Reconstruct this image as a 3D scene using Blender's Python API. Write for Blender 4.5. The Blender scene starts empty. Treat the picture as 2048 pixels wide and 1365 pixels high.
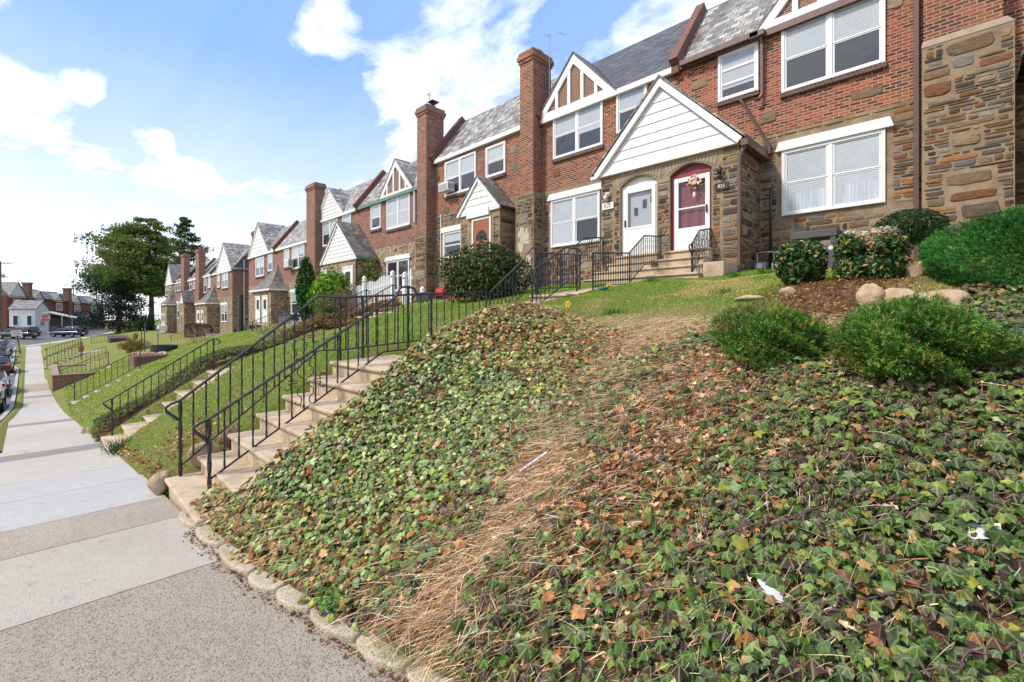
import bpy, bmesh, math, random
import numpy as np
from mathutils import Vector, Matrix
R = math.radians
random.seed(7)
rng = np.random.default_rng(11)
SC = bpy.context.scene
COL = SC.collection
# ---------------------------------------------------------------- camera model: 45 degrees to the row, eye at the origin
F, CX, HY, S2 = 930.0, 1024.0, 635.0, math.sqrt(.5)
def ray(px):
    u = (px - CX) / F
    return (-1 + u) * S2, (1 + u) * S2
def onY(px, py, Y):
    dx, dy = ray(px); d = Y / dy
    return (dx * d, Y, (HY - py) / F * d)
def onX(px, py, X):
    dx, dy = ray(px); d = X / dx
    return (X, dy * d, (HY - py) / F * d)
def onZ(px, py, Z):
    dx, dy = ray(px); d = Z * F / (HY - py)
    return (dx * d, dy * d, Z)
def onD(px, py, d):
    dx, dy = ray(px)
    return (dx * d, dy * d, (HY - py) / F * d)
def lerp(a, b, t): return a + (b - a) * t
# ---------------------------------------------------------------- scene objects
OFF = {}
def tag(o, label=None, cat=None, group=None, kind=None):
    if label: o['label'] = label
    if cat: o['category'] = cat
    if group: o['group'] = group
    if kind: o['kind'] = kind
    return o
def thing(name, label, cat, loc, group=None):
    o = bpy.data.objects.new(name, None); COL.objects.link(o)
    o.empty_display_size = .1
    o.location = loc; OFF[o.name] = Vector(loc)
    return tag(o, label, cat, group)
def place(name, me, parent=None, origin=None):
    o = bpy.data.objects.new(name, me); COL.objects.link(o)
    if parent is not None:
        o.parent = parent; OFF[o.name] = OFF[parent.name]
    else:
        o.location = origin; OFF[o.name] = Vector(origin)
    return o
def kids(o): return [c for c in bpy.data.objects if c.parent == o]
def copy_tree(o, delta, label=None, group=None):
    """a copy of a thing (with its parts and their sub-parts) moved by delta"""
    def cp(a, parent):
        c = a.copy(); COL.objects.link(c)
        if parent is not None: c.parent = parent
        OFF[c.name] = OFF[a.name] + Vector(delta)
        for ch in kids(a): cp(ch, c)
        return c
    c = cp(o, None); c.location = Vector(o.location) + Vector(delta)
    if label: c['label'] = label
    if group: c['group'] = group
    return c
class MB:
    def __init__(s): s.v = []; s.f = []; s.m = []
    def add(s, vs, fs, mi=0):
        b = len(s.v); s.v += [tuple(p) for p in vs]
        for f in fs: s.f.append(tuple(i + b for i in f)); s.m.append(mi)
        return s
    def box(s, x0, x1, y0, y1, z0, z1, mi=0):
        vs = [(x, y, z) for z in (z0, z1) for y in (y0, y1) for x in (x0, x1)]
        return s.add(vs, [(0, 2, 3, 1), (4, 5, 7, 6), (0, 1, 5, 4), (2, 6, 7, 3), (0, 4, 6, 2), (1, 3, 7, 5)], mi)
    def obox(s, c, ax, ay, az, mi=0):
        c, ax, ay, az = map(Vector, (c, ax, ay, az))
        vs = [c + ax * i + ay * j + az * k for k in (-1, 1) for j in (-1, 1) for i in (-1, 1)]
        return s.add(vs, [(0, 2, 3, 1), (4, 5, 7, 6), (0, 1, 5, 4), (2, 6, 7, 3), (0, 4, 6, 2), (1, 3, 7, 5)], mi)
    def bar(s, p, q, w, h, up=(0, 0, 1), mi=0):
        p, q = Vector(p), Vector(q); d = q - p
        sd = d.cross(Vector(up))
        if sd.length < 1e-6: sd = d.cross(Vector((1, 0, 0)))
        sd.normalize(); n = sd.cross(d).normalized()
        return s.obox((p + q) / 2, d / 2, sd * w / 2, n * h / 2, mi)
    def poly(s, pts, mi=0): return s.add(pts, [tuple(range(len(pts)))], mi)
    def prism(s, pts, vec, mi=0):
        """pts: planar polygon; extruded by vec"""
        n = len(pts); vec = Vector(vec); P = [Vector(p) for p in pts]
        nn = Vector((0, 0, 0))
        for i in range(n): nn += P[i].cross(P[(i + 1) % n])
        if nn.dot(vec) > 0: P = P[::-1]
        vs = P + [p + vec for p in P]
        fs = [tuple(range(n)), tuple(range(2 * n - 1, n - 1, -1))]
        for i in range(n):
            j = (i + 1) % n; fs.append((i, i + n, j + n, j))
        return s.add(vs, fs, mi)
    def tube(s, pts, r, n=6, mi=0, twist=0, cap=True):
        P = [Vector(p) for p in pts]; rs = r if isinstance(r, (list, tuple)) else [r] * len(P)
        vs = []; fs = []; ref = None
        for i, p in enumerate(P):
            t = (P[min(i + 1, len(P) - 1)] - P[max(i - 1, 0)]).normalized()
            if ref is None:
                ref = t.cross(Vector((0, 0, 1)))
                if ref.length < .1: ref = t.cross(Vector((0, 1, 0)))
                if abs(t.z) > .99: ref = Vector((1, 0, 0))
            ref = (ref - t * ref.dot(t)).normalized(); b = t.cross(ref)
            for k in range(n):
                a = 2 * math.pi * (k + .5) / n + twist * i
                vs.append(p + (ref * math.cos(a) + b * math.sin(a)) * rs[i])
        for i in range(len(P) - 1):
            for k in range(n):
                k2 = (k + 1) % n
                fs.append((i * n + k, i * n + k2, (i + 1) * n + k2, (i + 1) * n + k))
        if cap: fs += [tuple(range(n - 1, -1, -1)), tuple(range((len(P) - 1) * n, len(P) * n))]
        return s.add(vs, fs, mi)
    def lathe(s, prof, c, n=16, mi=0):
        vs = []; fs = []
        for r, z in prof:
            for k in range(n):
                a = 2 * math.pi * k / n; vs.append((c[0] + r * math.cos(a), c[1] + r * math.sin(a), c[2] + z))
        for i in range(len(prof) - 1):
            for k in range(n):
                k2 = (k + 1) % n; fs.append((i * n + k, i * n + k2, (i + 1) * n + k2, (i + 1) * n + k))
        fs += [tuple(range(n - 1, -1, -1)), tuple(range((len(prof) - 1) * n, len(prof) * n))]
        return s.add(vs, fs, mi)
    def blob(s, c, r, seed=0, rough=.25, nu=10, nv=7, mi=0):
        """an irregular lump, r = (rx, ry, rz)"""
        q = random.Random(seed); ph = [q.uniform(0, 6.28) for _ in range(6)]
        vs = []; fs = []
        for j in range(nv + 1):
            th = math.pi * j / nv
            for i in range(nu):
                a = 2 * math.pi * i / nu
                k = 1 + rough * (.5 * math.sin(2 * a + ph[0] + 2 * th) + .35 * math.sin(3 * a + ph[1] - th) + .35 * math.sin(3 * th + ph[2] + a)) + q.uniform(-.3, .3) * rough
                if j in (0, nv): k = 1
                vs.append((c[0] + r[0] * k * math.sin(th) * math.cos(a), c[1] + r[1] * k * math.sin(th) * math.sin(a), c[2] + r[2] * k * math.cos(th)))
        for j in range(nv):
            for i in range(nu):
                i2 = (i + 1) % nu; fs.append((j * nu + i, (j + 1) * nu + i, (j + 1) * nu + i2, j * nu + i2))
        return s.add(vs, fs, mi)
    def build(s, name, mats, parent=None, smooth=False, bevel=0, seg=2):
        if not isinstance(mats, (list, tuple)): mats = [mats]
        V = np.array(s.v, dtype=float)
        if parent is not None: o3 = OFF[parent.name]
        else: o3 = Vector(((V[:, 0].min() + V[:, 0].max()) / 2, (V[:, 1].min() + V[:, 1].max()) / 2, V[:, 2].min()))
        V = V - np.array(o3)
        me = bpy.data.meshes.new(name); me.from_pydata(V.tolist(), [], s.f)
        for m in mats: me.materials.append(m)
        if len(mats) > 1: me.polygons.foreach_set('material_index', s.m)
        if smooth: me.polygons.foreach_set('use_smooth', [True] * len(me.polygons))
        me.validate(); me.update()
        ob = place(name, me, parent, o3)
        if bevel:
            b = ob.modifiers.new('bevel', 'BEVEL'); b.width = bevel; b.segments = seg; b.limit_method = 'ANGLE'; b.angle_limit = R(40)
            b.harden_normals = False
        return ob
def np_mesh(name, V, Fc, mats, attrs=None, parent=None, smooth=False, mi=None, origin=None):
    """fast mesh from arrays; V (n,3) in the world, Fc (m,k) faces of equal size; attrs: name -> (n,4) colours"""
    V = np.asarray(V, dtype=np.float32)
    if parent is not None: o3 = np.array(OFF[parent.name])
    elif origin is not None: o3 = np.array(origin)
    else: o3 = np.array([(V[:, 0].min() + V[:, 0].max()) / 2, (V[:, 1].min() + V[:, 1].max()) / 2, V[:, 2].min()])
    W = (V - o3).astype(np.float32)
    me = bpy.data.meshes.new(name); m, k = Fc.shape
    me.vertices.add(len(W)); me.vertices.foreach_set('co', W.ravel())
    me.loops.add(m * k); me.loops.foreach_set('vertex_index', np.ascontiguousarray(Fc, dtype=np.int32).ravel())
    me.polygons.add(m); me.polygons.foreach_set('loop_start', np.arange(0, m * k, k, dtype=np.int32))
    if not isinstance(mats, (list, tuple)): mats = [mats]
    for q in mats: me.materials.append(q)
    if mi is not None: me.polygons.foreach_set('material_index', np.asarray(mi, dtype=np.int32))
    me.polygons.foreach_set('use_smooth', np.full(m, smooth))
    for an, av in (attrs or {}).items():
        a = me.attributes.new(an, 'FLOAT_COLOR', 'POINT'); a.data.foreach_set('color', np.ascontiguousarray(av, dtype=np.float32).ravel())
    me.update(calc_edges=True); me.validate()
    return place(name, me, parent, tuple(o3))
def frames(nrm, tip):
    """orthonormal frames (x, y=tip direction, z=normal)"""
    z = nrm / np.linalg.norm(nrm, axis=1, keepdims=True)
    y = tip - z * (tip * z).sum(1, keepdims=True); y /= np.linalg.norm(y, axis=1, keepdims=True) + 1e-9
    x = np.cross(y, z); return x, y, z
def stamp(tv, tf, pos, nrm, tip, size):
    """copies of the template (tv, tf) at pos"""
    x, y, z = frames(nrm, tip); n, k = len(pos), tv.shape[-2]
    s = np.asarray(size).reshape(n, 1, 1)
    tvb = tv if tv.ndim == 3 else np.broadcast_to(tv, (n, k, 3))
    V = pos[:, None, :] + s * (tvb[:, :, 0:1] * x[:, None, :] + tvb[:, :, 1:2] * y[:, None, :] + tvb[:, :, 2:3] * z[:, None, :])
    Fc = (tf[None, :, :] + (np.arange(n) * k)[:, None, None]).reshape(-1, tf.shape[1])
    return V.reshape(-1, 3), Fc
# ---------------------------------------------------------------- material nodes
class NT:
    def __init__(s, tree): s.t = tree
    def n(s, typ, ins=None, **props):
        nd = s.t.nodes.new(typ)
        for k, v in props.items(): setattr(nd, k, v)
        for k, v in (ins or {}).items():
            sk = nd.inputs[k]
            if isinstance(v, bpy.types.NodeSocket): s.t.links.new(v, sk)
            else: sk.default_value = v
        return nd
    def m(s, op, a, b=0., c=None, clamp=False):
        ins = {0: a, 1: b}
        if c is not None: ins[2] = c
        return s.n('ShaderNodeMath', ins, operation=op, use_clamp=clamp).outputs[0]
    def vm(s, op, a, b=None, out=0):
        ins = {0: a}
        if b is not None: ins[1] = b
        return s.n('ShaderNodeVectorMath', ins, operation=op).outputs[out]
    def noise(s, vec, scale, detail=4, rough=.55, out=0, dist=0.):
        ins = {'Scale': scale, 'Detail': detail, 'Roughness': rough, 'Distortion': dist}
        if vec is not None: ins['Vector'] = vec
        return s.n('ShaderNodeTexNoise', ins).outputs[out]
    def ramp(s, fac, stops, interp='LINEAR'):
        nd = s.n('ShaderNodeValToRGB', {'Fac': fac}); cr = nd.color_ramp; cr.interpolation = interp
        while len(cr.elements) < len(stops): cr.elements.new(.5)
        for e, (p, c) in zip(cr.elements, stops):
            e.position = p; e.color = (c, c, c, 1) if isinstance(c, (int, float)) else (*c, 1)
        return nd.outputs[0]
    def mix(s, fac, a, b, blend='MIX'):
        nd = s.n('ShaderNodeMix', None, data_type='RGBA', blend_type=blend)
        for i, v in ((0, fac), (6, a), (7, b)):
            sk = nd.inputs[i]
            if isinstance(v, bpy.types.NodeSocket): s.t.links.new(v, sk)
            else: sk.default_value = (*v, 1) if (isinstance(v, tuple) and len(v) == 3) else v
        return nd.outputs[2]
    def pos(s): return s.n('ShaderNodeNewGeometry').outputs['Position']
    def face_uv(s):
        g = s.n('ShaderNodeNewGeometry'); N, P = g.outputs['True Normal'], g.outputs['Position']
        t = s.vm('NORMALIZE', s.vm('CROSS_PRODUCT', (0, 0, 1), N)); b = s.vm('CROSS_PRODUCT', N, t)
        u = s.vm('DOT_PRODUCT', P, t, 'Value'); v = s.vm('DOT_PRODUCT', P, b, 'Value')
        return u, v
    def comb(s, x, y, z=0.): return s.n('ShaderNodeCombineXYZ', {0: x, 1: y, 2: z}).outputs[0]
    def bump(s, h, dist, strength=1.):
        return s.n('ShaderNodeBump', {'Height': h, 'Distance': dist, 'Strength': strength}).outputs[0]
    def attr(s, name, out='Color'): return s.n('ShaderNodeAttribute', None, attribute_name=name).outputs[out]
MATS = {}
def material(name, fn):
    if name in MATS: return MATS[name]
    m = bpy.data.materials.new(name); m.use_nodes = True
    nt = NT(m.node_tree); bs = m.node_tree.nodes['Principled BSDF']
    fn(nt, bs); MATS[name] = m
    return m
def setp(nt, bs, **kw):
    al = dict(color='Base Color', rough='Roughness', metal='Metallic', normal='Normal', spec='Specular IOR Level', coat='Coat Weight', sub='Subsurface Weight')
    for k, v in kw.items():
        sk = bs.inputs[al[k]]
        if isinstance(v, bpy.types.NodeSocket): nt.t.links.new(v, sk)
        elif isinstance(v, tuple): sk.default_value = (*v, 1) if len(v) == 3 else v
        else: sk.default_value = v
def plain(name, col, rough=.6, metal=0., vary=.12, scale=6., spec=.5, bump=0.):
    """a painted or plain surface with slight uneven tone"""
    def fn(nt, bs):
        n = nt.noise(nt.pos(), scale, 5, .6)
        c = nt.mix(n, tuple(x * (1 - vary * 1.6) for x in col), tuple(min(1, x * (1 + vary)) for x in col))
        setp(nt, bs, color=c, rough=rough, metal=metal, spec=spec)
        if bump: setp(nt, bs, normal=nt.bump(nt.noise(nt.pos(), scale * 12, 3), bump))
    return material(name, fn)
def brick_fn(w, h, mort, stops, mcol, bmp=.008, msize=.0125):
    def fn(nt, bs):
        u, v = nt.face_uv(); P = nt.pos()
        wob = nt.noise(P, 3., 2, out=1)
        uv = nt.vm('ADD', nt.comb(u, v), nt.vm('MULTIPLY', nt.vm('SUBTRACT', wob, (.5, .5, .5)), (.012, .012, 0)))
        b = nt.n('ShaderNodeTexBrick', {'Vector': uv, 'Color1': (0, 0, 0, 1), 'Color2': (1, 1, 1, 1), 'Mortar': (.5, .5, .5, 1), 'Scale': 1., 'Mortar Size': msize, 'Mortar Smooth': .15, 'Bias': 0., 'Brick Width': w, 'Row Height': h})
        rnd = nt.n('ShaderNodeRGBToBW', {0: b.outputs['Color']}).outputs[0]
        big = nt.noise(P, .5, 4, .6)
        rnd2 = nt.m('ADD', nt.m('MULTIPLY', rnd, .8), nt.m('MULTIPLY', nt.noise(P, 9., 3), .2))
        c = nt.ramp(rnd2, stops)
        c = nt.mix(nt.ramp(big, [(.35, 0.), (.7, .55)]), c, (.095, .042, .034), 'MIX')
        c = nt.mix(.7, c, nt.ramp(nt.noise(P, 45., 4), [(.3, .45), (.7, 1.35)]), 'MULTIPLY')
        mc = nt.mix(nt.noise(P, 1.1, 3), mcol, tuple(x * .55 for x in mcol))
        c = nt.mix(b.outputs['Fac'], c, mc)
        hgt = nt.m('SUBTRACT', 1., b.outputs['Fac'])
        hgt = nt.m('ADD', hgt, nt.m('MULTIPLY', nt.noise(P, 90., 2), .3))
        setp(nt, bs, color=c, rough=.85, spec=.25, normal=nt.bump(hgt, bmp))
    return fn
BR = [(.0, (.035, .02, .02)), (.22, (.14, .034, .024)), (.46, (.31, .062, .028)), (.76, (.43, .098, .04)), (1., (.54, .17, .072))]
M_brick = material('red brick', brick_fn(.215, .075, 0, BR, (.42, .33, .24)))
BR2 = [(.0, (.07, .03, .024)), (.3, (.23, .06, .034)), (.6, (.36, .098, .05)), (1., (.48, .18, .10))]
M_brick2 = material('weathered brick', brick_fn(.215, .075, 0, BR2, (.40, .33, .27)))
M_soldier = material('soldier brick', brick_fn(.085, .24, 0, [(0, (.16, .045, .03)), (.5, (.27, .075, .05)), (1, (.36, .12, .08))], (.38, .27, .22)))
M_sillbrick = material('sill brick', brick_fn(.085, .14, 0, [(0, (.055, .04, .034)), (.5, (.11, .066, .052)), (1, (.18, .09, .066))], (.22, .17, .13)))
M_herring = material('gable brick', brick_fn(.16, .06, 0, [(0, (.13, .035, .024)), (.5, (.22, .065, .04)), (1, (.30, .10, .06))], (.48, .36, .26)))
def stone_fn(nt, bs):
    u, v = nt.face_uv(); P = nt.pos()
    w = nt.vm('MULTIPLY', nt.vm('SUBTRACT', nt.noise(P, 4., 3, out=1), (.5, .5, .5)), (.20, .075, 0))
    w2 = nt.vm('MULTIPLY', nt.vm('SUBTRACT', nt.noise(P, 22., 2, out=1), (.5, .5, .5)), (.06, .026, 0))
    uv = nt.vm('ADD', nt.vm('ADD', nt.comb(u, v), w), w2)
    res = []
    for sx, sy, th in ((1.9, 9.2, .30), (1.55, 3.6, .16)):
        q = nt.vm('MULTIPLY', uv, (sx, sy, 0))
        e = nt.n('ShaderNodeTexVoronoi', {'Vector': q, 'Scale': 1., 'Randomness': .95}, feature='DISTANCE_TO_EDGE', voronoi_dimensions='2D').outputs['Distance']
        c = nt.n('ShaderNodeTexVoronoi', {'Vector': q, 'Scale': 1., 'Randomness': .95}, feature='F1', voronoi_dimensions='2D').outputs['Color']
        res.append((nt.m('SMOOTH_MIN', nt.m('DIVIDE', e, th), 1.6, .3), c, e))
    mask = nt.ramp(nt.noise(nt.comb(nt.m('MULTIPLY', u, .8), nt.m('MULTIPLY', v, 1.5)), 1.25, 1), [(.52, 0.), (.54, 1.)])
    edge = nt.mix(mask, res[0][0], res[1][0]); cell = nt.mix(mask, res[0][1], res[1][1])
    rr = nt.n('ShaderNodeSeparateColor', {0: cell})
    c = nt.ramp(rr.outputs[0], [(0., (.075, .062, .052)), (.16, (.14, .105, .075)), (.3, (.24, .18, .12)), (.44, (.17, .135, .105)), (.58, (.29, .155, .07)), (.70, (.31, .235, .155)), (.82, (.22, .125, .072)), (.92, (.28, .26, .24)), (1., (.35, .29, .22))])
    fine = nt.noise(nt.vm('MULTIPLY', uv, (3, 14, 1)), 4., 6, .7)
    c = nt.mix(.85, c, nt.ramp(fine, [(.25, .42), (.75, 1.5)]), 'MULTIPLY')
    mo = nt.ramp(nt.noise(P, 2.2, 5), [(.3, (.36, .27, .165)), (.7, (.52, .41, .265))])
    mfac = nt.ramp(nt.m('ADD', edge, nt.m('MULTIPLY', nt.m('SUBTRACT', nt.noise(P, 30., 3), .5), .9)), [(.32, 1.), (.58, 0.)])
    c = nt.mix(mfac, c, mo)
    c = nt.mix(nt.ramp(nt.noise(P, .7, 4, .65), [(.48, 0.), (.72, .5)]), c, (.10, .062, .03))
    h = nt.m('ADD', nt.m('SUBTRACT', 1., mfac), nt.m('MULTIPLY', fine, .6))
    setp(nt, bs, color=c, rough=.88, spec=.25, normal=nt.bump(h, .022))
M_stone = material('schist stone', stone_fn)
def slate_fn(stops, stain, w=.26, h=.19):
    def fn(nt, bs):
        u, v = nt.face_uv(); P = nt.pos()
        b = nt.n('ShaderNodeTexBrick', {'Vector': nt.comb(u, v), 'Color1': (0, 0, 0, 1), 'Color2': (1, 1, 1, 1), 'Mortar': (0, 0, 0, 1), 'Scale': 1., 'Mortar Size': .007, 'Mortar Smooth': .1, 'Bias': 0., 'Brick Width': w, 'Row Height': h})
        rnd = nt.n('ShaderNodeRGBToBW', {0: b.outputs['Color']}).outputs[0]
        c = nt.ramp(rnd, stops)
        c = nt.mix(.5, c, nt.ramp(nt.noise(P, 14., 4), [(.3, .6), (.7, 1.3)]), 'MULTIPLY')
        c = nt.mix(nt.ramp(nt.noise(nt.comb(nt.m('MULTIPLY', u, 2.), nt.m('MULTIPLY', v, .8)), 1.1, 5, .7), [(.5, 0.), (.66, stain)]), c, (.095, .06, .042))
        c = nt.mix(b.outputs['Fac'], c, (.03, .027, .025))
        saw = nt.m('FRACT', nt.m('DIVIDE', v, h))
        hg = nt.m('ADD', nt.m('MULTIPLY', nt.m('SUBTRACT', 1., saw), 1.), nt.m('MULTIPLY', rnd, .4))
        setp(nt, bs, color=c, rough=.62, spec=.4, normal=nt.bump(hg, .012))
    return fn
M_slate = material('grey slate', slate_fn([(0, (.13, .13, .125)), (.3, (.22, .215, .20)), (.6, (.31, .30, .27)), (.85, (.40, .385, .34)), (1, (.52, .50, .43))], .85))
M_slatedk = material('dark slate', slate_fn([(0, (.085, .085, .085)), (.4, (.14, .135, .13)), (.8, (.20, .19, .17)), (1, (.33, .26, .19))], .9))
M_asph = material('asphalt shingle', slate_fn([(0, (.055, .058, .064)), (.5, (.085, .09, .10)), (1, (.12, .125, .135))], .15, .3, .13))
M_farslate = material('far slate', slate_fn([(0, (.10, .10, .105)), (.5, (.16, .16, .165)), (1, (.24, .24, .24))], .3, .35, .25))  # the slate's own grey tones, for the far roofs
M_white = plain('white paint', (.72, .72, .705), .45, vary=.05, scale=2.5)
M_trim = plain('aged white trim', (.74, .73, .70), .5, vary=.10, scale=4)
M_siding = material('white siding', lambda nt, bs: setp(nt, bs, rough=.5, color=nt.mix(nt.ramp(nt.noise(nt.vm('MULTIPLY', nt.pos(), (7, 7, .9)), 1., 5, .65), [(.46, 0.), (.75, .5)]),
    nt.mix(nt.noise(nt.pos(), 1.3, 3), (.62, .62, .61), (.73, .73, .72)), (.45, .42, .37)), normal=nt.bump(nt.noise(nt.vm('MULTIPLY', nt.pos(), (1.5, 1.5, 40)), 1., 3), .004)))
M_brown = plain('brown gutter', (.12, .065, .05), .45, vary=.3, scale=9)
M_cop = plain('rusty coping', (.17, .07, .045), .7, vary=.4, scale=5)
M_copper = plain('green copper', (.12, .22, .17), .6, vary=.3, scale=8)
M_iron = plain('black iron', (.014, .014, .016), .38, vary=.3, scale=20, spec=.6)
M_irongrey = plain('worn iron rail', (.038, .038, .044), .38, vary=.3, scale=20, spec=.6)
M_rust = plain('thin rusty iron', (.055, .035, .03), .6, vary=.3, scale=20)
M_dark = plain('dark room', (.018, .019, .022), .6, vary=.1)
M_blind = plain('window blind', (.54, .56, .57), .7, vary=.10, scale=3)
M_curtain = material('net curtain', lambda nt, bs: setp(nt, bs, rough=.8, color=nt.mix(nt.ramp(nt.noise(nt.vm('MULTIPLY', nt.pos(), (26, 26, .8)), 1., 3), [(.35, 0.), (.65, 1.)]), (.48, .50, .52), (.70, .71, .73))))
def glass_fn(nt, bs):
    nt.t.nodes.remove(bs); out = nt.t.nodes['Material Output']
    fr = nt.n('ShaderNodeLayerWeight', {'Blend': .5}).outputs['Facing']
    fr = nt.m('ADD', nt.m('MULTIPLY', nt.m('POWER', fr, 4.), .85), .07, clamp=True)
    n = nt.bump(nt.noise(nt.pos(), 1.6, 2), .01)
    a = nt.n('ShaderNodeBsdfTransparent', {'Color': (.9, .93, .95, 1)}).outputs[0]
    b = nt.n('ShaderNodeBsdfGlossy', {'Roughness': .02, 'Normal': n}).outputs[0]
    nt.t.links.new(nt.n('ShaderNodeMixShader', {0: fr, 1: a, 2: b}).outputs[0], out.inputs[0])
M_glass = material('window glass', glass_fn)
M_conc = material('step concrete', lambda nt, bs: setp(nt, bs, rough=.85, spec=.3,
    color=nt.mix(nt.ramp(nt.noise(nt.pos(), 2.6, 7, .72), [(.44, 0.), (.68, .85)]), nt.mix(nt.noise(nt.pos(), 70., 3), (.44, .34, .225), (.60, .48, .34)), (.27, .20, .13)),
    normal=nt.bump(nt.noise(nt.pos(), 110., 3), .004)))
M_greyconc = material('grey concrete', lambda nt, bs: setp(nt, bs, rough=.88, spec=.3,
    color=nt.mix(nt.noise(nt.pos(), 2.2, 6, .6), nt.mix(nt.noise(nt.pos(), 60., 2), (.26, .235, .19), (.36, .33, .28)), (.44, .41, .36)),
    normal=nt.bump(nt.noise(nt.pos(), 70., 3), .005)))
M_agg = material('pebble concrete', lambda nt, bs: setp(nt, bs, rough=.8, spec=.3,
    color=nt.mix(nt.ramp(nt.noise(nt.pos(), 1.5, 4), [(.45, 0.), (.75, .5)]), nt.ramp(nt.n('ShaderNodeTexVoronoi', {'Vector': nt.pos(), 'Scale': 110.}).outputs['Color'], [(0, (.30, .245, .165)), (.5, (.46, .39, .28)), (1, (.62, .55, .42))]), (.22, .16, .10)),
    normal=nt.bump(nt.n('ShaderNodeTexVoronoi', {'Vector': nt.pos(), 'Scale': 110.}).outputs['Distance'], .006)))
def rock_fn(nt, bs):
    P = nt.pos(); n = nt.noise(P, 7., 6, .65)
    c = nt.ramp(n, [(.3, (.26, .17, .095)), (.5, (.41, .30, .185)), (.7, (.55, .44, .31))])
    setp(nt, bs, color=c, rough=.9, spec=.25, normal=nt.bump(nt.noise(P, 25., 5, .7), .02))
M_rock = material('field rock', rock_fn)
def leafy(name, rough=.6, spec=.16, trans=.28):
    """leaf colour from the tint attribute"""
    def fn(nt, bs):
        c = nt.attr('tint')
        c = nt.mix(.55, c, nt.ramp(nt.noise(nt.pos(), 55., 3), [(.3, .55), (.7, 1.4)]), 'MULTIPLY')
        setp(nt, bs, color=c, rough=rough, spec=spec)
        out = nt.t.nodes['Material Output']
        tr = nt.n('ShaderNodeBsdfTranslucent', {'Color': c}).outputs[0]
        mx = nt.n('ShaderNodeMixShader', {0: trans, 1: bs.outputs[0], 2: tr}).outputs[0]
        nt.t.links.new(mx, out.inputs[0])
    return material(name, fn)
M_leaf = leafy('foliage leaf'); M_dry = leafy('dry leaf', .8, .15, .2); M_blade = leafy('grass blade', .6, .2, .3)
def veined_fn(nt, bs):
    t = nt.attr('tint'); ve = nt.attr('tint', 'Alpha')
    c = nt.mix(.6, t, nt.ramp(nt.noise(nt.pos(), 45., 4), [(.3, .5), (.7, 1.45)]), 'MULTIPLY')
    lp = nt.n('ShaderNodeSeparateColor', {0: nt.attr('luv')}); x, y = nt.m('SUBTRACT', lp.outputs[0], .5), nt.m('SUBTRACT', lp.outputs[1], .45); best = None
    for a in (0., .95, -.95, 2.1, -2.1):
        dx, dy = math.sin(a), math.cos(a)
        cr = nt.m('ABSOLUTE', nt.m('SUBTRACT', nt.m('MULTIPLY', x, dy), nt.m('MULTIPLY', y, dx)))
        back = nt.m('LESS_THAN', nt.m('ADD', nt.m('MULTIPLY', x, dx), nt.m('MULTIPLY', y, dy)), 0.)
        d = nt.m('ADD', cr, back); best = d if best is None else nt.m('MINIMUM', best, d)
    vl = nt.m('MULTIPLY', nt.ramp(best, [(.012, 1.), (.05, 0.)]), ve)
    c = nt.mix(nt.m('MULTIPLY', vl, .6), c, nt.mix(.5, (.40, .44, .20), t))
    setp(nt, bs, color=c, rough=.5, spec=.2)
M_ivy = material('ivy leaf', veined_fn)
M_bark = material('bark', lambda nt, bs: setp(nt, bs, rough=.9, spec=.2,
    color=nt.ramp(nt.noise(nt.vm('MULTIPLY', nt.pos(), (6, 6, 1.2)), 1.5, 6, .7), [(.3, (.07, .052, .04)), (.55, (.17, .13, .10)), (.8, (.27, .215, .17))]),
    normal=nt.bump(nt.noise(nt.vm('MULTIPLY', nt.pos(), (8, 8, 1.5)), 2., 5), .05)))
M_twig = plain('twig', (.11, .075, .055), .8, vary=.4, scale=12)
def text(body, size, mat, parent, loc, rot, name='lettering', ex=.002, align='CENTER'):
    cu = bpy.data.curves.new(name, 'FONT'); cu.body = body; cu.size = size; cu.extrude = ex
    cu.align_x = align; cu.align_y = 'CENTER'; cu.materials.append(mat)
    o = bpy.data.objects.new(name, cu); COL.objects.link(o)
    me = bpy.data.meshes.new_from_object(o.evaluated_get(bpy.context.evaluated_depsgraph_get())); bpy.data.objects.remove(o)
    o = bpy.data.objects.new(name, me); COL.objects.link(o); o.parent = parent; OFF[o.name] = OFF[parent.name]
    o.location = Vector(loc) - OFF[parent.name]; o.rotation_euler = rot
    return o

M_mortar_wall = material('sandy mortar', lambda nt, bs: setp(nt, bs, rough=.92, spec=.15,
    color=nt.mix(nt.ramp(nt.noise(nt.pos(), .8, 5, .65), [(.45, 0.), (.75, .65)]), nt.ramp(nt.noise(nt.pos(), 5., 5), [(.3, (.22, .162, .10)), (.7, (.35, .27, .175))]), (.14, .095, .055)),
    normal=nt.bump(nt.noise(nt.pos(), 35., 4), .012)))
def rub_fn(nt, bs):
    P = nt.pos(); t = nt.attr('tint')
    st = nt.noise(nt.vm('MULTIPLY', P, (5, 5, 22)), 1.4, 6, .7)
    c = nt.mix(.9, t, nt.ramp(st, [(.28, .45), (.72, 1.5)]), 'MULTIPLY')
    c = nt.mix(nt.ramp(nt.noise(P, 6., 4, .7), [(.55, 0.), (.72, .6)]), c, (.24, .115, .045))
    c = nt.mix(nt.ramp(nt.noise(P, .7, 4), [(.5, 0.), (.75, .45)]), c, (.085, .058, .036))
    setp(nt, bs, color=c, rough=.85, spec=.25, normal=nt.bump(nt.m('ADD', st, nt.m('MULTIPLY', nt.noise(P, 70., 3), .4)), .016))
M_rubble = material('rubble schist', rub_fn)
RUB = [(.06, .048, .04), (.085, .066, .05), (.12, .09, .062), (.19, .13, .08), (.25, .18, .11), (.28, .135, .05), (.20, .09, .045), (.27, .215, .15), (.23, .21, .19), (.13, .118, .11), (.16, .10, .06)]
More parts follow.
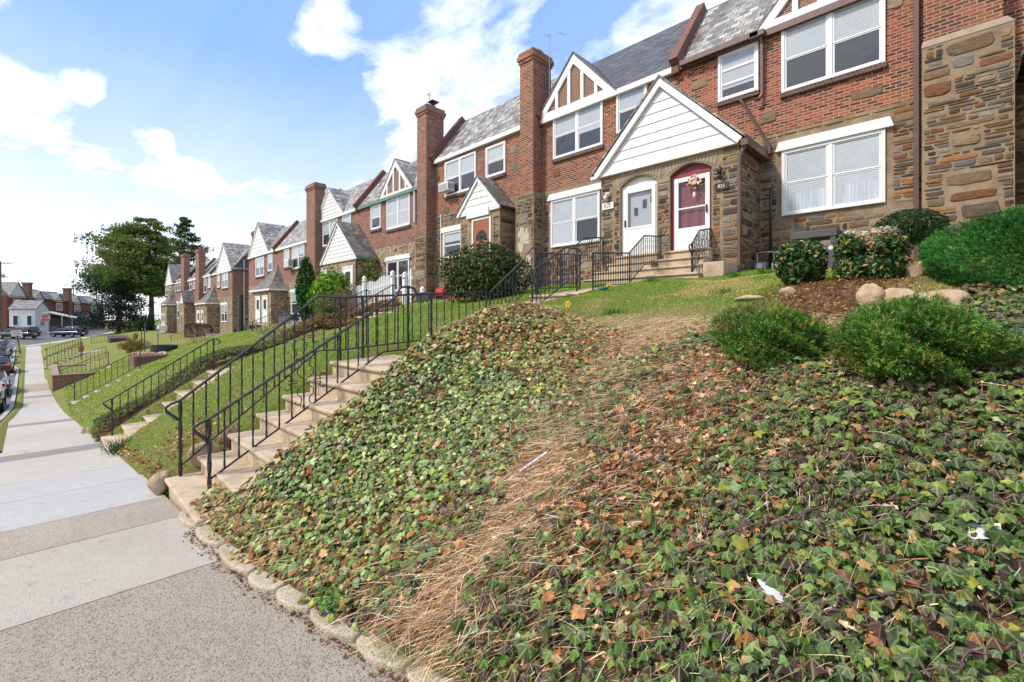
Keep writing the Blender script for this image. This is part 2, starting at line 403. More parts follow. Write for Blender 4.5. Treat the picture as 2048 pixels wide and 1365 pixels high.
def rubble(parent, axis, pl, a0, a1, z0, z1, holes=(), seed=0, out=-1, big=.10, one=False):
    """coursed schist stones standing proud of a mortar wall; axis 'y': the face Y=pl looks to -Y, axis 'x': the face X=pl looks to +X"""
    q = np.random.default_rng(seed); placed = []; stones = []
    def clear(u0, u1, w0, w1, lst): return all(u1 <= h[0] or u0 >= h[1] or w1 <= h[2] or w0 >= h[3] for h in lst)
    H = [(h[0] - .02, h[1] + .02, h[2] - .02, h[3] + .02) for h in holes]
    for _ in range(int((a1 - a0) * (z1 - z0) * big * 12)):
        w, h = q.uniform(.30, .75), q.uniform(.16, .32); u, v = q.uniform(a0 + .02, a1 - w - .02) if a1 - a0 > w + .05 else a0 + .02, q.uniform(z0, z1 - h)
        w = min(w, a1 - a0 - .04)
        if clear(u, u + w, v, v + h, H + placed): placed.append((u - .03, u + w + .03, v - .025, v + h + .025)); stones.append((u, u + w, v, v + h, 1))
    if one: stones.append((a0, a1, z0, z1, 1))
    v = z0 + .01 if not one else z1
    while v < z1 - .04:
        h = min(float(q.choice([.035, .055, .08, .11, .16], p=[.18, .26, .24, .18, .14])) * q.uniform(.85, 1.15), z1 - v - .01); u = a0 + q.uniform(0, .1)
        while u < a1 - .05:
            w = min(float(q.choice([q.uniform(.08, .22), q.uniform(.2, .45), q.uniform(.4, .75)], p=[.36, .40, .24])), a1 - u - .015); j = q.uniform(-.014, .014)
            bl = [h_ for h_ in H + placed if not (u + w <= h_[0] or u >= h_[1] or v + h + j <= h_[2] or v + j >= h_[3])]
            if bl:
                e = min(h_[0] for h_ in bl)
                if e > u + .07: w = e - u - .008
                else: u = max(h_[1] for h_ in bl) + .008; continue
            if w > .045 and v + j > z0 - .01 and v + h + j < z1 and clear(u, u + w, v + j, v + h + j, H + placed): stones.append((u, u + w, v + j, v + h + j, 0))
            u += w + q.uniform(.012, .036)
        v += h + q.uniform(.012, .028)
    V = []; Fc = []; T = []
    for (u0, u1, w0, w1, bigf) in stones:
        n = 10; hw, hh = (u1 - u0) / 2, (w1 - w0) / 2; cu, cw = (u0 + u1) / 2, (w0 + w1) / 2; ang = np.linspace(0, 2 * np.pi, n, endpoint=False) + q.uniform(0, .6)
        ca, sa = np.cos(ang), np.sin(ang); p = .32; ox = np.sign(ca) * np.abs(ca) ** p * hw * q.uniform(.86, 1.02, n); oz = np.sign(sa) * np.abs(sa) ** p * hh * q.uniform(.72, 1.08, n)
        d = q.uniform(.010, .022) + .006 * bigf; c = np.array(RUB[q.integers(0, len(RUB))] if not bigf else RUB[q.choice([2, 3, 4, 7, 8, 8, 6])]) * q.uniform(.75, 1.25)
        b = len(V)
        for k in range(n): V.append((cu + ox[k], 0., cw + oz[k]))
        for k in range(n): V.append((cu + ox[k] * .93 - 0, d * .9, cw + oz[k] * .86))
        V.append((cu + q.uniform(-.3, .3) * hw, d * q.uniform(1., 1.5), cw)); T += [c] * (2 * n + 1)
        for k in range(n):
            k2 = (k + 1) % n; Fc += [(b + k, b + k2, b + n + k2), (b + k, b + n + k2, b + n + k), (b + n + k, b + n + k2, b + 2 * n)]
    V = np.array(V); Fc = np.array(Fc); 
    if axis == 'y': W = np.stack([V[:, 0], pl - V[:, 1], V[:, 2]], -1)
    else: W = np.stack([pl + V[:, 1], V[:, 0], V[:, 2]], -1)
    T = np.concatenate([np.array(T), np.ones((len(T), 1))], 1)
    return np_mesh('stonework', W, Fc, M_rubble, {'tint': T}, parent=parent)

def accent(parent, spots, Y, seed):
    """odd fieldstones set into the brickwork"""
    for k, (px, py, w, h) in enumerate(spots):
        x, _, z = onY(px, py, Y); rubble(parent, 'y', Y, x - w / 2, x + w / 2, z - h / 2, z + h / 2, (), seed + k, one=True)
# ================================================================ terrain
def ip(x, tab): return np.interp(x, [t[0] for t in tab], [t[1] for t in tab])
T_ZS = [(-400, -2.6), (-130, -2.85), (-107, -3.12), (-91, -3.78), (-75, -4.05), (-54, -4.2), (-37, -4.22), (-26, -3.82), (-14, -2.87), (-9, -2.32), (-6, -2.08), (0, -1.99), (60, -1.9)]
T_YE = [(-400, 11), (-130, 11), (-118, 9.4), (-103, 5.4), (-94, 1.2), (-91, -.6), (-50, -.15), (-31.5, .27), (-14.5, .87), (-6, 1.0), (-4, 1.15), (-2, 1.5), (0, 1.75), (60, 2.)]
T_ZB = [(-400, -2.5), (-130, -2.75), (-107, -2.98), (-95, -3.35), (-88, -3.4), (-75, -3.1), (-54, -3.04), (-37, -3.0), (-27, -2.4), (-14, -1.38), (-9, -.8), (-6.0, -.6), (-5, -.45), (-3, -.40), (60, -.36)]
T_YB = [(-400, 11.6), (-130, 11.6), (-118, 10.8), (-103, 8), (-94, 4), (-88, 2.3), (-54, 2.3), (-27, 3.0), (-14, 3.0), (-5.5, 3.3), (-4.4, 4.9), (60, 4.9)]
T_ZH = [(-400, -2.2), (-130, -2.2), (-91, -2.45), (-75, -2.2), (-60, -1.95), (-52, -1.55), (-45, -1.25), (-37, -1.05), (-33, -.3), (-26, -.02), (-22, .1), (-18, .75), (-13, .92), (-8, 1.08), (60, 1.15)]
YT = [(4.9, 0), (6, .19), (7.6, .51), (9, .70), (11, .92), (12, 1), (400, 1)]
def sstep(x, a, b):
    t = np.clip((x - a) / (b - a), 0, 1); return t * t * (3 - 2 * t)
def wob(X, Y):
    return (np.sin(X * 2.1 + Y * 1.3) * .5 + np.sin(X * .9 - Y * 2.3 + 1) * .5 + np.sin(X * 5.1 + 2) * np.sin(Y * 4.3 + .5) * .6)
def ground(X, Y):
    X = np.asarray(X, dtype=float); Y = np.asarray(Y, dtype=float)
    zs, ye, zb, yb, zh = ip(X, T_ZS), ip(X, T_YE), ip(X, T_ZB), ip(X, T_YB), ip(X, T_ZH)
    t = np.clip((Y - ye) / (yb - ye), 0, 1)
    bank = zs + .03 + (zb - zs - .03) * (t ** .95)
    # yards: stretch the profile so that it starts at yb
    yn = np.where(Y < 12, 4.9 + (Y - yb) * (7.1 / (12 - yb)), Y)
    yard = zb + (zh - zb) * ip(yn, YT)
    z = np.where(Y < yb, bank, yard)
    hump = .39 * np.exp(-((X + 4.75) / 1.0) ** 2 - ((Y - 4.8) / 1.05) ** 2) * sstep(X, -5.75, -5.2)
    lip = .12 * sstep(X, -5.5, -5.2) * (1 - sstep(X, -4.9, -4.2)) * sstep(Y, 1.2, 1.9) * (1 - sstep(Y, 3.6, 4.4))
    gully = -.10 * np.exp(-((X + 2.75 + .2 * (Y - 3)) / .45) ** 2) * sstep(Y, 1.8, 2.6) * (1 - sstep(Y, 5.5, 6.5))
    knoll = .12 * np.exp(-((X + .6) / 1.6) ** 2 - ((Y - 7.3) / 1.2) ** 2)
    near = (X > -60) & (Y < 13.4)
    z = z + hump + lip + gully + knoll + np.where(near, .025 * wob(X, Y) * sstep(Y, 1.4, 2.4), 0)
    # the shared walk and the second walk are cut level into the lawn
    cut = (1 - sstep(np.abs(X + 6.45), .42, .66)) * sstep(Y, .6, 1.0)
    for (cx_, hw_, ya_, yb_) in ((-13.22, .9, .7, 3.3), (-13.6, .66, 3.2, 6.2), (-14.3, 1.0, 6.1, 8.4), (-27.3, .7, .6, 3.1), (-27.5, .7, 8.1, 10.6), (-37.6, .7, .2, 2.8), (-53.5, .75, -.3, 2.1), (-45, .7, .2, 3.1), (-66, .7, -.3, 2.5)):
        cut = np.maximum(cut, 1.2 * (1 - sstep(np.abs(X - cx_), hw_ - .1, hw_ + .12)) * sstep(Y, ya_, ya_ + .2) * (1 - sstep(Y, yb_ - .2, yb_)))
    cut = np.maximum(cut, sstep(X, -7.1, -6.95) * (1 - sstep(X, -5.42, -5.22)) * sstep(Y, 1.2, 1.6) * (Y < 3.9))
    z = z - cut * np.where(Y < 3.3, .30, np.where(Y < 12.6, .16, 0))
    z = np.where(Y < ye, zs - .17, z)
    return z
def gz(x, y): return float(ground(np.array([x]), np.array([y]))[0])
xs = np.concatenate([np.arange(-420, -130, 15.), np.arange(-130, -40, 1.5), np.arange(-40, -16, .5), np.arange(-16, -7.4, .16), np.arange(-7.4, 2.2, .08), np.arange(2.2, 12, .6), np.arange(12, 80, 8)])
ys = np.concatenate([np.arange(-300, -20, 20.), np.arange(-20, -2, 2.), np.arange(-2, 0, .4), np.arange(0, 7, .08), np.arange(7, 14, .2), np.arange(14, 30, 2), np.arange(30, 420, 20)])
GX, GY = np.meshgrid(xs, ys, indexing='ij'); GZ = ground(GX, GY)
nx, ny = GX.shape
gV = np.stack([GX, GY, GZ], -1).reshape(-1, 3)
ii, jj = np.meshgrid(np.arange(nx - 1), np.arange(ny - 1), indexing='ij'); a0 = (ii * ny + jj).ravel()
gF = np.stack([a0, a0 + ny, a0 + ny + 1, a0 + 1], -1)
# soil / straw / lawn zones are real materials of the ground: r = bare soil, g = straw and dead grass
def zones(X, Y):
    ye, yb = ip(X, T_YE), ip(X, T_YB)
    ivy = (X > -5.9 + .55 * sstep(Y, 1.1, 1.7)) & (Y > ye) & (Y < yb + .9 - .5 * sstep(X, -3.6, -2.9))
    ivy = ivy | ((X > -1.0) & (Y < 6.6)) | ((X > -.1) & (Y < 9))
    ivy2 = (np.abs(X + 15.3 + .0 * Y) < .75) & (Y > ye) & (Y < 9)
    mulch = np.exp(-((X + 1.35) / .75) ** 4 - ((Y - 7.1) / 1.5) ** 4)
    soil = np.clip(ivy * 1. + ivy2 * 1. + mulch, 0, 1)
    straw = np.exp(-((X + 3.2) / .8) ** 2 - ((Y - 6.1) / .75) ** 2) + .9 * np.exp(-((X + 2.35 + .2 * (Y - 1.5)) / .34) ** 2) * (Y < 5.5) + .45 * sstep(X, -3.4, -1.6) * sstep(Y, 9.0, 11) * (Y < 13) + .55 * np.exp(-((X + .15) / .5) ** 2 - ((Y - 8.6) / 1.2) ** 2) * 2
    return soil, np.clip(straw, 0, 1)
so, stw = zones(GX, GY)
zc = np.stack([so, stw, np.zeros_like(so), np.ones_like(so)], -1).reshape(-1, 4)
def lawn_fn(nt, bs):
    P = nt.pos(); z = nt.n('ShaderNodeSeparateColor', {0: nt.attr('zone')})
    n1 = nt.noise(P, .55, 5, .65); n2 = nt.noise(P, 2.6, 5, .65); n3 = nt.noise(P, 24., 4, .7); n4 = nt.noise(P, 120., 3, .7)
    g = nt.mix(n3, (.10, .175, .018), (.24, .32, .05))
    dry = nt.mix(n4, (.20, .155, .07), (.42, .335, .175))
    f = nt.ramp(nt.m('ADD', nt.m('MULTIPLY', n1, .6), nt.m('MULTIPLY', n2, .45)), [(.40, 0.), (.56, 1.)])
    c = nt.mix(nt.m('MULTIPLY', f, .85), g, nt.mix(n3, (.17, .19, .045), dry))
    c = nt.mix(z.outputs[1], c, dry)
    soil = nt.mix(n4, nt.mix(n3, (.06, .034, .018), (.16, .092, .048)), (.30, .185, .10))
    c = nt.mix(z.outputs[0], c, soil)
    c = nt.mix(.6, c, nt.ramp(n4, [(.3, .6), (.7, 1.35)]), 'MULTIPLY')
    setp(nt, bs, color=c, rough=.95, spec=.1, normal=nt.bump(nt.m('ADD', n4, n3), .03))
M_lawn = material('lawn ground', lawn_fn)
o = np_mesh('ground', gV, gF, M_lawn, {'zone': zc}, smooth=True, origin=(0, 0, 0)); tag(o, kind='structure')
# ---------------------------------------------------------------- sidewalk: slabs poured at different times
def slab_fn(base, base2, cell, cellcols, amount, dirt=.5):
    def fn(nt, bs):
        P = nt.pos()
        c = nt.mix(nt.noise(P, 2.5, 6, .65), base, base2)
        vo = nt.n('ShaderNodeTexVoronoi', {'Vector': P, 'Scale': cell, 'Randomness': 1.})
        vc = nt.n('ShaderNodeSeparateColor', {0: vo.outputs['Color']})
        peb = nt.ramp(vc.outputs[0], cellcols)
        inside = nt.ramp(vo.outputs['Distance'], [(.36, 1.), (.50, 0.)])
        keep = nt.m('MULTIPLY', inside, nt.ramp(vc.outputs[1], [(1 - amount - .01, 0.), (1 - amount, 1.)]))
        c = nt.mix(keep, c, peb)
        c = nt.mix(nt.ramp(nt.noise(P, .9, 5, .7), [(.42, 0.), (.75, dirt)]), c, tuple(x * .5 for x in base))
        cw = nt.vm('ADD', P, nt.vm('MULTIPLY', nt.noise(P, 3., 4, out=1), (.5, .5, 0)))
        ck = nt.n('ShaderNodeTexVoronoi', {'Vector': cw, 'Scale': .75}, feature='DISTANCE_TO_EDGE').outputs['Distance']
        ck = nt.m('MULTIPLY', nt.ramp(ck, [(.004, 1.), (.012, 0.)]), nt.ramp(nt.noise(P, .6, 2), [(.60, 0.), (.66, .7)]))
        c = nt.mix(ck, c, (.07, .055, .04))
        c = nt.mix(nt.ramp(nt.noise(P, 7., 6, .75), [(.56, 0.), (.74, .45)]), c, tuple(x * .45 for x in base))
        c = nt.mix(.5, c, nt.ramp(nt.noise(P, 180., 2), [(.3, .72), (.7, 1.25)]), 'MULTIPLY')
        setp(nt, bs, color=c, rough=.85, spec=.3, normal=nt.bump(nt.m('ADD', nt.m('MULTIPLY', keep, .5), nt.noise(P, 120., 3)), .006))
    return fn
PEB = [(0, (.13, .13, .13)), (.3, (.19, .185, .18)), (.55, (.26, .24, .21)), (.8, (.33, .265, .19)), (1, (.44, .41, .36))]
SL = [material('pebble slab', slab_fn((.30, .255, .195), (.39, .335, .26), 70, PEB, .80, .22)),
      material('smooth tan slab', slab_fn((.39, .35, .285), (.47, .425, .355), 90, [(0, (.36, .33, .28)), (1, (.62, .58, .5))], .35, .2)),
      material('worn pebble slab', slab_fn((.34, .29, .225), (.42, .365, .29), 65, PEB, .34, .3)),
      material('blue grey slab', slab_fn((.40, .385, .355), (.48, .465, .435), 120, [(0, (.38, .38, .37)), (1, (.6, .6, .59))], .3, .12)),
      material('pale slab', slab_fn((.41, .375, .315), (.50, .465, .40), 80, [(0, (.40, .36, .3)), (1, (.64, .6, .53))], .35, .22)),
      material('dark pebble slab', slab_fn((.23, .21, .18), (.29, .265, .23), 40, PEB, .6, .3))]
joints = [(3.0, 0), (1.2, 0), (-1.6, 0), (-4.53, 1), (-5.9, 2), (-6.9, 3), (-8.4, 3), (-9.9, 4), (-12.4, 4), (-13.2, 5), (-14.3, 4), (-16.6, 1), (-18.9, 4), (-21.4, 5), (-22.3, 4), (-25.5, 3), (-28, 4), (-31, 1), (-34, 5), (-35.2, 4), (-38, 2), (-42, 4), (-46, 1), (-50, 3), (-54, 4), (-60, 1), (-66, 4), (-73, 1), (-80, 4), (-88, 4), (-91, None)]
mb = MB()
T_YL = [(-400, -2.2), (-91, -2.0), (-30, -.75), (-24, -.95), (-19, -.8), (-14.7, -.68), (-13.0, -1.3), (60, -1.3)]
for (xa, mi), (xb, _) in zip(joints, joints[1:]):
    n = max(1, int(abs(xa - xb) / .7)); g = .006 if xa > -20 else .01
    for k in range(n):
        x0 = xa - g - (xa - xb - 2 * g) * k / n; x1 = xa - g - (xa - xb - 2 * g) * (k + 1) / n
        yl0, yl1, yr0, yr1 = ip(x0, T_YL), ip(x1, T_YL), ip(x0, T_YE) + .02, ip(x1, T_YE) + .02
        z0, z1 = ip(x0, T_ZS), ip(x1, T_ZS)
        mb.prism([(x0, yl0, z0), (x0, yr0, z0), (x1, yr1, z1), (x1, yl1, z1)], (0, 0, -.12), mi)
tag(mb.build('sidewalk', SL), kind='structure')
KO = lambda x: float(np.interp(x, [-95, -86, -60, -55, -23, -19, -14, -13], [.9, .9, .7, .32, .28, .45, .5, .12]))
mb = MB()
for k in range(40):
    x0, x1 = -13.5 - k * 2., -15.5 - k * 2.
    f = lambda x, d: (x, lerp(ip(x, T_YL), ip(x, T_YL) - KO(x) + .05, d), ip(x, T_ZS) - .004 + .03 * math.sin(3.1416 * d))
    for d in (0, .5): mb.poly([f(x0, d), f(x1, d), f(x1, d + .5), f(x0, d + .5)])
tag(mb.build('grass_verge', M_lawn), kind='structure')
mb = MB(); kb = MB()
for k in range(48):
    x0, x1 = 8 - k * 2., 8 - (k + 1) * 2.
    y0, y1, z0, z1 = ip(x0, T_YL) - KO(x0), ip(x1, T_YL) - KO(x1), ip(x0, T_ZS), ip(x1, T_ZS)
    if x0 > -13: y0 = -1.42
    if x1 > -13: y1 = -1.42
    kb.prism([(x0, y0, z0 + .0), (x0, y0 - .15, z0), (x1, y1 - .15, z1), (x1, y1, z1)], (0, 0, -.2))
    mb.poly([(x0, y0 - .15, z0 - .13), (x1, y1 - .15, z1 - .13), (x1, y1 - 9, z1 - .13), (x0, y0 - 9, z0 - .13)])
tag(kb.build('kerb', M_greyconc), kind='structure')
zr = lambda x: float(ip(x, T_ZS)) - .12
far = [(-88, -2.9), (-93, -.5), (-103, 4.0), (-118, 8.0), (-140, 11.5), (-210, 22)]
farb = [(-88, -12), (-100, -12), (-116, -6), (-130, 1.0), (-150, 5.0), (-210, 13)]
for (p, p2), (q, q2) in zip(zip(far, far[1:]), zip(farb, farb[1:])):
    for a, b in ((0, .5), (.5, 1)):
        pt = lambda s, e, t: (lerp(s[0], e[0], t), lerp(s[1], e[1], t), zr(lerp(s[0], e[0], t)) + .03)
        mb.poly([pt(p, q, a), pt(p2, q2, a), pt(p2, q2, b), pt(p, q, b)])
M_road = material('asphalt road', lambda nt, bs: setp(nt, bs, rough=.85, color=nt.mix(nt.noise(nt.pos(), 1.2, 6), nt.mix(nt.noise(nt.pos(), 80., 2), (.055, .055, .06), (.10, .10, .105)), (.13, .13, .135))))
tag(mb.build('road', M_road), kind='structure')
mb = MB()
for p, p2 in zip(far, far[1:]):
    mb.poly([(p[0] + .4, p[1] + 1.3, zr(p[0]) + .16), (p[0], p[1] + .1, zr(p[0]) + .16), (p2[0], p2[1] + .1, zr(p2[0]) + .16), (p2[0] + .4, p2[1] + 1.3, zr(p2[0]) + .16)])
tag(mb.build('corner_pavement', SL[4]), kind='structure')
# ================================================================ light, sky, camera
SUN_EL, SUN_AZ = 48, (-.45, -.9)           # from the street side, a little from down the street
sd = Vector((SUN_AZ[0], SUN_AZ[1], 0)).normalized(); sdir = Vector((sd.x * math.cos(R(SUN_EL)), sd.y * math.cos(R(SUN_EL)), math.sin(R(SUN_EL))))
L = bpy.data.lights.new('sun', 'SUN'); L.energy = 2.6; L.angle = R(7); L.color = (1, .90, .76)
so_ = bpy.data.objects.new('sun', L); COL.objects.link(so_); so_.rotation_euler = sdir.to_track_quat('Z', 'Y').to_euler()
so_.location = (0, -20, 40)
W = bpy.data.worlds.new('World'); SC.world = W; W.use_nodes = True
nt = NT(W.node_tree); bg = W.node_tree.nodes['Background']
sky = nt.n('ShaderNodeTexSky', None, sky_type='NISHITA', sun_disc=False, sun_elevation=R(SUN_EL), sun_rotation=math.atan2(sd.x, sd.y), air_density=1., dust_density=.6, ozone_density=2.)
D = nt.n('ShaderNodeTexCoord').outputs['Generated']
sp = nt.n('ShaderNodeSeparateXYZ', {0: D}); zz = nt.m('ADD', nt.m('MAXIMUM', sp.outputs[2], 0.), .16)
pl = nt.comb(nt.m('DIVIDE', sp.outputs[0], zz), nt.m('DIVIDE', sp.outputs[1], zz))
pl = nt.vm('ADD', pl, (3.1, .7, 0))
n1 = nt.noise(nt.vm('MULTIPLY', pl, (.8, 1.1, 1)), 2.5, 10, .60, dist=.2)
n2 = nt.noise(pl, .42, 2)
m = nt.m('ADD', n1, nt.m('MULTIPLY', nt.m('SUBTRACT', n2, .5), .5))
def toward(px, py, r, amt):
    d = Vector((*ray(px), (HY - py) / F)).normalized(); v = nt.vm('DOT_PRODUCT', D, tuple(d), 'Value')
    return nt.m('MULTIPLY', nt.n('ShaderNodeMapRange', {0: v, 1: math.cos(r), 2: 1., 3: 0., 4: amt}, interpolation_type='SMOOTHSTEP').outputs[0], 1.)
for q_ in ((80, 50, .20, .09), (-40, 230, .11, .07), (60, 320, .08, .05), (300, 265, .05, .14), (178, 172, .035, .14), (350, 350, .07, .10), (380, 215, .04, .10), (560, 75, .07, .10), (660, 50, .07, .08), (880, 100, .14, .055), (1010, 190, .09, .05), (1350, 40, .16, .035), (380, 100, .22, -.22), (640, 240, .16, -.14), (520, 20, .10, -.08), (1120, 30, .07, -.10), (1250, 20, .1, -.05)): m = nt.m('ADD', m, toward(*q_))
cl = nt.ramp(m, [(.455, 0.), (.56, .6), (.70, 1.)])
veil = nt.ramp(sp.outputs[2], [(0., .90), (.10, .74), (.24, .42), (.45, .06)])
thin = nt.m('MULTIPLY', nt.noise(nt.vm('MULTIPLY', pl, (.3, 1.6, 1)), 1.5, 6, .6), .28)
cover = nt.m('MAXIMUM', cl, nt.m('ADD', veil, nt.m('SUBTRACT', thin, .12), clamp=True), clamp=True)
blue = nt.mix(.70, sky.outputs[0], (1.75, 3.6, 8.6))
cloudc = nt.mix(nt.ramp(n1, [(.5, 0.), (.75, 1.)]), (8.3, 8.5, 8.8), (10.0, 10.0, 10.0))
up = nt.mix(cover, blue, cloudc)
W.node_tree.links.new(up, bg.inputs[0]); bg.inputs[1].default_value = .10
cam = bpy.data.cameras.new('camera'); co = bpy.data.objects.new('camera', cam); COL.objects.link(co)
co.location = (0, 0, 0); co.rotation_euler = (R(90), 0, R(45)); cam.sensor_width = 36; cam.lens = F / 2048 * 36
cam.shift_y = (HY - 682.5) / 2048; cam.clip_start = .05; cam.clip_end = 2000
SC.camera = co
SC.view_settings.view_transform = 'Standard'; SC.view_settings.look = 'None'; SC.view_settings.exposure = .74; SC.view_settings.gamma = 1
# ================================================================ the row houses
YF = 13.55
def window(parent, x0, x1, z0, z1, Y=YF, cols=2, blind=(.5, .5), style='upper', lintel=False, sill=True, near=False, out=-1, curtain=False):
    """sash window flush in a wall that faces -Y; frame > pane, blind, sill, lintel"""
    if style == 'lower': Y -= .012
    f = MB(); c = .075 if near else .085; y0, y1 = Y - .055, Y + .03
    f.box(x0, x0 + c, y0, y1, z0, z1); f.box(x1 - c, x1, y0, y1, z0, z1)
    f.box(x0 + c, x1 - c, y0, y1, z1 - c, z1); f.box(x0 + c, x1 - c, y0 - .02, y1, z0, z0 + c * .8)
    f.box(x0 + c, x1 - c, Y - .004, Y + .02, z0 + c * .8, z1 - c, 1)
    iw = x1 - x0 - 2 * c; mul = .10 if cols > 1 else 0
    cw = (iw - mul * (cols - 1)) / cols
    pn = MB(); bl = MB(); cu = MB(); s = .042
    for k in range(cols):
        a = x0 + c + k * (cw + mul); b = a + cw; zb, zt = z0 + c * .8, z1 - c
        if k: f.box(a - mul, a, y0 + .006, y1, zb, zt)
        rows = 3 if style == 'three' else 2
        for r in range(rows):
            h = (zt - zb) / rows; za, zc = zb + r * h, zb + (r + 1) * h
            dy = .012 * (r % 2 == 0) if rows == 2 else 0
            ya = Y - .030 + dy
            f.box(a, a + s, ya, Y - .004, za, zc); f.box(b - s, b, ya, Y - .004, za, zc)
            f.box(a + s, b - s, ya, Y - .004, za, za + s * (.8 if r else 1.2)); f.box(a + s, b - s, ya, Y - .004, zc - s * .75, zc)
            yp = Y - .0155 + dy * .4
            pn.poly([(a + s, yp, za + s), (b - s, yp, za + s), (b - s, yp, zc - s * .7), (a + s, yp, zc - s * .7)])
        bf = blind[k % len(blind)]
        if bf > 0:
            zt2 = zt - (zt - zb) * bf
            bl.poly([(a, Y - .0085, zt2), (b, Y - .0085, zt2), (b, Y - .0085, zt), (a, Y - .0085, zt)])
            if near:
                n = int((zt - zt2) / .05)
                for q in range(n):
                    z = zt2 + (q + .5) * (zt - zt2) / n
                    bl.poly([(a, Y - .0092, z), (b, Y - .0092, z), (b, Y - .0125, z - .02), (a, Y - .0125, z - .02)])
        if curtain:
            zt2 = zt - (zt - zb) * bf
            n = 24; pts = [(lerp(a, b, q / n), Y - .0072 - .0012 * math.sin(q * 2.1)) for q in range(n + 1)]
            for (xa, ya), (xb, yb) in zip(pts, pts[1:]): cu.poly([(xa, ya, zb), (xb, yb, zb), (xb, yb, zt2), (xa, ya, zt2)])
    w = f.build('window', [M_white, M_dark], parent, bevel=.006 if near else 0)
    pn.build('pane', M_glass, w)
    if bl.v: bl.build('blind', M_blind, w)
    if cu.v: cu.build('curtain', M_curtain, w)
    if sill and style in ('upper', 'three'):
        MB().box(x0 - .03, x1 + .03, Y - .085, Y + .05, z0 - .13, z0 - .004).build('sill', M_sillbrick, w, bevel=.008 if near else 0)
        MB().box(x0, x1, Y - .004, Y + .03, z1 + .004, z1 + .24).build('brick_lintel', M_soldier, w)
    if lintel:
        MB().prism([(x0 - .14, Y - .10, z1 + .004), (x1 + .16, Y - .10, z1 + .004), (x1 + .09, Y - .10, z1 + .24), (x0 - .06, Y - .10, z1 + .24)], (0, .12, 0)).build('lintel', M_white, w, bevel=.01 if near else 0)
    return w
def pxwin(parent, px0, px1, pt, pb, **k):
    x0, _, z1 = onY(px0, pt, YF); _, _, z0 = onY(px0, pb, YF); x1 = onY(px1, pt, YF)[0]
    return window(parent, x0, x1, z0, z1, **k)
def siding(mb, x0, x1, xm, z0, z1, Y, n, mi=0):
    """lapped boards clipped to a gable triangle that faces -Y"""
    for k in range(n):
        za, zb = lerp(z0, z1, k / n), lerp(z0, z1, (k + 1) / n)
        L = lambda z, e: lerp(x0, xm, (z - z0) / (z1 - z0)) if e == 0 else lerp(x1, xm, (z - z0) / (z1 - z0))
        yb, yt = Y - .022, Y - .003
        mb.add([(L(za, 0), yb, za), (L(za, 1), yb, za), (L(zb, 1), yt, zb), (L(zb, 0), yt, zb), (L(za, 0), Y + .02, za), (L(za, 1), Y + .02, za), (L(zb, 1), Y + .02, zb), (L(zb, 0), Y + .02, zb)],
               [(0, 1, 2, 3), (0, 4, 5, 1), (3, 2, 6, 7), (0, 3, 7, 4), (1, 5, 6, 2)], mi)
def rake(mb, p, q, w, d, mi=0):
    """a barge board lying in the XZ plane, from p down to q; w its height below the line"""
    (xa, y, za), (xb, _, zb) = p, q
    L = math.hypot(xb - xa, zb - za); nx_, nz_ = (zb - za) / L, -(xb - xa) / L
    if nz_ > 0: nx_, nz_ = -nx_, -nz_
    mb.prism([(xa, y, za), (xb, y, zb), (xb + nx_ * w, y, zb + nz_ * w), (xa + nx_ * w, y, za + nz_ * w)], (0, d, 0), mi)
def gable(parent, x0, x1, z0, z1, kind, ov=.10, near=False):
    """front gable on the facade with a small roof that runs back into the main slope"""
    xm = (x0 + x1) / 2; Y = YF - ov
    slope_back = YF + (z1 - z0) / 2.5 * 1.82 + .25
    rf = MB(); t = .09
    for xe in (x0, x1):
        s = -1 if xe == x0 else 1
        rf.prism([(xm, Y - .05, z1 + t), (xe + s * .10, Y - .05, z0 + t - .08), (xe + s * .10, Y - .05, z0 - .08), (xm, Y - .05, z1)], (0, slope_back - Y + .05, 0))
    g = MB()
    if kind == 'siding':
        siding(g, x0 + .05, x1 - .05, xm, z0, z1 - .06, Y + .04, 9 if near else 8)
        rake(g, (xm, Y - .02, z1 - .005), (x0, Y - .02, z0 - .02), .14, .07); rake(g, (xm, Y - .021, z1 - .005), (x1, Y - .021, z0 - .02), .14, .07)
        g.box(x0, x1, Y + .02, YF, z0 - .06, z0)
        ob = g.build('gable', M_siding, parent)
    else:
        b = MB(); b.prism([(x0 + .25, Y + .05, z0 - .15), (x1 - .25, Y + .05, z0 - .15), (xm, Y + .05, z1 - .05)], (0, .3, 0))
        ob = b.build('gable', M_herring, parent)
        rake(g, (xm, Y - .02, z1 - .01), (x0 - .02, Y - .02, z0 + .02), .24, .075); rake(g, (xm, Y - .0215, z1 - .01), (x1 + .02, Y - .0215, z0 + .02), .24, .075)
        g.prism([(x0 + .02, Y - .018, z0 - .12), (x0 + .30, Y - .018, z0 - .12), (x0 + .42, Y - .018, z0 + .16), (x0 - .06, Y - .018, z0 + .05)], (0, .07, 0))
        g.prism([(x1 - .02, Y - .019, z0 - .12), (x1 - .30, Y - .019, z0 - .12), (x1 - .42, Y - .019, z0 + .16), (x1 + .06, Y - .019, z0 + .05)], (0, .07, 0))
        g.box(x0 + .3, x1 - .3, Y - .015, Y + .06, z0 - .06, z0 + .17)
        hw = (x1 - x0) / 2
        for fx in (-.45, -.12, .22, .56) if near else (-.5, -.12, .25, .58):
            x = xm + fx * hw; zt = z0 + (z1 - z0) * (1 - abs(fx)) - .12
            g.box(x - .065, x + .065, Y - .012, Y + .055, z0 + .17, zt)
        g.build('half_timber', M_white, ob, bevel=.005 if near else 0)
    return rf, ob
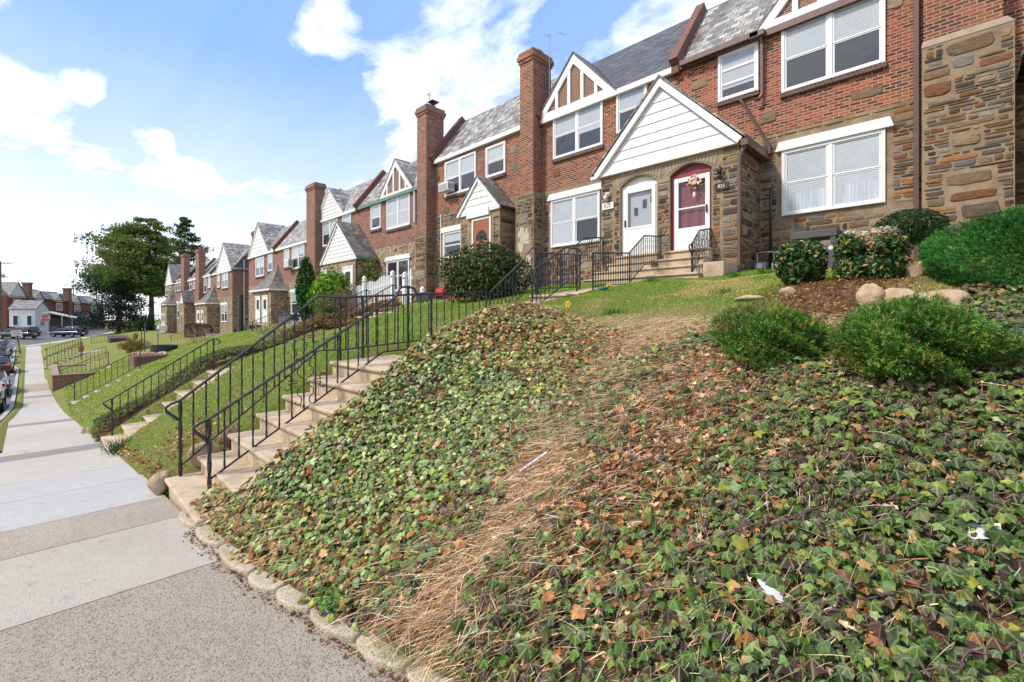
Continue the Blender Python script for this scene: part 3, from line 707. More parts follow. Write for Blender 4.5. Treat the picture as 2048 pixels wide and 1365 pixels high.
def chimney(parent, x0, x1, y0, y1, z0, z1, brickm, flues=2, pot=False):
    c = MB(); c.box(x0, x1, y0, y1, z0, z1 - .42)
    for k, (o, a, b) in enumerate(((.045, .42, .30), (.09, .30, .14), (.045, .14, 0))): c.box(x0 - o, x1 + o, y0 - o, y1 + o, z1 - a, z1 - b)
    ch = c.build('chimney', brickm, parent)
    f = MB(); xm, ym = (x0 + x1) / 2, (y0 + y1) / 2
    for k in range(flues): f.box(xm - .13 + (k - (flues - 1) / 2) * .3, xm + .13 + (k - (flues - 1) / 2) * .3 - .02, ym - .13, ym + .13, z1 - .02, z1 + .16)
    f.build('flue', plain('clay flue', (.38, .13, .07), .8, vary=.3), ch)
    if pot: MB().box(xm - .35, xm + .35, ym - .25, ym + .25, z1 + .3, z1 + .34).box(xm - .02, xm + .02, ym - .02, ym + .02, z1 + .12, z1 + .3).build('chimney_cap', M_irongrey, ch)
    return ch
def house(name_label, x0, x1, zf, ze, slope=M_slate, brickm=M_brick, parapet=True, rise=2.5, run=1.82, fascia=M_white, depth=8.5, stonem=None):
    t = thing('row_house', name_label, 'house', ((x0 + x1) / 2, YF, zf - .7), 'brick and stone row houses along the terrace')
    zb = ze - 2.8; g = zf - 2.2
    MB().box(x0, x1, YF, YF + depth, zb, ze).build('brick_wall', brickm, t)
    MB().box(x0, x1, YF - .012, YF + depth - .01, g, zb).build('stone_wall', stonem or M_stone, t)
    yb = YF + run
    s = MB(); s.prism([(x0, YF - .12, ze - .02), (x0, yb, ze + rise), (x0, yb, ze + rise - .12), (x0, YF + .0, ze - .02)], (x1 - x0, 0, 0))
    s.prism([(x0, YF + .002, ze + .001), (x0, yb - .01, ze + rise - .13), (x0, YF + depth, ze + rise - .4), (x0, YF + depth, ze + .001)], (x1 - x0, 0, 0), 1)
    s.prism([(x0, yb - .01, ze + rise - .01), (x0, yb + .12, ze + rise + .02), (x0, YF + depth + .1, ze + rise - .3), (x0, YF + depth, ze + rise - .42)], (x1 - x0, 0, 0), 1)
    r = s.build('roof', [slope, M_asph], t)
    e = MB(); e.box(x0, x1, YF - .15, YF - .002, ze - .20, ze - .025)
    e.build('eave_board', fascia, t)
    if parapet:
        p = MB(); d = Vector((0, run, rise)).normalized(); n = Vector((0, -rise, run)).normalized()
        a = Vector((x0, YF - .14, ze - .05)); b = Vector((x0, yb + .02, ze + rise + .02))
        p.obox((a + b) / 2 + n * .12, (.14, 0, 0), (b - a) / 2, n * .15)
        p.obox((x0, YF - .1, ze - .16), (.12, 0, 0), (0, .1, 0), (0, 0, .12))
        p.build('party_parapet', M_cop, t, bevel=.02)
    return t
def block(parent, x0, x1, y0, y1, z0, z1, m, name='porch_wall'):
    return MB().box(x0, x1, y0, y1, z0, z1).build(name, m, parent)
def door(parent, x0, x1, z0, z1, Y, mat=None, frame=M_white, glass=True):
    f = MB(); f.box(x0, x0 + .09, Y - .05, Y + .02, z0, z1); f.box(x1 - .09, x1, Y - .05, Y + .02, z0, z1); f.box(x0 + .09, x1 - .09, Y - .05, Y + .02, z1 - .09, z1)
    f.box(x0 + .09, x1 - .09, Y - .025, Y + .015, z0, z1 - .09, 1)
    d = f.build('door', [frame, mat or M_white], parent)
    if glass:
        w = x1 - x0
        MB().box(x0 + .26 * w, x1 - .26 * w, Y - .032, Y - .0255, z0 + .5 * (z1 - z0), z1 - .32).build('door_pane', M_dark, d)
    MB().tube([(x1 - .16, Y - .06, z0 + .95), (x1 - .16, Y - .06, z0 + 1.07)], .018, 6).build('door_handle', M_iron, d)
    return d
def gable_porch(t, x0, x1, y0, zf, ze, za, roofm, boards=7, wallm=None):
    """a stone porch with a sided gable and a slate roof running back to the facade"""
    zg = zf - 2.
    block(t, x0, x1, y0, YF - .013, zg, ze, wallm or M_stone)
    xm = (x0 + x1) / 2; o = .14
    s = MB(); siding(s, x0 - o + .04, x1 + o - .04, xm, ze - .02, za - .06, y0 - .06, boards)
    rake(s, (xm, y0 - .13, za), (x0 - o, y0 - .13, ze - .05), .13, .06); rake(s, (xm, y0 - .1315, za), (x1 + o, y0 - .1315, ze - .05), .13, .06)
    s.box(x0 - o + .05, x1 + o - .05, y0 - .075, y0 + .0, ze - .10, ze - .021)
    s.build('porch_gable', M_siding, t)
    r = MB(); th = .07
    for s_, xe in ((-1, x0 - o), (1, x1 + o)):
        r.prism([(xm, y0 - .16, za + th), (xe + s_ * .04, y0 - .16, ze - .05 + th), (xe + s_ * .04, y0 - .16, ze - .05), (xm, y0 - .16, za)], (0, YF - y0 + .15, 0))
    r.build('porch_roof', roofm, t)
def hip_porch(t, x0, x1, y0, zf, ze, za, xa, roofm=M_slatedk):
    zg = zf - 2.
    block(t, x0, x1, y0, YF - .013, zg, ze, M_stone)
    o = .22; A = [(x0 - o, YF, ze), (x0 - o, y0 - o, ze), (x1 + o, y0 - o, ze), (x1 + o, YF, ze)]
    zm = lerp(ze, za, .27); k = .42
    B = [(lerp(x0 - o, xa, k), YF, zm), (lerp(x0 - o, xa, k), lerp(y0 - o, YF, k), zm), (lerp(x1 + o, xa, k), lerp(y0 - o, YF, k), zm), (lerp(x1 + o, xa, k), YF, zm)]
    T = (xa, YF - .002, za)
    r = MB(); r.add(A + B + [T], [(0, 1, 5, 4), (1, 2, 6, 5), (2, 3, 7, 6), (4, 5, 8), (5, 6, 8), (6, 7, 8), (3, 2, 1, 0)])
    r.build('porch_roof', roofm, t)
    e = MB(); e.box(x0 - o + .02, x1 + o - .02, y0 - o + .02, y0 - .003, ze - .16, ze - .004); e.box(x1 + .004, x1 + o - .02, y0 - .002, YF - .02, ze - .16, ze - .004); e.box(x0 - o + .02, x0 - .004, y0 - .002, YF - .02, ze - .16, ze - .004)
    e.build('porch_eave', M_trim, t)
def downpipe(t, pts, m, r=.045, name='downpipe'):
    return MB().tube(pts, r, 4).build(name, m, t)
# ---------------------------------------------------------------- house with the red door (nearest)
h822 = house('nearest brick and stone row house, red door with wreath, brown downpipes', -6.43, -.80, 1.78, 7.62, M_slate, fascia=M_brown, stonem=M_mortar_wall)
pxwin(h822, 1563.5, 1771.5, 58.6, 188.5, near=True, blind=(.52, .5))
w = pxwin(h822, 1437, 1518, 115, 207, cols=1, style='three', near=True, blind=(.78,))
pxwin(h822, 1564.5, 1771.5, 305, 434, near=True, style='lower', lintel=True, blind=(.66, .66), curtain=True)
rf, gb = gable(h822, -4.19, -.85, 7.62, 9.5, 'timber', near=True)
rf.build('gable_roof', M_slate, h822)
# shared porch
PY = 12.0; px0, px1 = -8.14, -4.13; zs_, za_ = 4.36, 6.55
dA = (-7.47, -6.30); dB = (-5.92, -4.79); zd = 1.77; zsp = 3.85; rise_ = .22
arch = lambda d, n=10: [(lerp(d[0], d[1], k / n), zsp + rise_ * (1 - (2 * k / n - 1) ** 2)) for k in range(n + 1)]
b = MB(); th = .42; y1 = PY + th
b.box(px0, dA[0], PY, y1, -.2, zs_); b.box(dA[1], dB[0], PY, y1, -.2, zs_); b.box(dB[1], px1, PY, YF - .013, -.2, zs_)
b.box(px0, px0 + .4, y1, YF - .013, -.2, zs_)
for d in (dA, dB):
    P = arch(d); b.box(d[0], d[1], PY + .02, y1, -.2, zd - .02)
    for (xa, z_a), (xb, z_b) in zip(P, P[1:]):
        b.add([(xa, PY, z_a), (xb, PY, z_b), (xb, PY, zs_), (xa, PY, zs_), (xa, y1, z_a), (xb, y1, z_b)], [(0, 1, 2, 3), (0, 4, 5, 1)])
b.build('porch_wall', M_mortar_wall, h822)
rubble(h822, 'y', PY, px0, px1, .6, zs_ - .1, [(dA[0] - .24, dB[1] + .24, 0, zs_)], 1, big=.06)
rubble(h822, 'y', PY, dA[0] - .22, dB[1] + .22, .6, 3.84, [(dA[0] - .0, dA[1] + .0, 0, 9), (dB[0] - .0, dB[1] + .0, 0, 9)], 2, big=.02)
rubble(h822, 'x', px1, PY, YF - .03, .6, zs_ - .25, (), 3, big=.05)
v = MB()
M_vous = material('arch stone', lambda nt, bs: setp(nt, bs, rough=.9, spec=.2, color=nt.mix(nt.noise(nt.pos(), 7., 5, .7), (.22, .165, .105), (.40, .34, .26)), normal=nt.bump(nt.noise(nt.pos(), 40., 4), .012)))
for d in (dA, dB):
    n = 15
    for k in range(n):
        f = lambda q: (lerp(d[0] - .1, d[1] + .1, q), zsp + .02 + rise_ * (1 - (2 * q - 1) ** 2), (2 * q - 1) * .22)
        a, c = f((k + .07) / n), f((k + .93) / n); hh = .24 + .03 * ((k * 7) % 3)
        v.prism([(a[0], PY - .012, a[1]), (c[0], PY - .012, c[1]), (c[0] + c[2] * hh, PY - .012, c[1] + hh), (a[0] + a[2] * hh, PY - .012, a[1] + hh)], (0, .05, 0))
v.build('arch_stone', M_vous, h822)
s = MB(); xm = (px0 + px1) / 2; o = .14
siding(s, px0 - o + .06, px1 + o - .06, xm, zs_ - .02, za_ - .08, PY - .08, 8)
s.build('porch_gable', M_siding, h822)
s = MB(); rake(s, (xm, PY - .19, za_), (px0 - o, PY - .19, zs_ - .02), .17, .08); rake(s, (xm, PY - .192, za_), (px1 + o, PY - .192, zs_ - .02), .17, .08)
s.box(px0 - o + .1, px1 + o - .1, PY - .12, PY + .02, zs_ - .12, zs_ - .021); s.box(px0 - o - .12, px0 - o + .1, PY - .19, PY, zs_ - .16, zs_ - .06)
s.build('barge_board', M_white, h822, bevel=.006)
r = MB(); th = .08
for s_, xe in ((-1, px0 - o), (1, px1 + o)):
    r.prism([(xm, PY - .22, za_ + th), (xe + s_ * .08, PY - .22, zs_ - .05 + th), (xe + s_ * .08, PY - .22, zs_ - .05), (xm, PY - .22, za_)], (0, YF - PY + .21, 0))
r.build('porch_roof', M_slatedk, h822)
g = MB(); g.box(px1 + .10, px1 + .26, PY - .18, YF - .02, zs_ - .22, zs_ - .06)
g.tube([(px1 + .16, PY - .08, zs_ - .2), (px1 + .03, PY - .07, zs_ - .45), (px1 + .03, PY - .07, 1.0)], .05, 4)
g.tube([(-4.62, YF - .07, 6.0), (-4.55, YF - .09, 5.92), (-3.86, YF - .09, 4.5), (-3.86, YF - .09, 4.3)], .045, 4)
g.build('porch_gutter', M_brown, h822)
g = MB(); g.box(-6.25, -4.10, YF - .28, YF - .152, 7.46, 7.60); g.box(-4.3, -3.95, YF - .28, YF - .14, 7.44, 7.58)
g.tube([(-4.05, YF - .16, 7.46), (-4.05, YF - .10, 7.25), (-4.05, YF - .08, 5.95), (-4.10, YF - .14, 5.82), (-4.2, YF - .2, 5.80)], .05, 4)
g.build('eave_gutter', M_brown, h822)
downpipe(h822, [(-.94, YF - .09, 9.0), (-.94, YF - .09, 1.0)], M_brown, .065)
ac = MB(); Pb = arch(dB, 16)
M_redpaint = plain('red paint', (.22, .018, .022), .4, vary=.15); M_dkred = plain('dark red door', (.24, .035, .03), .45, vary=.2)
def arch_door(t, d, fm, inner, name):
    P = arch(d, 16); f = MB(); yd = PY + .14
    f.add([(d[0], yd, zsp - .06)] + [(x, yd, z) for x, z in P] + [(d[1], yd, zsp - .06)], [tuple(range(len(P) + 2))[::-1]])
    f.box(d[0], d[0] + .09, yd - .05, yd + .05, zd, zsp); f.box(d[1] - .07, d[1], yd - .05, yd + .05, zd, zsp); f.box(d[0] + .09, d[1] - .07, yd - .048, yd + .05, zsp - .10, zsp)
    ob = f.build('door', [fm], t, bevel=.006)
    MB().box(d[0] + .1, d[1] - .08, yd + .02, yd + .07, zd, zsp - .1).build('inner_door', inner, ob)
    a, c, zt = d[0] + .095, d[1] - .075, zsp - .105; fr = MB(); w1 = .12
    fr.box(a, a + w1, yd - .075, yd - .045, zd, zt); fr.box(c - w1, c, yd - .075, yd - .045, zd, zt); fr.box(a + w1, c - w1, yd - .074, yd - .046, zt - w1, zt)
    return ob, fr, a + w1, c - w1, zt - w1, yd
ob, fr, a, c, zt, yd = arch_door(h822, dB, M_redpaint, M_dkred, 'd')
fr.box(a, c, yd - .074, yd - .046, zd, zd + .62); fr.box(a, c, yd - .074, yd - .046, zd + 1.12, zd + 1.16)
fr.build('storm_door', M_white, ob, bevel=.006)
MB().poly([(a, yd - .058, zd + .62), (c, yd - .058, zd + .62), (c, yd - .058, zt), (a, yd - .058, zt)]).build('storm_pane', M_glass, ob)
sc = MB()
for k in range(5):
    for s_ in (-1, 1):
        cx_, cz_ = (a + c) / 2 + s_ * .14, zd + .72 + k * .085
        sc.tube([(cx_ + .06 * math.cos(q * .6) * (1 - q / 14), yd - .055, cz_ + .05 * math.sin(q * .6) * (1 - q / 14)) for q in range(12)], .005, 4)
sc.build('screen_scroll', plain('faded screen scroll', (.24, .13, .15), .5), ob)
MB().box(c + .03, c + .06, yd - .12, yd - .075, zd + .95, zd + 1.15).build('door_handle', M_iron, ob)
# number plate and lamp of this house
def num_plate(t, c3, w, h, bodym, txt, txtm, trim=None):
    x, y, z = c3; p = MB(); p.box(x - w / 2, x + w / 2, y - .03, y, z - h / 2, z + h / 2); ob = p.build('number_plate', bodym, t, bevel=.008)
    if trim:
        q = MB(); e = .022
        q.box(x - w / 2 - e, x + w / 2 + e, y - .045, y - .002, z + h / 2, z + h / 2 + e); q.box(x - w / 2 - e, x + w / 2 + e, y - .045, y - .002, z - h / 2 - e, z - h / 2)
        q.box(x - w / 2 - e, x - w / 2, y - .045, y - .002, z - h / 2, z + h / 2); q.box(x + w / 2, x + w / 2 + e, y - .045, y - .002, z - h / 2, z + h / 2)
        q.build('plate_frame', trim, ob)
    text(txt, h * .9, txtm, ob, (x, y - .031, z), (R(90), 0, 0))
    return ob
X, _, Zp = onY(1444, 373, PY)
num_plate(h822, (X, PY - .02, Zp), .27, .13, plain('black plate', (.012, .012, .013), .4), '822', M_white, M_brown)
X, _, Zl = onY(1443, 346, PY)
lm = MB(); lm.lathe([(.015, -.02), (.05, .0), (.075, .12), (.02, .2), (.012, .23)], (X, PY - .13, Zl - .06), 8); lm.lathe([(.02, -.13), (.045, -.05), (.05, -.02)], (X, PY - .13, Zl - .06), 8)
lm.tube([(X, PY - .13, Zl - .15), (X, PY - .05, Zl - .2), (X, PY, Zl - .1)], .012, 5); lm.build('wall_lamp', M_iron, h822, smooth=True)
# ---------------------------------------------------------------- house 820
h820 = house('brick row house with white storm door, number 820 plate and dark shingle roof', -11.95, -6.431, 1.78, 7.62, M_asph, stonem=M_mortar_wall)
pxwin(h820, 1107.6, 1206.7, 232.8, 320.7, near=True, blind=(.48, .62))
pxwin(h820, 1234, 1295, 187, 269, near=True, cols=1, blind=(.5,))
pxwin(h820, 1103.2, 1201.4, 403.5, 496.6, near=True, style='lower', lintel=True, blind=(1., .52))
rf, gb = gable(h820, -12.05, -8.58, 7.60, 9.52, 'timber', near=True); rf.build('gable_roof', M_asph, h820)
ob, fr, a, c, zt, yd = arch_door(h820, dA, M_white, plain('grey white door', (.42, .43, .44), .5, vary=.05), 'd')
fr.box(a, c, yd - .074, yd - .046, zd, zd + .33); fr.box(a, c, yd - .074, yd - .046, zd + .80, zd + .86)
fr.box(a, c, yd - .066, yd - .05, zd + .33, zd + .80)
fr.build('storm_door', M_white, ob, bevel=.006)
MB().poly([(a, yd - .058, zd + .86), (c, yd - .058, zd + .86), (c, yd - .058, zt), (a, yd - .058, zt)]).build('storm_pane', M_glass, ob)
q = MB(); w_ = c - a
q.box(a + .22 * w_, a + .36 * w_, yd + .0, yd + .019, zd + 1.2, zd + 1.42); q.box(a + .58 * w_, a + .73 * w_, yd + .0, yd + .019, zd + 1.38, zd + 1.62); q.box(a + .9 * w_, c, yd + .0, yd + .019, zd + 1.5, zd + 1.7)
q.build('door_pane', M_dark, ob)
MB().box(a + .3 * w_, a + .92 * w_, yd - .05, yd + .018, zd + .62, zd + .72).build('mail_slot', plain('steel flap', (.45, .46, .47), .35, .8), ob)
MB().box(a - .09, a - .06, yd - .12, yd - .075, zd + .88, zd + 1.08).build('door_handle', M_iron, ob)
X, _, Zp = onY(1217, 413, PY); num_plate(h820, (X, PY - .015, Zp), .40, .20, M_white, '820', plain('brown number', (.20, .06, .04), .5))
X, _, Zl = onY(1217, 393, PY)
MB().blob((X, PY - .08, Zl + .05), (.05, .06, .05), 1, .05).blob((X - .03, PY - .12, Zl - .06), (.065, .065, .075), 2, .05).box(X - .05, X + .05, PY - .03, PY, Zl - .02, Zl + .1).build('flood_lamp', M_trim, h820, smooth=True)
wr_ = lambda a, b_, c, d: (onY(a, c, YF)[0] - .1, onY(b_, c, YF)[0] + .1, onY(a, d, YF)[2] - .02, onY(a, c, YF)[2] + .28)
rubble(h822, 'y', YF - .012, -4.12, -.84, .8, 4.80, [wr_(1564.5, 1771.5, 305, 434)], 4, big=.20)
rubble(h820, 'y', YF - .012, -11.84, px0 - .02, .6, 4.80, [wr_(1103.2, 1201.4, 403.5, 496.6)], 5, big=.12)
rubble(h820, 'y', 12.99, -12.76, -11.86, .6, 4.7, [(-12.7, -12.0, 1.8, 3.5)], 8, big=.12); rubble(h820, 'x', -11.84, 13.0, YF - .03, .6, 4.7, (), 9, big=.05)
accent(h822, [(1399, 169, .5, .3), (1536, 237, .42, .34), (1733, 186, .62, .25), (1790, 8, .3, .25)], YF, 60); accent(h820, [(1088.6, 266.5, .28, .28), (1113.5, 347, .36, .36)], YF, 70)
ch1 = chimney(h820, -12.61, -11.92, 13.05, 14.1, 4.75, onY(1063, 97, 13.05)[2], M_brick)
block(h820, -12.78, -11.84, 12.99, 14.0, -.5, 4.75, M_mortar_wall, 'chimney_base')
M_mortar = plain('pale mortar', (.50, .44, .34), .9, vary=.3); q = random.Random(3)
for (xx, zz, rx, rz) in ((-12.45, 3.25, .16, .2), (-12.3, 2.95, .2, .12), (-12.5, 2.75, .12, .22), (-12.2, 3.15, .1, .25), (-12.15, 2.25, .14, .12), (-12.05, 1.95, .1, .1)): MB().blob((xx, 12.985, zz), (rx, .014, rz), q.randint(0, 99), .5).build('mortar_patch', M_mortar, h820)
for (xx, zz, rx, rz) in ((-11.35, 4.35, .09, .3), (-11.4, 3.9, .12, .12)): MB().blob((xx, YF - .02, zz), (rx, .02, rz), q.randint(0, 99), .5).build('mortar_patch', M_mortar, h820)
# ---------------------------------------------------------------- house 824 at the right edge with the broad stone chimney
h824 = house('row house at right edge behind the yews, broad stone and brick chimney', .30, 6.0, 1.95, 7.8, M_slatedk)
c = MB(); c.box(-.82, .51, 13.0, YF + .4, .2, onY(1843, 98, 13.0)[2]); c.build('chimney_base', M_mortar_wall, h824); rubble(h824, 'y', 13.0, -.82, .51, 1.0, onY(1843, 98, 13.0)[2] - .02, (), 7, big=.30)
zc_ = onY(1843, 98, 13.0)[2]
MB().prism([(-.83, 12.99, zc_), (.52, 12.99, zc_), (.41, 13.06, zc_ + .16), (-.81, 13.06, zc_ + .16)], (0, .45, 0)).build('chimney_shoulder', M_vous, h824)
chimney(h824, -.80, .36, 13.06, 14.2, zc_, 12.4, M_brick)
gable_porch(h824, .74, 3.4, 12.4, 1.95, 4.7, 6.6, M_slatedk)
# ---------------------------------------------------------------- house 818
h818 = house('brick row house with small white gabled porch and orange wooden door', -18.93, -11.951, 1.6, 7.72, M_slate, stonem=M_mortar_wall)
pxwin(h818, 890.8, 953, 326.6, 395.5, blind=(.5, .52)); pxwin(h818, 972.8, 1011.8, 297.3, 358, cols=1, blind=(.55,))
pxwin(h818, 887.8, 925, 467.3, 520, cols=1, style='lower', lintel=True, blind=(.35,))
gable_porch(h818, -15.85, -13.38, 12.69, 1.6, onY(1000.6, 412, 12.69)[2], onY(960, 354.4, 12.69)[2], M_slatedk, 5, M_mortar_wall)
x0, _, z1 = onY(945, 440, 12.69); x1 = onY(983, 440, 12.69)[0]
d = door(h818, x0, x1, 1.6, z1, 12.69, plain('orange wood', (.34, .105, .025), .35, vary=.4, scale=14), glass=False)
xm = (x0 + x1) / 2; fan = MB(); za = 1.6 + (z1 - 1.6) * .63
fan.add([(xm, 12.66, za)] + [(xm + .36 * math.cos(k * math.pi / 10), 12.66, za + .42 * math.sin(k * math.pi / 10)) for k in range(11)], [(0, k + 1, k + 2)[::-1] for k in range(10)])
fan.box(xm - .27, xm - .07, 12.657, 12.664, 1.6 + .75, za - .12); fan.box(xm + .07, xm + .27, 12.657, 12.664, 1.6 + .75, za - .12); fan.build('door_pane', M_dark, d)
MB().prism([(x0 - .28, 12.57, z1 + .04), (x1 - .05, 12.57, z1 + .04), (x1 - .08, 12.57, z1 + .36), (x0 - .24, 12.57, z1 + .36)], (0, .118, 0)).build('door_lintel', M_trim, h818)
ch2 = chimney(h818, -19.75, -18.95, 13.05, 14.1, 3.95, onY(853, 208, 13.05)[2], M_brick2)
block(h818, -19.85, -18.90, 12.98, 14.0, -1.5, 3.95, M_mortar_wall, 'chimney_base')
rubble(h818, 'y', YF - .012, -18.88, -12.8, .5, 4.9, [wr_(887.8, 925, 467.3, 520), (-16., -13.3, 0, 9)], 10, big=.1); rubble(h818, 'y', 12.98, -19.83, -18.92, .3, 3.9, (), 11, big=.15); rubble(h818, 'x', -18.90, 12.99, YF - .03, .3, 3.9, (), 12, big=0)
rubble(h818, 'y', 12.69, -15.83, -13.4, 1.2, 4.05, [(x0 - .3, x1 + .06, 0, 9)], 13, big=.05); rubble(h818, 'x', -13.38, 12.7, YF - .03, 1.0, 4.05, (), 14, big=.05)
accent(h818, [(877, 357, .3, .28), (894, 422, .34, .4), (1027, 299, .36, .36), (1028.5, 332, .36, .4)], YF, 80)
downpipe(h818, [onY(882, 430, YF - .05), onY(882, 530, YF - .05)], M_trim, .03, 'conduit')
# ---------------------------------------------------------------- houses 816 / 814 with a shared porch
h816 = house('brick row house with half timbered gable above the white picket fence', -26.9, -18.931, .78, 6.75, M_slate, M_brick2, fascia=M_copper)
pxwin(h816, 774.7, 820.9, 402, 461.5, blind=(1., 1.)); pxwin(h816, 742.9, 762.6, 414, 461.5, cols=1, blind=(.55,))
pxwin(h816, 774.7, 820, 524, 585, style='lower', lintel=True, blind=(0, 0))
rf, gb = gable(h816, onY(761.5, 399, YF)[0], onY(829.7, 373, YF)[0], 6.7, 8.6, 'timber'); rf.build('gable_roof', M_slate, h816)
gable_porch(h816, -29.2, -24.55, 12.3, .78, 3.38, 5.66, M_slatedk, 10)
g = MB(); g.tube([onY(723, 465, YF - .1), onY(723, 575 - 60, YF - .1)], .05, 4); g.tube([(-24.3, 12.2, 3.3), (-24.3, YF - .1, 3.3)], .06, 4); g.build('copper_downpipe', M_copper, h816)
downpipe(h816, [onY(829, 380, YF - .08), onY(829, 445, YF - .08)], M_white, .05)
downpipe(h816, [(-24.6, 12.25, 3.25), (-24.6, 12.25, 0)], M_cop, .06)
for (pa, pb_) in ((643, 655), (686, 707)):
    xa, xb = onY(pa, 550, 12.3)[0], onY(pb_, 550, 12.3)[0]
    door(h816 if pa > 680 else h816, xa, xb, .78, 2.95, 12.3)
h814 = house('row house with tall white sided gable left of the half timbered one', -33.0, -26.901, .78, 6.75, M_slate, M_brick2)
pxwin(h814, 646, 676.5, 447, 494.5, blind=(.45, .45)); pxwin(h814, 686, 703, 433, 480, cols=1, blind=(.5,)); window(h814, -32.2, -30.2, 1.7, 3.2, style='lower', lintel=True)
rf, gb = gable(h814, -33.3, -28.7, 6.7, 8.7, 'siding'); rf.build('gable_roof', M_slate, h814)
chimney(h814, -33.75, -32.25, 13.05, 13.75, 2.8, onY(627, 366, 13.05)[2], M_brick2, pot=False); block(h814, -33.85, -32.2, 12.98, 14.0, -2, 2.8, M_stone, 'chimney_base')
# ---------------------------------------------------------------- houses 812 / 810
h812 = house('row house with a window air conditioner behind the tall cone evergreen', -41.4, -33.001, -.43, 5.68, M_slate, M_brick2)
pxwin(h812, 585.3, 610, 495.4, 539.5, blind=(.5, .4)); pxwin(h812, 569, 579.5, 500.5, 536.5, cols=1, blind=(.45,)); pxwin(h812, 583.6, 600, 585.7, 629.8, cols=1, style='lower', lintel=True, blind=(.4,))
h810 = house('end row house with white sided gable and flared slate porch roof', -48.9, -41.401, -.43, 5.68, M_slate, M_brick2)
pxwin(h810, 512, 529, 518, 555, blind=(.5, .5)); pxwin(h810, 536.5, 546, 511, 543.6, cols=1, blind=(.5,))
rf, gb = gable(h810, -48.9, -42.95, 5.6, 8.5, 'siding'); rf.build('gable_roof', M_slate, h810)
hip_porch(h810, -43.6, -38.95, 12.35, -.43, 2.27, 4.4, -41.0)
for pa, pb_ in ((511.5, 521), (525, 536)): door(h810, onY(pa, 600, 12.35)[0], onY(pb_, 600, 12.35)[0], -.43, 1.75, 12.35)
# ---------------------------------------------------------------- second block, beyond the passage
hA = house('row house with brick side wall and white gable beyond the passage', -62.6, -54.4, -1.45, 5.0, M_slate, M_brick2, parapet=True)
pxwin(hA, 444.7, 457, 545.4, 577.6, blind=(.5, .5)); pxwin(hA, 435, 440.3, 549.4, 576, cols=1, blind=(.5,)); pxwin(hA, 443.4, 456, 610.7, 644.5, style='lower', lintel=True, blind=(.5, .4))
rf, gb = gable(hA, onY(433, 547, YF)[0], -54.3, 5.0, 8.0, 'siding'); rf.build('gable_roof', M_slate, hA)
hip_porch(hA, -64.7, -59.7, 12.4, -1.45, 1.62, 3.75, -61.6)
for pa, pb_ in ((394, 400), (403, 407.5)): door(hA, onY(pa, 630, 12.4)[0], onY(pb_, 630, 12.4)[0], -1.45, .8, 12.4)
chimney(hA, -55.3, -54.2, 15.6, 16.6, 4, 9.2, M_brick2, 1, True); downpipe(hA, [(-54.33, 14.6, 6), (-54.33, 14.6, -2)], M_trim, .05)
hB = house('row house behind the tall double brick chimney in the second block', -69.3, -62.601, -1.55, 5.0, M_slate, M_brick2)
pxwin(hB, 403, 413.6, 558.3, 587.3, blind=(.5, .5)); pxwin(hB, 416.8, 421.7, 553.5, 576.8, cols=1, blind=(.9,))
chimney(hB, -68.6, -66.9, 13.05, 13.75, -2, onY(396, 499, 13.05)[2], M_brick2)
hC = house('row house with small gabled slate porch between two chimneys', -77.0, -69.301, -1.7, 5.0, M_slate, M_brick2)
pxwin(hC, 375.7, 384, 559, 582.5, blind=(.5, .5)); pxwin(hC, 387, 390.5, 556, 579, cols=1)
gable_porch(hC, -74.1, -71.85, 12.43, -1.7, 1.9, 3.45, M_slatedk, 5); door(hC, -73.6, -72.5, -1.7, .5, 12.43, M_cop)
chimney(hC, -77.6, -75.6, 13.05, 13.75, -2, onY(368, 508, 13.05)[2], M_brick2)
hD = house('row house with pale blue grey roof past the far chimney', -84.5, -77.001, -1.8, 5.1, M_asph, M_brick2, fascia=M_white)
pxwin(hD, 356, 361.8, 560, 583, blind=(.5, .5)); pxwin(hD, 350.8, 354.4, 562, 584, cols=1); pxwin(hD, 355, 359.5, 607, 637, style='lower', lintel=True, cols=1)
hE = house('last row house of the second block beside the pine trunk', -92.5, -84.501, -1.9, 5.2, M_farslate, M_brick2)
pxwin(hE, 331.4, 337.5, 571, 592, blind=(.5, .5)); pxwin(hE, 339.5, 343, 568, 582.5, cols=1)
rf, gb = gable(hE, -92.4, -86.5, 5.2, 8.3, 'siding'); rf.build('gable_roof', M_farslate, hE)
hip_porch(hE, -89.1, -83.9, 12.4, -1.9, 1.95, 4.3, -86.0); door(hE, -88.2, -87, -1.9, .6, 12.4); door(hE, -86.4, -85.3, -1.9, .6, 12.4)
# ================================================================ steps, walks, iron railings, edging, rocks, yard things
def steps(label, x0, x1, pts, mat=None, group='flights of concrete steps', seed=0, crack=False, drop=.5):
    """pts: list of (Y, Z) of each nosing, from the bottom; each step a block with a rounded nosing"""
    q = random.Random(seed)
    t = thing('concrete_steps', label, 'steps', ((x0 + x1) / 2, pts[0][0], pts[0][1] - .2), group)
    for k, (y, z) in enumerate(pts):
        yb = (pts[k + 1][0] + .04) if k + 1 < len(pts) else y + (pts[-1][0] - pts[-2][0])
        e = q.uniform(-.012, .012); zz = z + q.uniform(-.008, .008)
        m = MB(); m.box(x0 + e, x1 + e, y + .03, yb, z - drop, zz - .055)
        m.box(x0 + e - .012, x1 + e + .012, y - .012, yb, zz - .054, zz)
        m.build('step', mat or M_conc, t, bevel=.02, seg=3)
    return t
S1 = [(1.02, -1.96), (1.35, -1.75), (1.69, -1.535), (2.03, -1.32), (2.37, -1.10), (2.71, -.88), (3.05, -.66)]
steps('long flight of tan concrete steps from sidewalk beside the ivy mound', -6.97, -5.30, S1, seed=1)
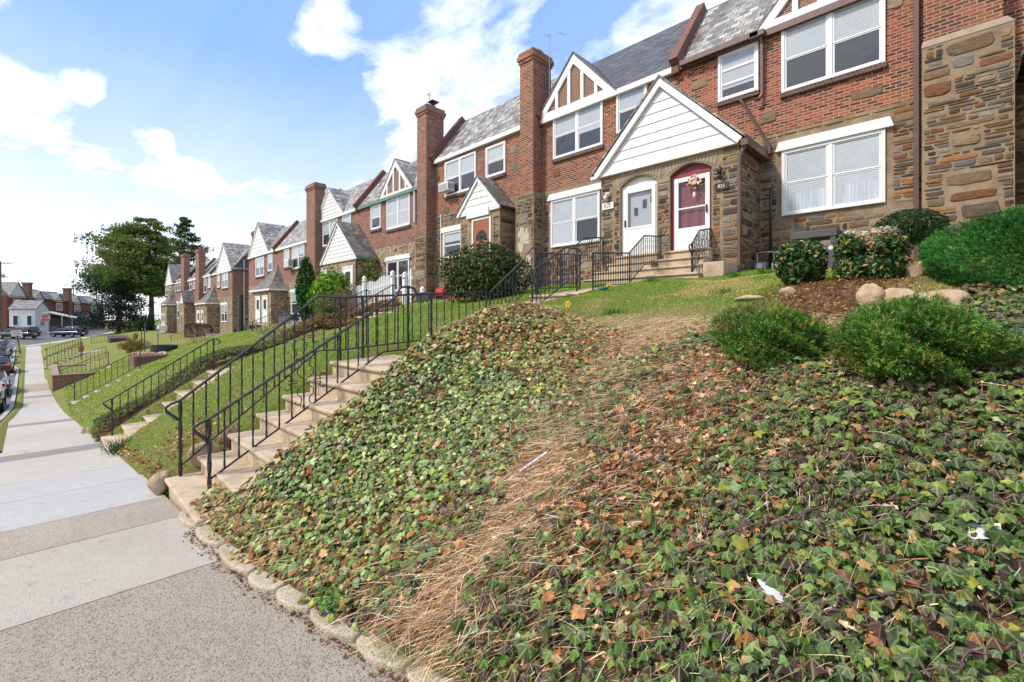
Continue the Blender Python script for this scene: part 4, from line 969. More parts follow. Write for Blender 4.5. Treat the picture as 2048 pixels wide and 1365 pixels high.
def walk(label, pts, w, mat=M_conc, name='garden_walk'):
    m = MB(); L = 0
    for (p, q) in zip(pts, pts[1:]):
        n = max(1, round((Vector(q) - Vector(p)).length / 1.15))
        for k in range(n):
            a, b = Vector(p).lerp(Vector(q), k / n), Vector(p).lerp(Vector(q), (k + 1) / n)
            d = (b - a).normalized(); s = Vector((d.y, -d.x, 0)).normalized() * w / 2; g = d * .006
            m.prism([a - s + g, a + s + g, b + s - g, b - s - g], (0, 0, -.18))
    return tag(m.build(name, mat, None, bevel=.008), kind='structure')
walk('', [(-6.13, 3.36, -.665), (-6.13, 3.9, -.64)], 1.66); walk('', [(-6.45, 3.91, -.638), (-6.45, 6.6, -.36)], 1.10)
steps('short upper flight of tan concrete steps with iron handrails', -6.99, -5.93, [(6.55, -.16), (6.87, .06), (7.20, .27), (7.54, .49)], seed=2)
walk('', [(-6.45, 7.88, .50), (-6.45, 9.75, .74)], 1.06)
ps = thing('porch_steps', 'broad concrete porch steps under the two front doors', 'steps', (-6.2, 11.3, .7))
for k, (xa, xb, y, z) in enumerate(((-7.9, -4.62, 10.75, 1.06), (-7.85, -4.66, 11.08, 1.29), (-7.6, -4.75, 11.42, 1.53), (-7.55, -4.72, 11.74, 1.765))):
    if k < 2: segs = [(xa, xb)]
    else: segs = [(-7.62 + .04 * k, -6.18), (-5.98, -4.76)]
    for a, b in segs:
        m = MB(); m.box(a, b, y + .03, 11.99 if k < 3 else 12.12, z - .3, z - .055); m.box(a - .012, b + .012, y - .012, 11.99 if k < 3 else 12.12, z - .054, z); m.build('step', M_conc, ps, bevel=.02, seg=3)
MB().box(-4.60, -4.12, 11.0, 11.985, .3, 1.30).build('cheek_wall', M_conc, ps, bevel=.012)
steps('cracked concrete steps climbing the grass bank next to the ivy hedge', -14.0, -12.4, [(.87, -2.70), (1.22, -2.48), (1.62, -2.33), (1.98, -2.07), (2.24, -1.82), (2.58, -1.6), (2.9, -1.37)], seed=3)
walk('', [(-13.45, 3.2, -1.38), (-13.9, 6.1, -.95)], 1.0)
steps('upper concrete steps on the lawn in front of the picket fence', -15.2, -13.4, [(6.3, -.72), (6.7, -.46), (7.1, -.2), (7.5, .02), (7.9, .17)], seed=4)
walk('', [(-14.3, 8.3, .18), (-14.4, 12.6, .9)], 1.4)
for k, (x, y0, y1, z0, z1, n, lab) in enumerate(((-37.6, .35, 2.6, -4.08, -3.05, 7, 'weathered concrete steps beside the brick planter wall'), (-53.5, -.1, 1.9, -4.05, -3.03, 7, 'pale narrow concrete steps beyond the brick planter wall'), (-45, .3, 2.9, -4.0, -3.0, 6, 'low stone steps crossing the lawn behind the brick planter'), (-27.3, .75, 3.0, -3.65, -2.45, 7, 'concrete steps half hidden by the ivy hedge and rail'), (-66, -.2, 2.3, -4.0, -3.05, 6, 'far concrete steps with thin iron rails'), (-27.5, 8.2, 10.4, -1.1, .0, 6, 'concrete yard steps by the pale green lawn walk'), (-46, 7.4, 9.6, -2.35, -1.45, 5, 'concrete yard steps leading up to the far porches'), (-86, 10.2, 12.2, -3.0, -1.95, 5, 'wide concrete porch steps by the pine trunk'), (-63, 10.6, 12.2, -2.1, -1.5, 3, 'porch steps below the flared slate porch roof'))):
    w = 1.1 if k != 7 else 3.6
    steps(lab, x - w / 2, x + w / 2, [(lerp(y0, y1, i / (n - 1)), lerp(z0, z1, i / (n - 1))) for i in range(n)], M_greyconc, seed=10 + k)
walk('', [(-27.3, 3.2, -2.44), (-27.5, 8.1, -1.2)], 1.0, M_greyconc); walk('', [(-45, 3.1, -2.98), (-46, 7.3, -2.5)], 1.0, M_greyconc); walk('', [(-37.6, 2.8, -3.02), (-39.5, 8.5, -2.0)], 1.0, M_greyconc)
walk('', [(-53.5, 2.1, -3.0), (-58, 9.5, -2.2)], 1.0, M_greyconc)
# ---------------------------------------------------------------- iron railings
def scroll_tubes(c, ax, sc):
    """a wrought-iron motif of mirrored C scrolls around c; ax: unit vector along the rail (horizontal), z up"""
    ax = Vector(ax); z = Vector((0, 0, 1)); c = Vector(c); out = []
    for sx in (-1, 1):
        for sy in (-1, 1):
            p = []
            for k in range(15):      # a spiral that ends in a stem meeting the bar
                a = k / 14 * 4.6; r = .02 + .075 * (k / 14)
                p.append(c + (ax * sx * (.105 + r * math.cos(a) * .8) + z * sy * (.25 + r * math.sin(a) * .9)) * sc)
            p.append(c + (ax * sx * .10 + z * sy * .10) * sc); p.append(c + ax * sx * .01 * sc + z * sy * .02 * sc); out.append(p)
            p = []
            for k in range(13):
                a = k / 12 * 4.3; r = .015 + .05 * (k / 12)
                p.append(c + (ax * sx * (.23 + r * math.cos(a)) + z * sy * (.065 + r * math.sin(a) * .8)) * sc)
            p.append(c + (ax * sx * .10 + z * sy * .012) * sc); out.append(p)
    return out
def railing(label, base, h, posts=(0, -1), spacing=.17, curl0=True, curl1=False, scroll=(), r=.011, mat=M_iron, railm=M_irongrey, low=.12, group='black iron railings', rail=.019, detail=True, rise_end=0, knob=False):
    """base: foot line of the rail, a polyline; balusters between a handrail and a bottom rail"""
    B = [Vector(p) for p in base]; t = thing('iron_railing', label, 'railing', base[0], group); up = Vector((0, 0, 1))
    top = [p + up * h for p in B]
    seg = [(B[i + 1] - B[i]).length for i in range(len(B) - 1)]; L = sum(seg)
    def at(s):
        for i, l in enumerate(seg):
            if s <= l + 1e-6: return B[i].lerp(B[i + 1], s / l), (B[i + 1] - B[i])
            s -= l
        return B[-1], B[-1] - B[-2]
    hp = list(top)
    d0 = (B[1] - B[0]); hd0 = Vector((d0.x, d0.y, 0)).normalized(); d1 = (B[-1] - B[-2]); hd1 = Vector((d1.x, d1.y, 0)).normalized()
    if curl0:
        hp = [hp[0] - hd0 * .02 + up * -.24, hp[0] - hd0 * .07 + up * -.19, hp[0] - hd0 * .14 + up * -.12, hp[0] - hd0 * .15 + up * -.075, hp[0] - hd0 * .10 - up * .035] + hp
    if rise_end: hp = hp[:-1] + [hp[-1] - hd1 * .34, hp[-1] - hd1 * .2 + up * rise_end * .45, hp[-1] - hd1 * .13 + up * rise_end * .95, hp[-1] + up * rise_end, hp[-1] + hd1 * .12 + up * rise_end * .9, hp[-1] + hd1 * .13 + up * rise_end * .6, hp[-1] + hd1 * .06 + up * rise_end * .25]
    elif curl1: hp = hp + [hp[-1] + hd1 * .10 - up * .03, hp[-1] + hd1 * .15 - up * .09, hp[-1] + hd1 * .10 - up * .14]
    MB().tube(hp, rail, 5 if detail else 4).build('handrail', railm, t, smooth=detail)
    bl = [p + up * low for p in B]; MB().tube(bl, r * 1.15, 4).build('bottom_rail', mat, t)
    np_ = [(at(L * f)[0] if f >= 0 else B[-1]) for f in posts]
    for k, p in enumerate(np_):
        e = rise_end if (rise_end and k == len(np_) - 1) else 0
        n = 24 if detail else 2
        MB().tube([p + up * ((h + e - .012) * i / (n - 1) - (.05 if i == 0 else 0)) for i in range(n)], r * 2.0, 4, twist=.26 if detail else 0).build('post', mat, t)
        if knob: MB().blob(p + up * (h + .05), (.05, .05, .05), k, .0).build('post_knob', mat, t, smooth=True)
    nb = max(2, int(L / spacing))
    proto = None
    for k in range(1, nb):
        s = L * k / nb; p, d = at(s)
        n = 14 if detail else 2
        a, b_ = p + up * low, p + up * (h - .005)
        MB().tube([a.lerp(b_, i / (n - 1)) for i in range(n)], r, 4, twist=.55 if detail else 0, cap=False).build('baluster', mat, t)
    for f in scroll:
        p, d = at(L * f); hd = Vector((d.x, d.y, 0)).normalized(); m = MB()
        for pl_ in scroll_tubes(p + up * (h * .53 + low * .4), hd + up * (d.z / max(.01, Vector((d.x, d.y, 0)).length)) * .0, 1.0): m.tube(pl_, .0075, 4)
        m.build('scroll', mat, t)
    return t
railing('black iron stair railing nearest the ivy, end scrolls at the top post', [(-6.05, 1.28, -1.93), (-6.05, 3.42, -.62), (-6.05, 3.84, -.60)], .80, curl0=True, scroll=(.42,), rise_end=.26, r=.0115)
railing('black iron stair railing on the grass side, running level along the walk', [(-6.93, 1.16, -1.95), (-6.93, 2.85, -.62), (-6.93, 3.26, -.62), (-6.93, 6.2, -.42)], .93, posts=(0, .452, .52, .76, -1), curl0=True, scroll=(.33,), r=.0115)
railing('black iron handrail on left side of the upper steps', [(-6.93, 6.3, -.34), (-6.93, 7.35, .45), (-6.93, 7.68, .50)], .84, scroll=(.4,), rise_end=.2, curl0=False, spacing=.13)
railing('black iron handrail on right side of the upper steps with small scrolls', [(-6.0, 6.55, .02), (-6.0, 7.55, .58), (-6.0, 7.95, .60)], .86, curl0=True, scroll=(.55,), curl1=True, spacing=.13)
railing('close-barred black iron fence at the left of the upper landing', [(-6.93, 7.75, .52), (-6.93, 9.3, .62)], .92, curl0=False, spacing=.085)
railing('black iron fence in front of porch steps that climbs to the white door', [(-5.98, 8.5, .62), (-5.98, 10.0, .76), (-5.98, 10.75, 1.28), (-5.98, 11.6, 1.36)], .80, posts=(0, .47, -1), curl0=False, spacing=.1, low=.06)
railing('black iron railing with scrolls below the window of number 820', [(-8.05, 10.0, .85), (-8.05, 11.0, 1.5), (-8.05, 11.95, 1.62)], .80, curl0=True, scroll=(.7,), spacing=.11)
railing('short ornate iron railing beside the red framed door', [(-4.82, 10.9, .98), (-4.82, 11.35, 1.36), (-4.80, 11.97, 1.48)], .78, curl0=True, scroll=(.35, .72), spacing=.09, low=.08)
railing('black iron railing along the cracked steps and ivy hedge', [(-13.97, 1.05, -2.66), (-13.97, 3.05, -1.35)], .80, scroll=(.55,), knob=False, curl1=True)
railing('upper iron handrail beside the lawn steps by the picket fence', [(-15.3, 6.1, -.75), (-15.3, 8.0, .12)], .85, curl1=True, detail=False, spacing=.2, scroll=(.5,))
railing('curled iron handrail on the right of the lawn steps', [(-13.35, 6.3, -.70), (-13.35, 7.9, .2)], .85, curl1=True, detail=False, spacing=.2)
thin = dict(detail=False, mat=M_rust, railm=M_rust, r=.014, rail=.02, spacing=.22)
railing('thin iron railing on the far side of the ivy hedge', [(-27.9, .85, -3.72), (-27.9, 3.1, -2.4)], .88, **thin)
for k, (x, y0, y1, z0, z1, lab) in enumerate(((-38.3, .45, 2.7, -4.1, -3.05, 'brown iron railing in front of the brick planter wall'), (-52.7, .0, 2.1, -4.1, -3.0, 'brown iron railing before the pale narrow steps'), (-54.3, .0, 2.1, -4.1, -3.0, 'brown iron railing behind the pale narrow steps'), (-65.3, .0, 2.5, -4.05, -3.05, 'rusty iron railing on near side of the far steps'), (-66.8, .0, 2.5, -4.05, -3.05, 'rusty iron railing on farther side of the far steps'), (-44.3, .5, 3.0, -3.95, -3.0, 'low brown railing by the stone lawn steps'), (-70, 3.5, 7.5, -3.05, -2.5, 'dark iron railing crossing the lawn by the far planter box'), (-28.2, 8.0, 10.6, -1.15, .0, 'grey iron railing climbing to the brick end wall'), (-46.7, 7.2, 9.8, -2.4, -1.4, 'grey iron railing on yard steps toward the far porch'))):
    railing(lab, [(x, y0, z0), (x, y1, z1)], .9, **thin)
# ---------------------------------------------------------------- edging stones along the ivy, rocks, small litter
E = [(-5.9, .55), (-5.35, .6), (-4.73, .68), (-4.04, .4), (-3.64, .42), (-3.22, .5), (-2.72, .44), (-2.28, .46), (-1.82, .5), (-1.3, .55), (-.7, .6)]
elab = ['first scalloped edging stone beside the bottom step', 'second edging stone, under overhanging brown ivy', 'half buried edging stone after a dark gap', 'edging stone with ivy stems over its edge', 'sandy edging stone at middle of the scalloped row', 'clean sandy edging stone before the clover tuft', 'broad edging stone touching the clover tuft', 'wide edging stone below the straw slope', 'cracked edging stone by the grass tuft', 'edging stone at the bottom edge of the view', 'last edging stone under the near ivy']
for (x, lx), lab in zip(E, elab):
    xb = x + lx - .02; P = []; ye = lambda u: float(ip(u, T_YE))
    for k in range(9):
        u = lerp(x, xb, k / 8); P.append((u, ye(u) - .02 - .06 * math.sin(math.pi * k / 8) ** .7, float(ip(u, T_ZS)) + .05))
    Q = [(xb - .01, ye(xb) + .22, P[-1][2] + .02), (x + .01, ye(x) + .22, P[0][2] + .02)]
    m = MB(); m.prism([(a, b, c) for a, b, c in P] + Q, (0, 0, -.22)); o = m.build('edging_stone', M_agg, None, bevel=.018, seg=3)
    tag(o, lab, 'edging stone', 'scalloped concrete edging along the ivy')
def rock(label, c, r, seed, mat=M_rock, group='rocks around the yard', rough=.22):
    z = gz(c[0], c[1]) if len(c) == 2 else c[2]
    o = MB().blob((c[0], c[1], z + r[2] * .45), r, seed, rough, 14, 9).build('rock', mat, None, smooth=False, bevel=0)
    s = o.modifiers.new('sub', 'SUBSURF'); s.levels = 1; s.render_levels = 1
    return tag(o, label, 'rock', group)
rock('big tan boulder against the end of bottom step', (-7.09, .98, -2.10), (.10, .13, .14), 5)
rock('flat slab leaning between the steps and the grass', (-7.08, 1.45, -1.85), (.10, .20, .16), 8)
rock('reddish rock tucked behind the leaning slab', (-7.12, 1.75, -1.7), (.12, .14, .13), 12, M_cop)
rr = [((-.86, 6.6), (.13, .12, .16), 'white crusted rock beside the flat topped shrub'), ((-.62, 6.65), (.17, .12, .1), 'orange brown rock next to the white crusted one'), ((-.28, 6.5), (.26, .16, .12), 'long grey rock in front of the big yew'), ((-.42, 9.3), (.22, .18, .17), 'hollowed brown rock uphill of the big yew'), ((-.5, 8.6), (.17, .14, .12), 'round grey rock below the hollowed one'), ((-.48, 8.2), (.17, .1, .06), 'flat grey stone half sunk in straw'), ((-.62, 7.85), (.15, .13, .12), 'pale sandy rock right of the flat topped shrub'), ((-1.85, 7.25), (.10, .07, .07), 'small tan stone under the round shrub'), ((-1.35, 9.9), (.22, .14, .1), 'pale stones between the two round shrubs'), ((-2.3, 7.1), (.2, .1, .05), 'low crumbly stone at the soil edge')]
for k, (c, r, lab) in enumerate(rr): rock(lab, c, r, 20 + k)
rock('broken brick chunk at foot of the ivy hedge', (-16.4, .8), (.2, .12, .12), 41, M_cop); rock('pale stub of stone by the ivy hedge', (-16.9, .75), (.14, .14, .22), 42)
M_paper = plain('scrap paper', (.55, .55, .56), .6, vary=.1)
def scrap(label, px, py, guess, w, h, ang, name='paper_scrap'):
    x, y = guess; z = gz(x, y) + .07
    m = MB(); n = 5; a = Vector((math.cos(ang), math.sin(ang), .35)) * h; b = Vector((-math.sin(ang), math.cos(ang), .25)) * w; q = random.Random(int(px))
    P = [[Vector((x, y, z)) + a * (i / n - .5) + b * (j - .5) * (1 - .25 * math.sin(i * 1.7)) + Vector((0, 0, q.uniform(0, .025))) for j in range(3)] for i in range(n + 1)]
    vs = [p for r_ in P for p in r_]; fs = []
    for i in range(n):
        for j in range(2): fs.append((i * 3 + j, i * 3 + j + 1, (i + 1) * 3 + j + 1, (i + 1) * 3 + j))
    m.add(vs, fs); o = m.build(name, M_paper, None)
    md = o.modifiers.new('thick', 'SOLIDIFY'); md.thickness = .002
    return tag(o, label, 'litter', 'litter caught in the ivy')
def hit(px, py, lift=0.):
    """where the sight line meets the ground (used once to place small things on the bank)"""
    dx, dy = ray(px); dz = (HY - py) / F; d = .8
    while d < 60:
        if dz * d < float(ground(np.array([dx * d]), np.array([dy * d]))[0]) + lift: break
        d *= 1.01
    return dx * d, dy * d
scrap('small white torn paper scrap in the dark ivy', 1555, 1185, hit(1555, 1185, .08), .05, .11, 1.9)
scrap('crumpled white wrapper between the two junipers', 1672, 697, hit(1672, 700, .05), .12, .16, .3)
scrap('pale twisted wrapper at right of the dark ivy', 1960, 1075, hit(1960, 1075, .08), .06, .16, .1)
x, y = hit(1060, 945, .06); z = gz(x, y) + .10
tag(MB().bar((x - .10, y - .17, z - .11), (x + .06, y + .15, z + .09), .028, .012).build('plastic_stake', M_paper, None), 'thin pale blue white stake lying in the straw', 'stake')
# ================================================================ ivy, dead leaves, straw, grass, shrubs
def srgb(*c): return tuple((x / 255 / 12.92 if x / 255 <= .04045 else ((x / 255 + .055) / 1.055) ** 2.4) for x in c)
_o = [(0, 1), (.26, .60), (.62, .46), (.48, .14), (.44, -.26), (0, -.16), (-.44, -.26), (-.48, .14), (-.62, .46), (-.26, .60)]
IVY_V = np.array([[0, .14, .05]] + [[x, y, -.10 * (x * x + (y - .1) ** 2) - .10 * abs(x)] for x, y in _o]); IVY_V[:, :2] *= .62
IVY_F = np.array([[0, 1 + (k + 1) % 10, 1 + k] for k in range(10)])
IVY_VEIN = np.array([1., .62, .25, .55, .2, .5, .6, .5, .2, .55, .25])
_d = [(0, 1), (.16, .62), (.42, .80), (.36, .42), (.80, .36), (.46, .02), (.30, -.34), (0, -.30), (-.34, -.30), (-.50, .04), (-.78, .40), (-.34, .44), (-.40, .82), (-.15, .60)]
DRY_V = np.array([[0, .1, -.12]] + [[x, y, .34 * (x * x) + .22 * (y - .1) ** 2] for x, y in _d]); DRY_V[:, :2] *= .6
DRY_F = np.array([[0, 1 + (k + 1) % 14, 1 + k] for k in range(14)])
OV_V = np.array([[0, 0, .02], [.22, .28, -.03], [.27, .55, -.04], [.16, .85, -.02], [0, 1, 0], [-.16, .85, -.02], [-.27, .55, -.04], [-.22, .28, -.03], [0, -.12, 0]]); OV_V[:, 1] -= .45
OV_F = np.array([[0, 8, 1], [0, 1, 2], [0, 2, 3], [0, 3, 4], [0, 4, 5], [0, 5, 6], [0, 6, 7], [0, 7, 8]])
OV4_V = np.array([[0, -.5, 0], [.28, 0, .05], [0, .5, 0], [-.28, 0, .05]]); OV4_F = np.array([[0, 1, 2, 3]])
def normals(X, Y, e=.06):
    n = np.stack([-(ground(X + e, Y) - ground(X - e, Y)) / (2 * e), -(ground(X, Y + e) - ground(X, Y - e)) / (2 * e), np.ones_like(X)], -1)
    return n / np.linalg.norm(n, axis=1, keepdims=True)
def jitter(n, amt): 
    v = n + rng.normal(0, amt, n.shape); return v / np.linalg.norm(v, axis=1, keepdims=True)
def pick(pal, w, n):
    """random colours from a palette with weights (n, len(pal)) or (len(pal),)"""
    w = np.asarray(w, float)
    if w.ndim == 1: w = np.broadcast_to(w, (n, len(w)))
    c = np.cumsum(w / w.sum(1, keepdims=True), 1); k = (rng.random((n, 1)) > c).sum(1).clip(0, len(pal) - 1)
    col = np.array(pal)[k]; gm = col.mean(1, keepdims=True); col = np.clip(gm + 1.06 * (col - gm), .004, 1); return col * rng.uniform(.65, 1.35, (n, 1)) * (1 + rng.normal(0, .08, (n, 3)))
def tintarr(col, k, alpha=None):
    n = len(col); a = np.ones((n, k, 4)); a[:, :, :3] = col[:, None, :].clip(0, 1)
    if alpha is not None: a[:, :, 3] = alpha
    return a.reshape(-1, 4)
P_IVY = [srgb(110, 134, 64), srgb(74, 104, 38), srgb(152, 162, 112), srgb(136, 142, 54), srgb(84, 62, 54), srgb(132, 86, 44), srgb(172, 130, 80), srgb(92, 114, 72)]
def straw_line(X, Y): return np.exp(-((X + 2.35 + .2 * (Y - 1.5)) / (.24 + .07 * np.maximum(0, Y - 2))) ** 2)
def lowf(X, Y, s, seed):
    q = np.random.default_rng(seed); v = 0
    for k in range(5):
        a = q.uniform(0, 6.28); f = s * q.uniform(.6, 1.8); v = v + np.sin(X * f * math.cos(a) + Y * f * math.sin(a) + q.uniform(0, 6.28))
    return v / 2.2
# region of the bank
N = 98000
X = rng.uniform(-6.0, 1.5, N); Y = rng.uniform(.9, 8.6, N)
ye = ip(X, T_YE); yb = ip(X, T_YB)
top = np.where(X < -3.3, 5.35 + .45 * sstep(X, -5.2, -4.5) - .0 * X, 5.25); top = np.where(X < -4.9, 5.55 + .2 * np.sin(X * 9), top); top = np.where((X > -.95) & (X <= -.1), 6.3, top); top = np.where(X > -.1, 8.4, top)
top = top + .18 * lowf(X, Y, 4, 3)
st = straw_line(X, Y)
keep = (Y > ye + .02 + .10 * rng.random(N)) & (Y < top) & (rng.random(N) > st * np.where(Y < 3.2, 1.15, .62)) & (X > -5.9 + .58 * sstep(Y, 1.1, 1.7) - .08 * rng.random(N))
keep &= ~((np.abs(X + 2.9) < .5) & (Y > 4.9))
keep &= rng.random(N) > .80 * np.exp(-((X + 1.9) / .62) ** 2) * (Y < 4.9) * (.6 + .5 * sstep(Y, 2., 3.))
keep &= rng.random(N) > .30 * (lowf(X, Y, 5, 77) > .5)
keep &= rng.random(N) > .22 * (X > -2.2)
X, Y = X[keep], Y[keep]; n = len(X)
Z = ground(X, Y); nn = normals(X, Y)
left = 1 - sstep(X, -3.4, -2.4); lowY = sstep(Y, 4.0, 5.0)
u = lowf(X, Y, 3.2, 5); w1 = lowf(X, Y, 7, 9)
crest = left * sstep(Y, 3.5, 4.8) + left * (1 - sstep(Y - ip(X, T_YE), .1, .55)) * .8 + .75 * left * (1 - sstep(X, -5.35, -4.8))
crest = np.clip(crest + .25 * u, 0, 1)
right = 1 - left
W8 = np.stack([1.2 + .5 * u, .55 + 1.5 * right, (1.1 * left + .25) * np.ones(n), .36 + .4 * w1 * left, .2 + .8 * right + .5 * (u < -.3) * right, .15 + 2.1 * crest, .12 + 1.5 * crest, .4 + .4 * right], -1).clip(.02)
col = pick(P_IVY, W8, n)
col *= ((1 - .34 * right) * rng.choice([.42, .75, 1., 1.2], n, p=[.24, .3, .30, .16]))[:, None]
lift = rng.uniform(.01, .085, n) * (1 + .4 * right)
pos = np.stack([X, Y, Z], -1) + nn * lift[:, None]
down = np.stack([rng.normal(0, .75, n) + .0 * X, -1 + rng.normal(0, .55, n), rng.normal(-.5, .3, n)], -1)
nrm = jitter(nn + np.array([.05, -.35, .45]), .46)
size = (rng.lognormal(math.log(.062), .36, n) * (1 + .12 * right)).clip(.022, .125)
tv = np.broadcast_to(IVY_V, (n, 11, 3)).copy(); tv[:, :, 2] *= rng.uniform(.2, 2.4, (n, 1)); tv[:, :, 0] *= rng.uniform(.8, 1.15, (n, 1)); tv[:, 1:, :2] *= rng.uniform(.86, 1.14, (n, 10, 1))
V, Fc = stamp(tv, IVY_F, pos, nrm, down, size)
veinamt = np.where(rng.random(n) < .8, 1., .35)[:, None] * np.ones((1, 11))
luv = np.ones((n, 11, 4)); luv[:, :, 0] = IVY_V[None, :, 0] + .5; luv[:, :, 1] = IVY_V[None, :, 1] + .5
o = np_mesh('ivy', V, Fc, M_ivy, {'tint': tintarr(col, 11, veinamt), 'luv': luv.reshape(-1, 4)}, smooth=False)
tag(o, 'ivy covering the bank, pale green mound on left and dark leaves on right', 'ivy', kind='stuff')
# dead leaves
P_DRY = [srgb(184, 138, 98), srgb(212, 176, 136), srgb(156, 104, 68), srgb(126, 82, 54), srgb(230, 206, 170), srgb(168, 112, 74), srgb(140, 114, 98)]
N = 36000
X = rng.uniform(-5.9, 1.5, N); Y = rng.uniform(1.1, 6.4, N); st = straw_line(X, Y)
mid = np.exp(-((X + 1.75) / .72) ** 2) * (1 - .75 * np.exp(-((X + 2.3 + .2 * (Y - 1.5)) / .34) ** 2))
pr = .15 + .12 * st + 1.15 * mid * sstep(Y, 1.9, 2.7) + .25 * np.exp(-((X + 1.0) / .8) ** 2) * sstep(Y, 3.4, 4.2) + .45 * np.exp(-((X + 3.0) / .35) ** 2) * (Y < 3.4) + .35 * (X < -3.3) * sstep(Y, 3.6, 4.8) - .08 * (X > -1)
keep = (rng.random(N) < pr) & (Y > ip(X, T_YE) + .05) & (Y < 5.6 + .2 * np.sin(X * 7))
X, Y = X[keep], Y[keep]; n = len(X); nn = normals(X, Y); pos = np.stack([X, Y, ground(X, Y)], -1) + nn * rng.uniform(.02, .09, (n, 1))
tv = np.broadcast_to(DRY_V, (n, 15, 3)).copy(); tv[:, :, 2] *= rng.uniform(-1.2, 2.4, (n, 1)); tv[:, 1:, :2] *= rng.uniform(.75, 1.2, (n, 14, 1)); tv[:, :, 0] *= rng.uniform(.4, 1.1, (n, 1))
V, Fc = stamp(tv, DRY_F, pos, jitter(nn + np.array([0, -.3, .4]), .45), rng.normal(0, 1, (n, 3)), rng.lognormal(math.log(.042), .46, n).clip(.018, .13))
o = np_mesh('dead_leaves', V, Fc, M_dry, {'tint': tintarr(pick(P_DRY, [1, .9, 1, .8, .35, .6, .5], n), 15)}); tag(o, 'brown and tan dead leaves strewn over the bank', 'dead leaves', kind='stuff')
# blades: straw and grass; each a bent strip of two quads
def blades(name, X, Y, Zb, dirs, ln, wd, col, mat, label, cat, bend=.5, kind='stuff', parent=None):
    n = len(X); d = dirs / np.linalg.norm(dirs, axis=1, keepdims=True); p0 = np.stack([X, Y, Zb], -1)
    s = np.cross(d, rng.normal(0, 1, (n, 3))); s /= np.linalg.norm(s, axis=1, keepdims=True); s *= (wd / 2)[:, None]
    sag = np.array([0, 0, -1.]) * (ln * bend)[:, None]
    p1 = p0 + d * (ln * .5)[:, None] + sag * .12; p2 = p0 + d * ln[:, None] + sag * .5
    V = np.stack([p0 - s, p0 + s, p1 + s * .8, p1 - s * .8, p2 + s * .15, p2 - s * .15], 1).reshape(-1, 3)
    Fc = (np.array([[0, 1, 2, 3], [3, 2, 4, 5]])[None] + (np.arange(n) * 6)[:, None, None]).reshape(-1, 4)
    o = np_mesh(name, V, Fc, mat, {'tint': tintarr(col, 6)}, parent=parent)
    if kind: tag(o, label, cat, kind=kind)
    return o
P_STRAW = [srgb(232, 202, 164), srgb(214, 176, 138), srgb(242, 224, 192), srgb(186, 146, 110), srgb(172, 152, 96)]
def straw(N, f, seed, name, label, lnr=(.08, .26)):
    X = rng.uniform(-5.9, 1.4, N); Y = rng.uniform(1.1, 6.2, N); keep = (rng.random(N) < f(X, Y)) & (Y > ip(X, T_YE) + .04); X, Y = X[keep], Y[keep]; n = len(X)
    nn = normals(X, Y); dn = np.stack([nn[:, 0] * .5 + rng.normal(-.25, .5, n), -np.abs(rng.normal(.8, .4, n)), rng.normal(-.22, .22, n)], -1)
    dn += nn * rng.uniform(.02, .28, (n, 1))
    return blades(name, X, Y, ground(X, Y) + rng.uniform(.02, .09, n), dn, rng.uniform(*lnr, n), rng.uniform(.0025, .006, n), pick(P_STRAW, [1, .9, .8, .6, .3], n), M_dry, label, 'dry grass', bend=.25)
straw(150000, lambda X, Y: .95 * np.exp(-((X + 2.3 + .2 * (Y - 1.5)) / (.36 + .09 * np.maximum(0, Y - 2))) ** 2) * np.where(Y < 3.6, 1, .42) + .17 * np.exp(-((X + 1.3) / .9) ** 2) + .07 * (Y < ip(X, T_YE) + .45) * (X < -2.5) + .012 + .25 * np.exp(-((X + 1.9) / .4) ** 2) * (Y > 3.6), 1, 'dry_grass', 'matted straw running down the middle of the bank')
P_GRASS = [srgb(98, 146, 40), srgb(130, 172, 54), srgb(76, 122, 36), srgb(172, 184, 84), srgb(206, 184, 126)]
def grass(N, xr, yr, f, w, ln, name, label, up=.9, wd=(.004, .009)):
    X = rng.uniform(*xr, N); Y = rng.uniform(*yr, N); keep = rng.random(N) < f(X, Y); X, Y = X[keep], Y[keep]; n = len(X)
    d = np.stack([rng.normal(0, .5, n), rng.normal(-.1, .5, n), np.full(n, up)], -1)
    ww = w(X, Y) if callable(w) else w
    return blades(name, X, Y, ground(X, Y) - .004, d, rng.uniform(*ln, n), rng.uniform(*wd, n), pick(P_GRASS, ww, n), M_blade, label, 'grass', bend=.5)
so_f = lambda X, Y: 1 - np.clip(zones(X, Y)[0], 0, 1)
def lawnw(X, Y):
    a = lowf(X, Y, 2.2, 21) + .5 * lowf(X, Y, 6, 22); g = sstep(a, -.9, .25); s = zones(X, Y)[1]; g = g * (1 - s)
    return np.stack([g, .9 * g, .5 * g, .35 + .2 * g, 1.7 * (1 - g) + .08], -1)
notwalk = lambda X, Y: ~((np.abs(X + 6.45) < .62) & (Y > .8) & (Y < 9.9)) & ~((np.abs(X + 6.2) < 1.9) & (Y > 10.6))
grass(150000, (-5.9, .6), (4.8, 13.2), lambda X, Y: so_f(X, Y) * notwalk(X, Y) * .85, lawnw, (.02, .055), 'lawn_grass', 'patchy green and straw coloured lawn grass under the porch')
grass(110000, (-13.0, -6.98), (.95, 12.8), lambda X, Y: (Y > ip(X, T_YE) + .05) * notwalk(X, Y) * ~((np.abs(X + 13.2) < .86) & (Y < 6.2)) * ~((np.abs(X + 14.3) < .95) & (Y > 6.1) & (Y < 8.5)) * .9, lambda X, Y: np.stack([1.2 + 0 * X, 1.1 + 0 * X, .5 + 0 * X, .5 + .6 * (lowf(X, Y, 3, 31) > .3), .10 + 1.2 * (lowf(X, Y, 2.5, 33) > .8) + .9 * (Y < 1.6)], -1), (.03, .075), 'bank_grass', 'bright green grass on the bank left of the steps')
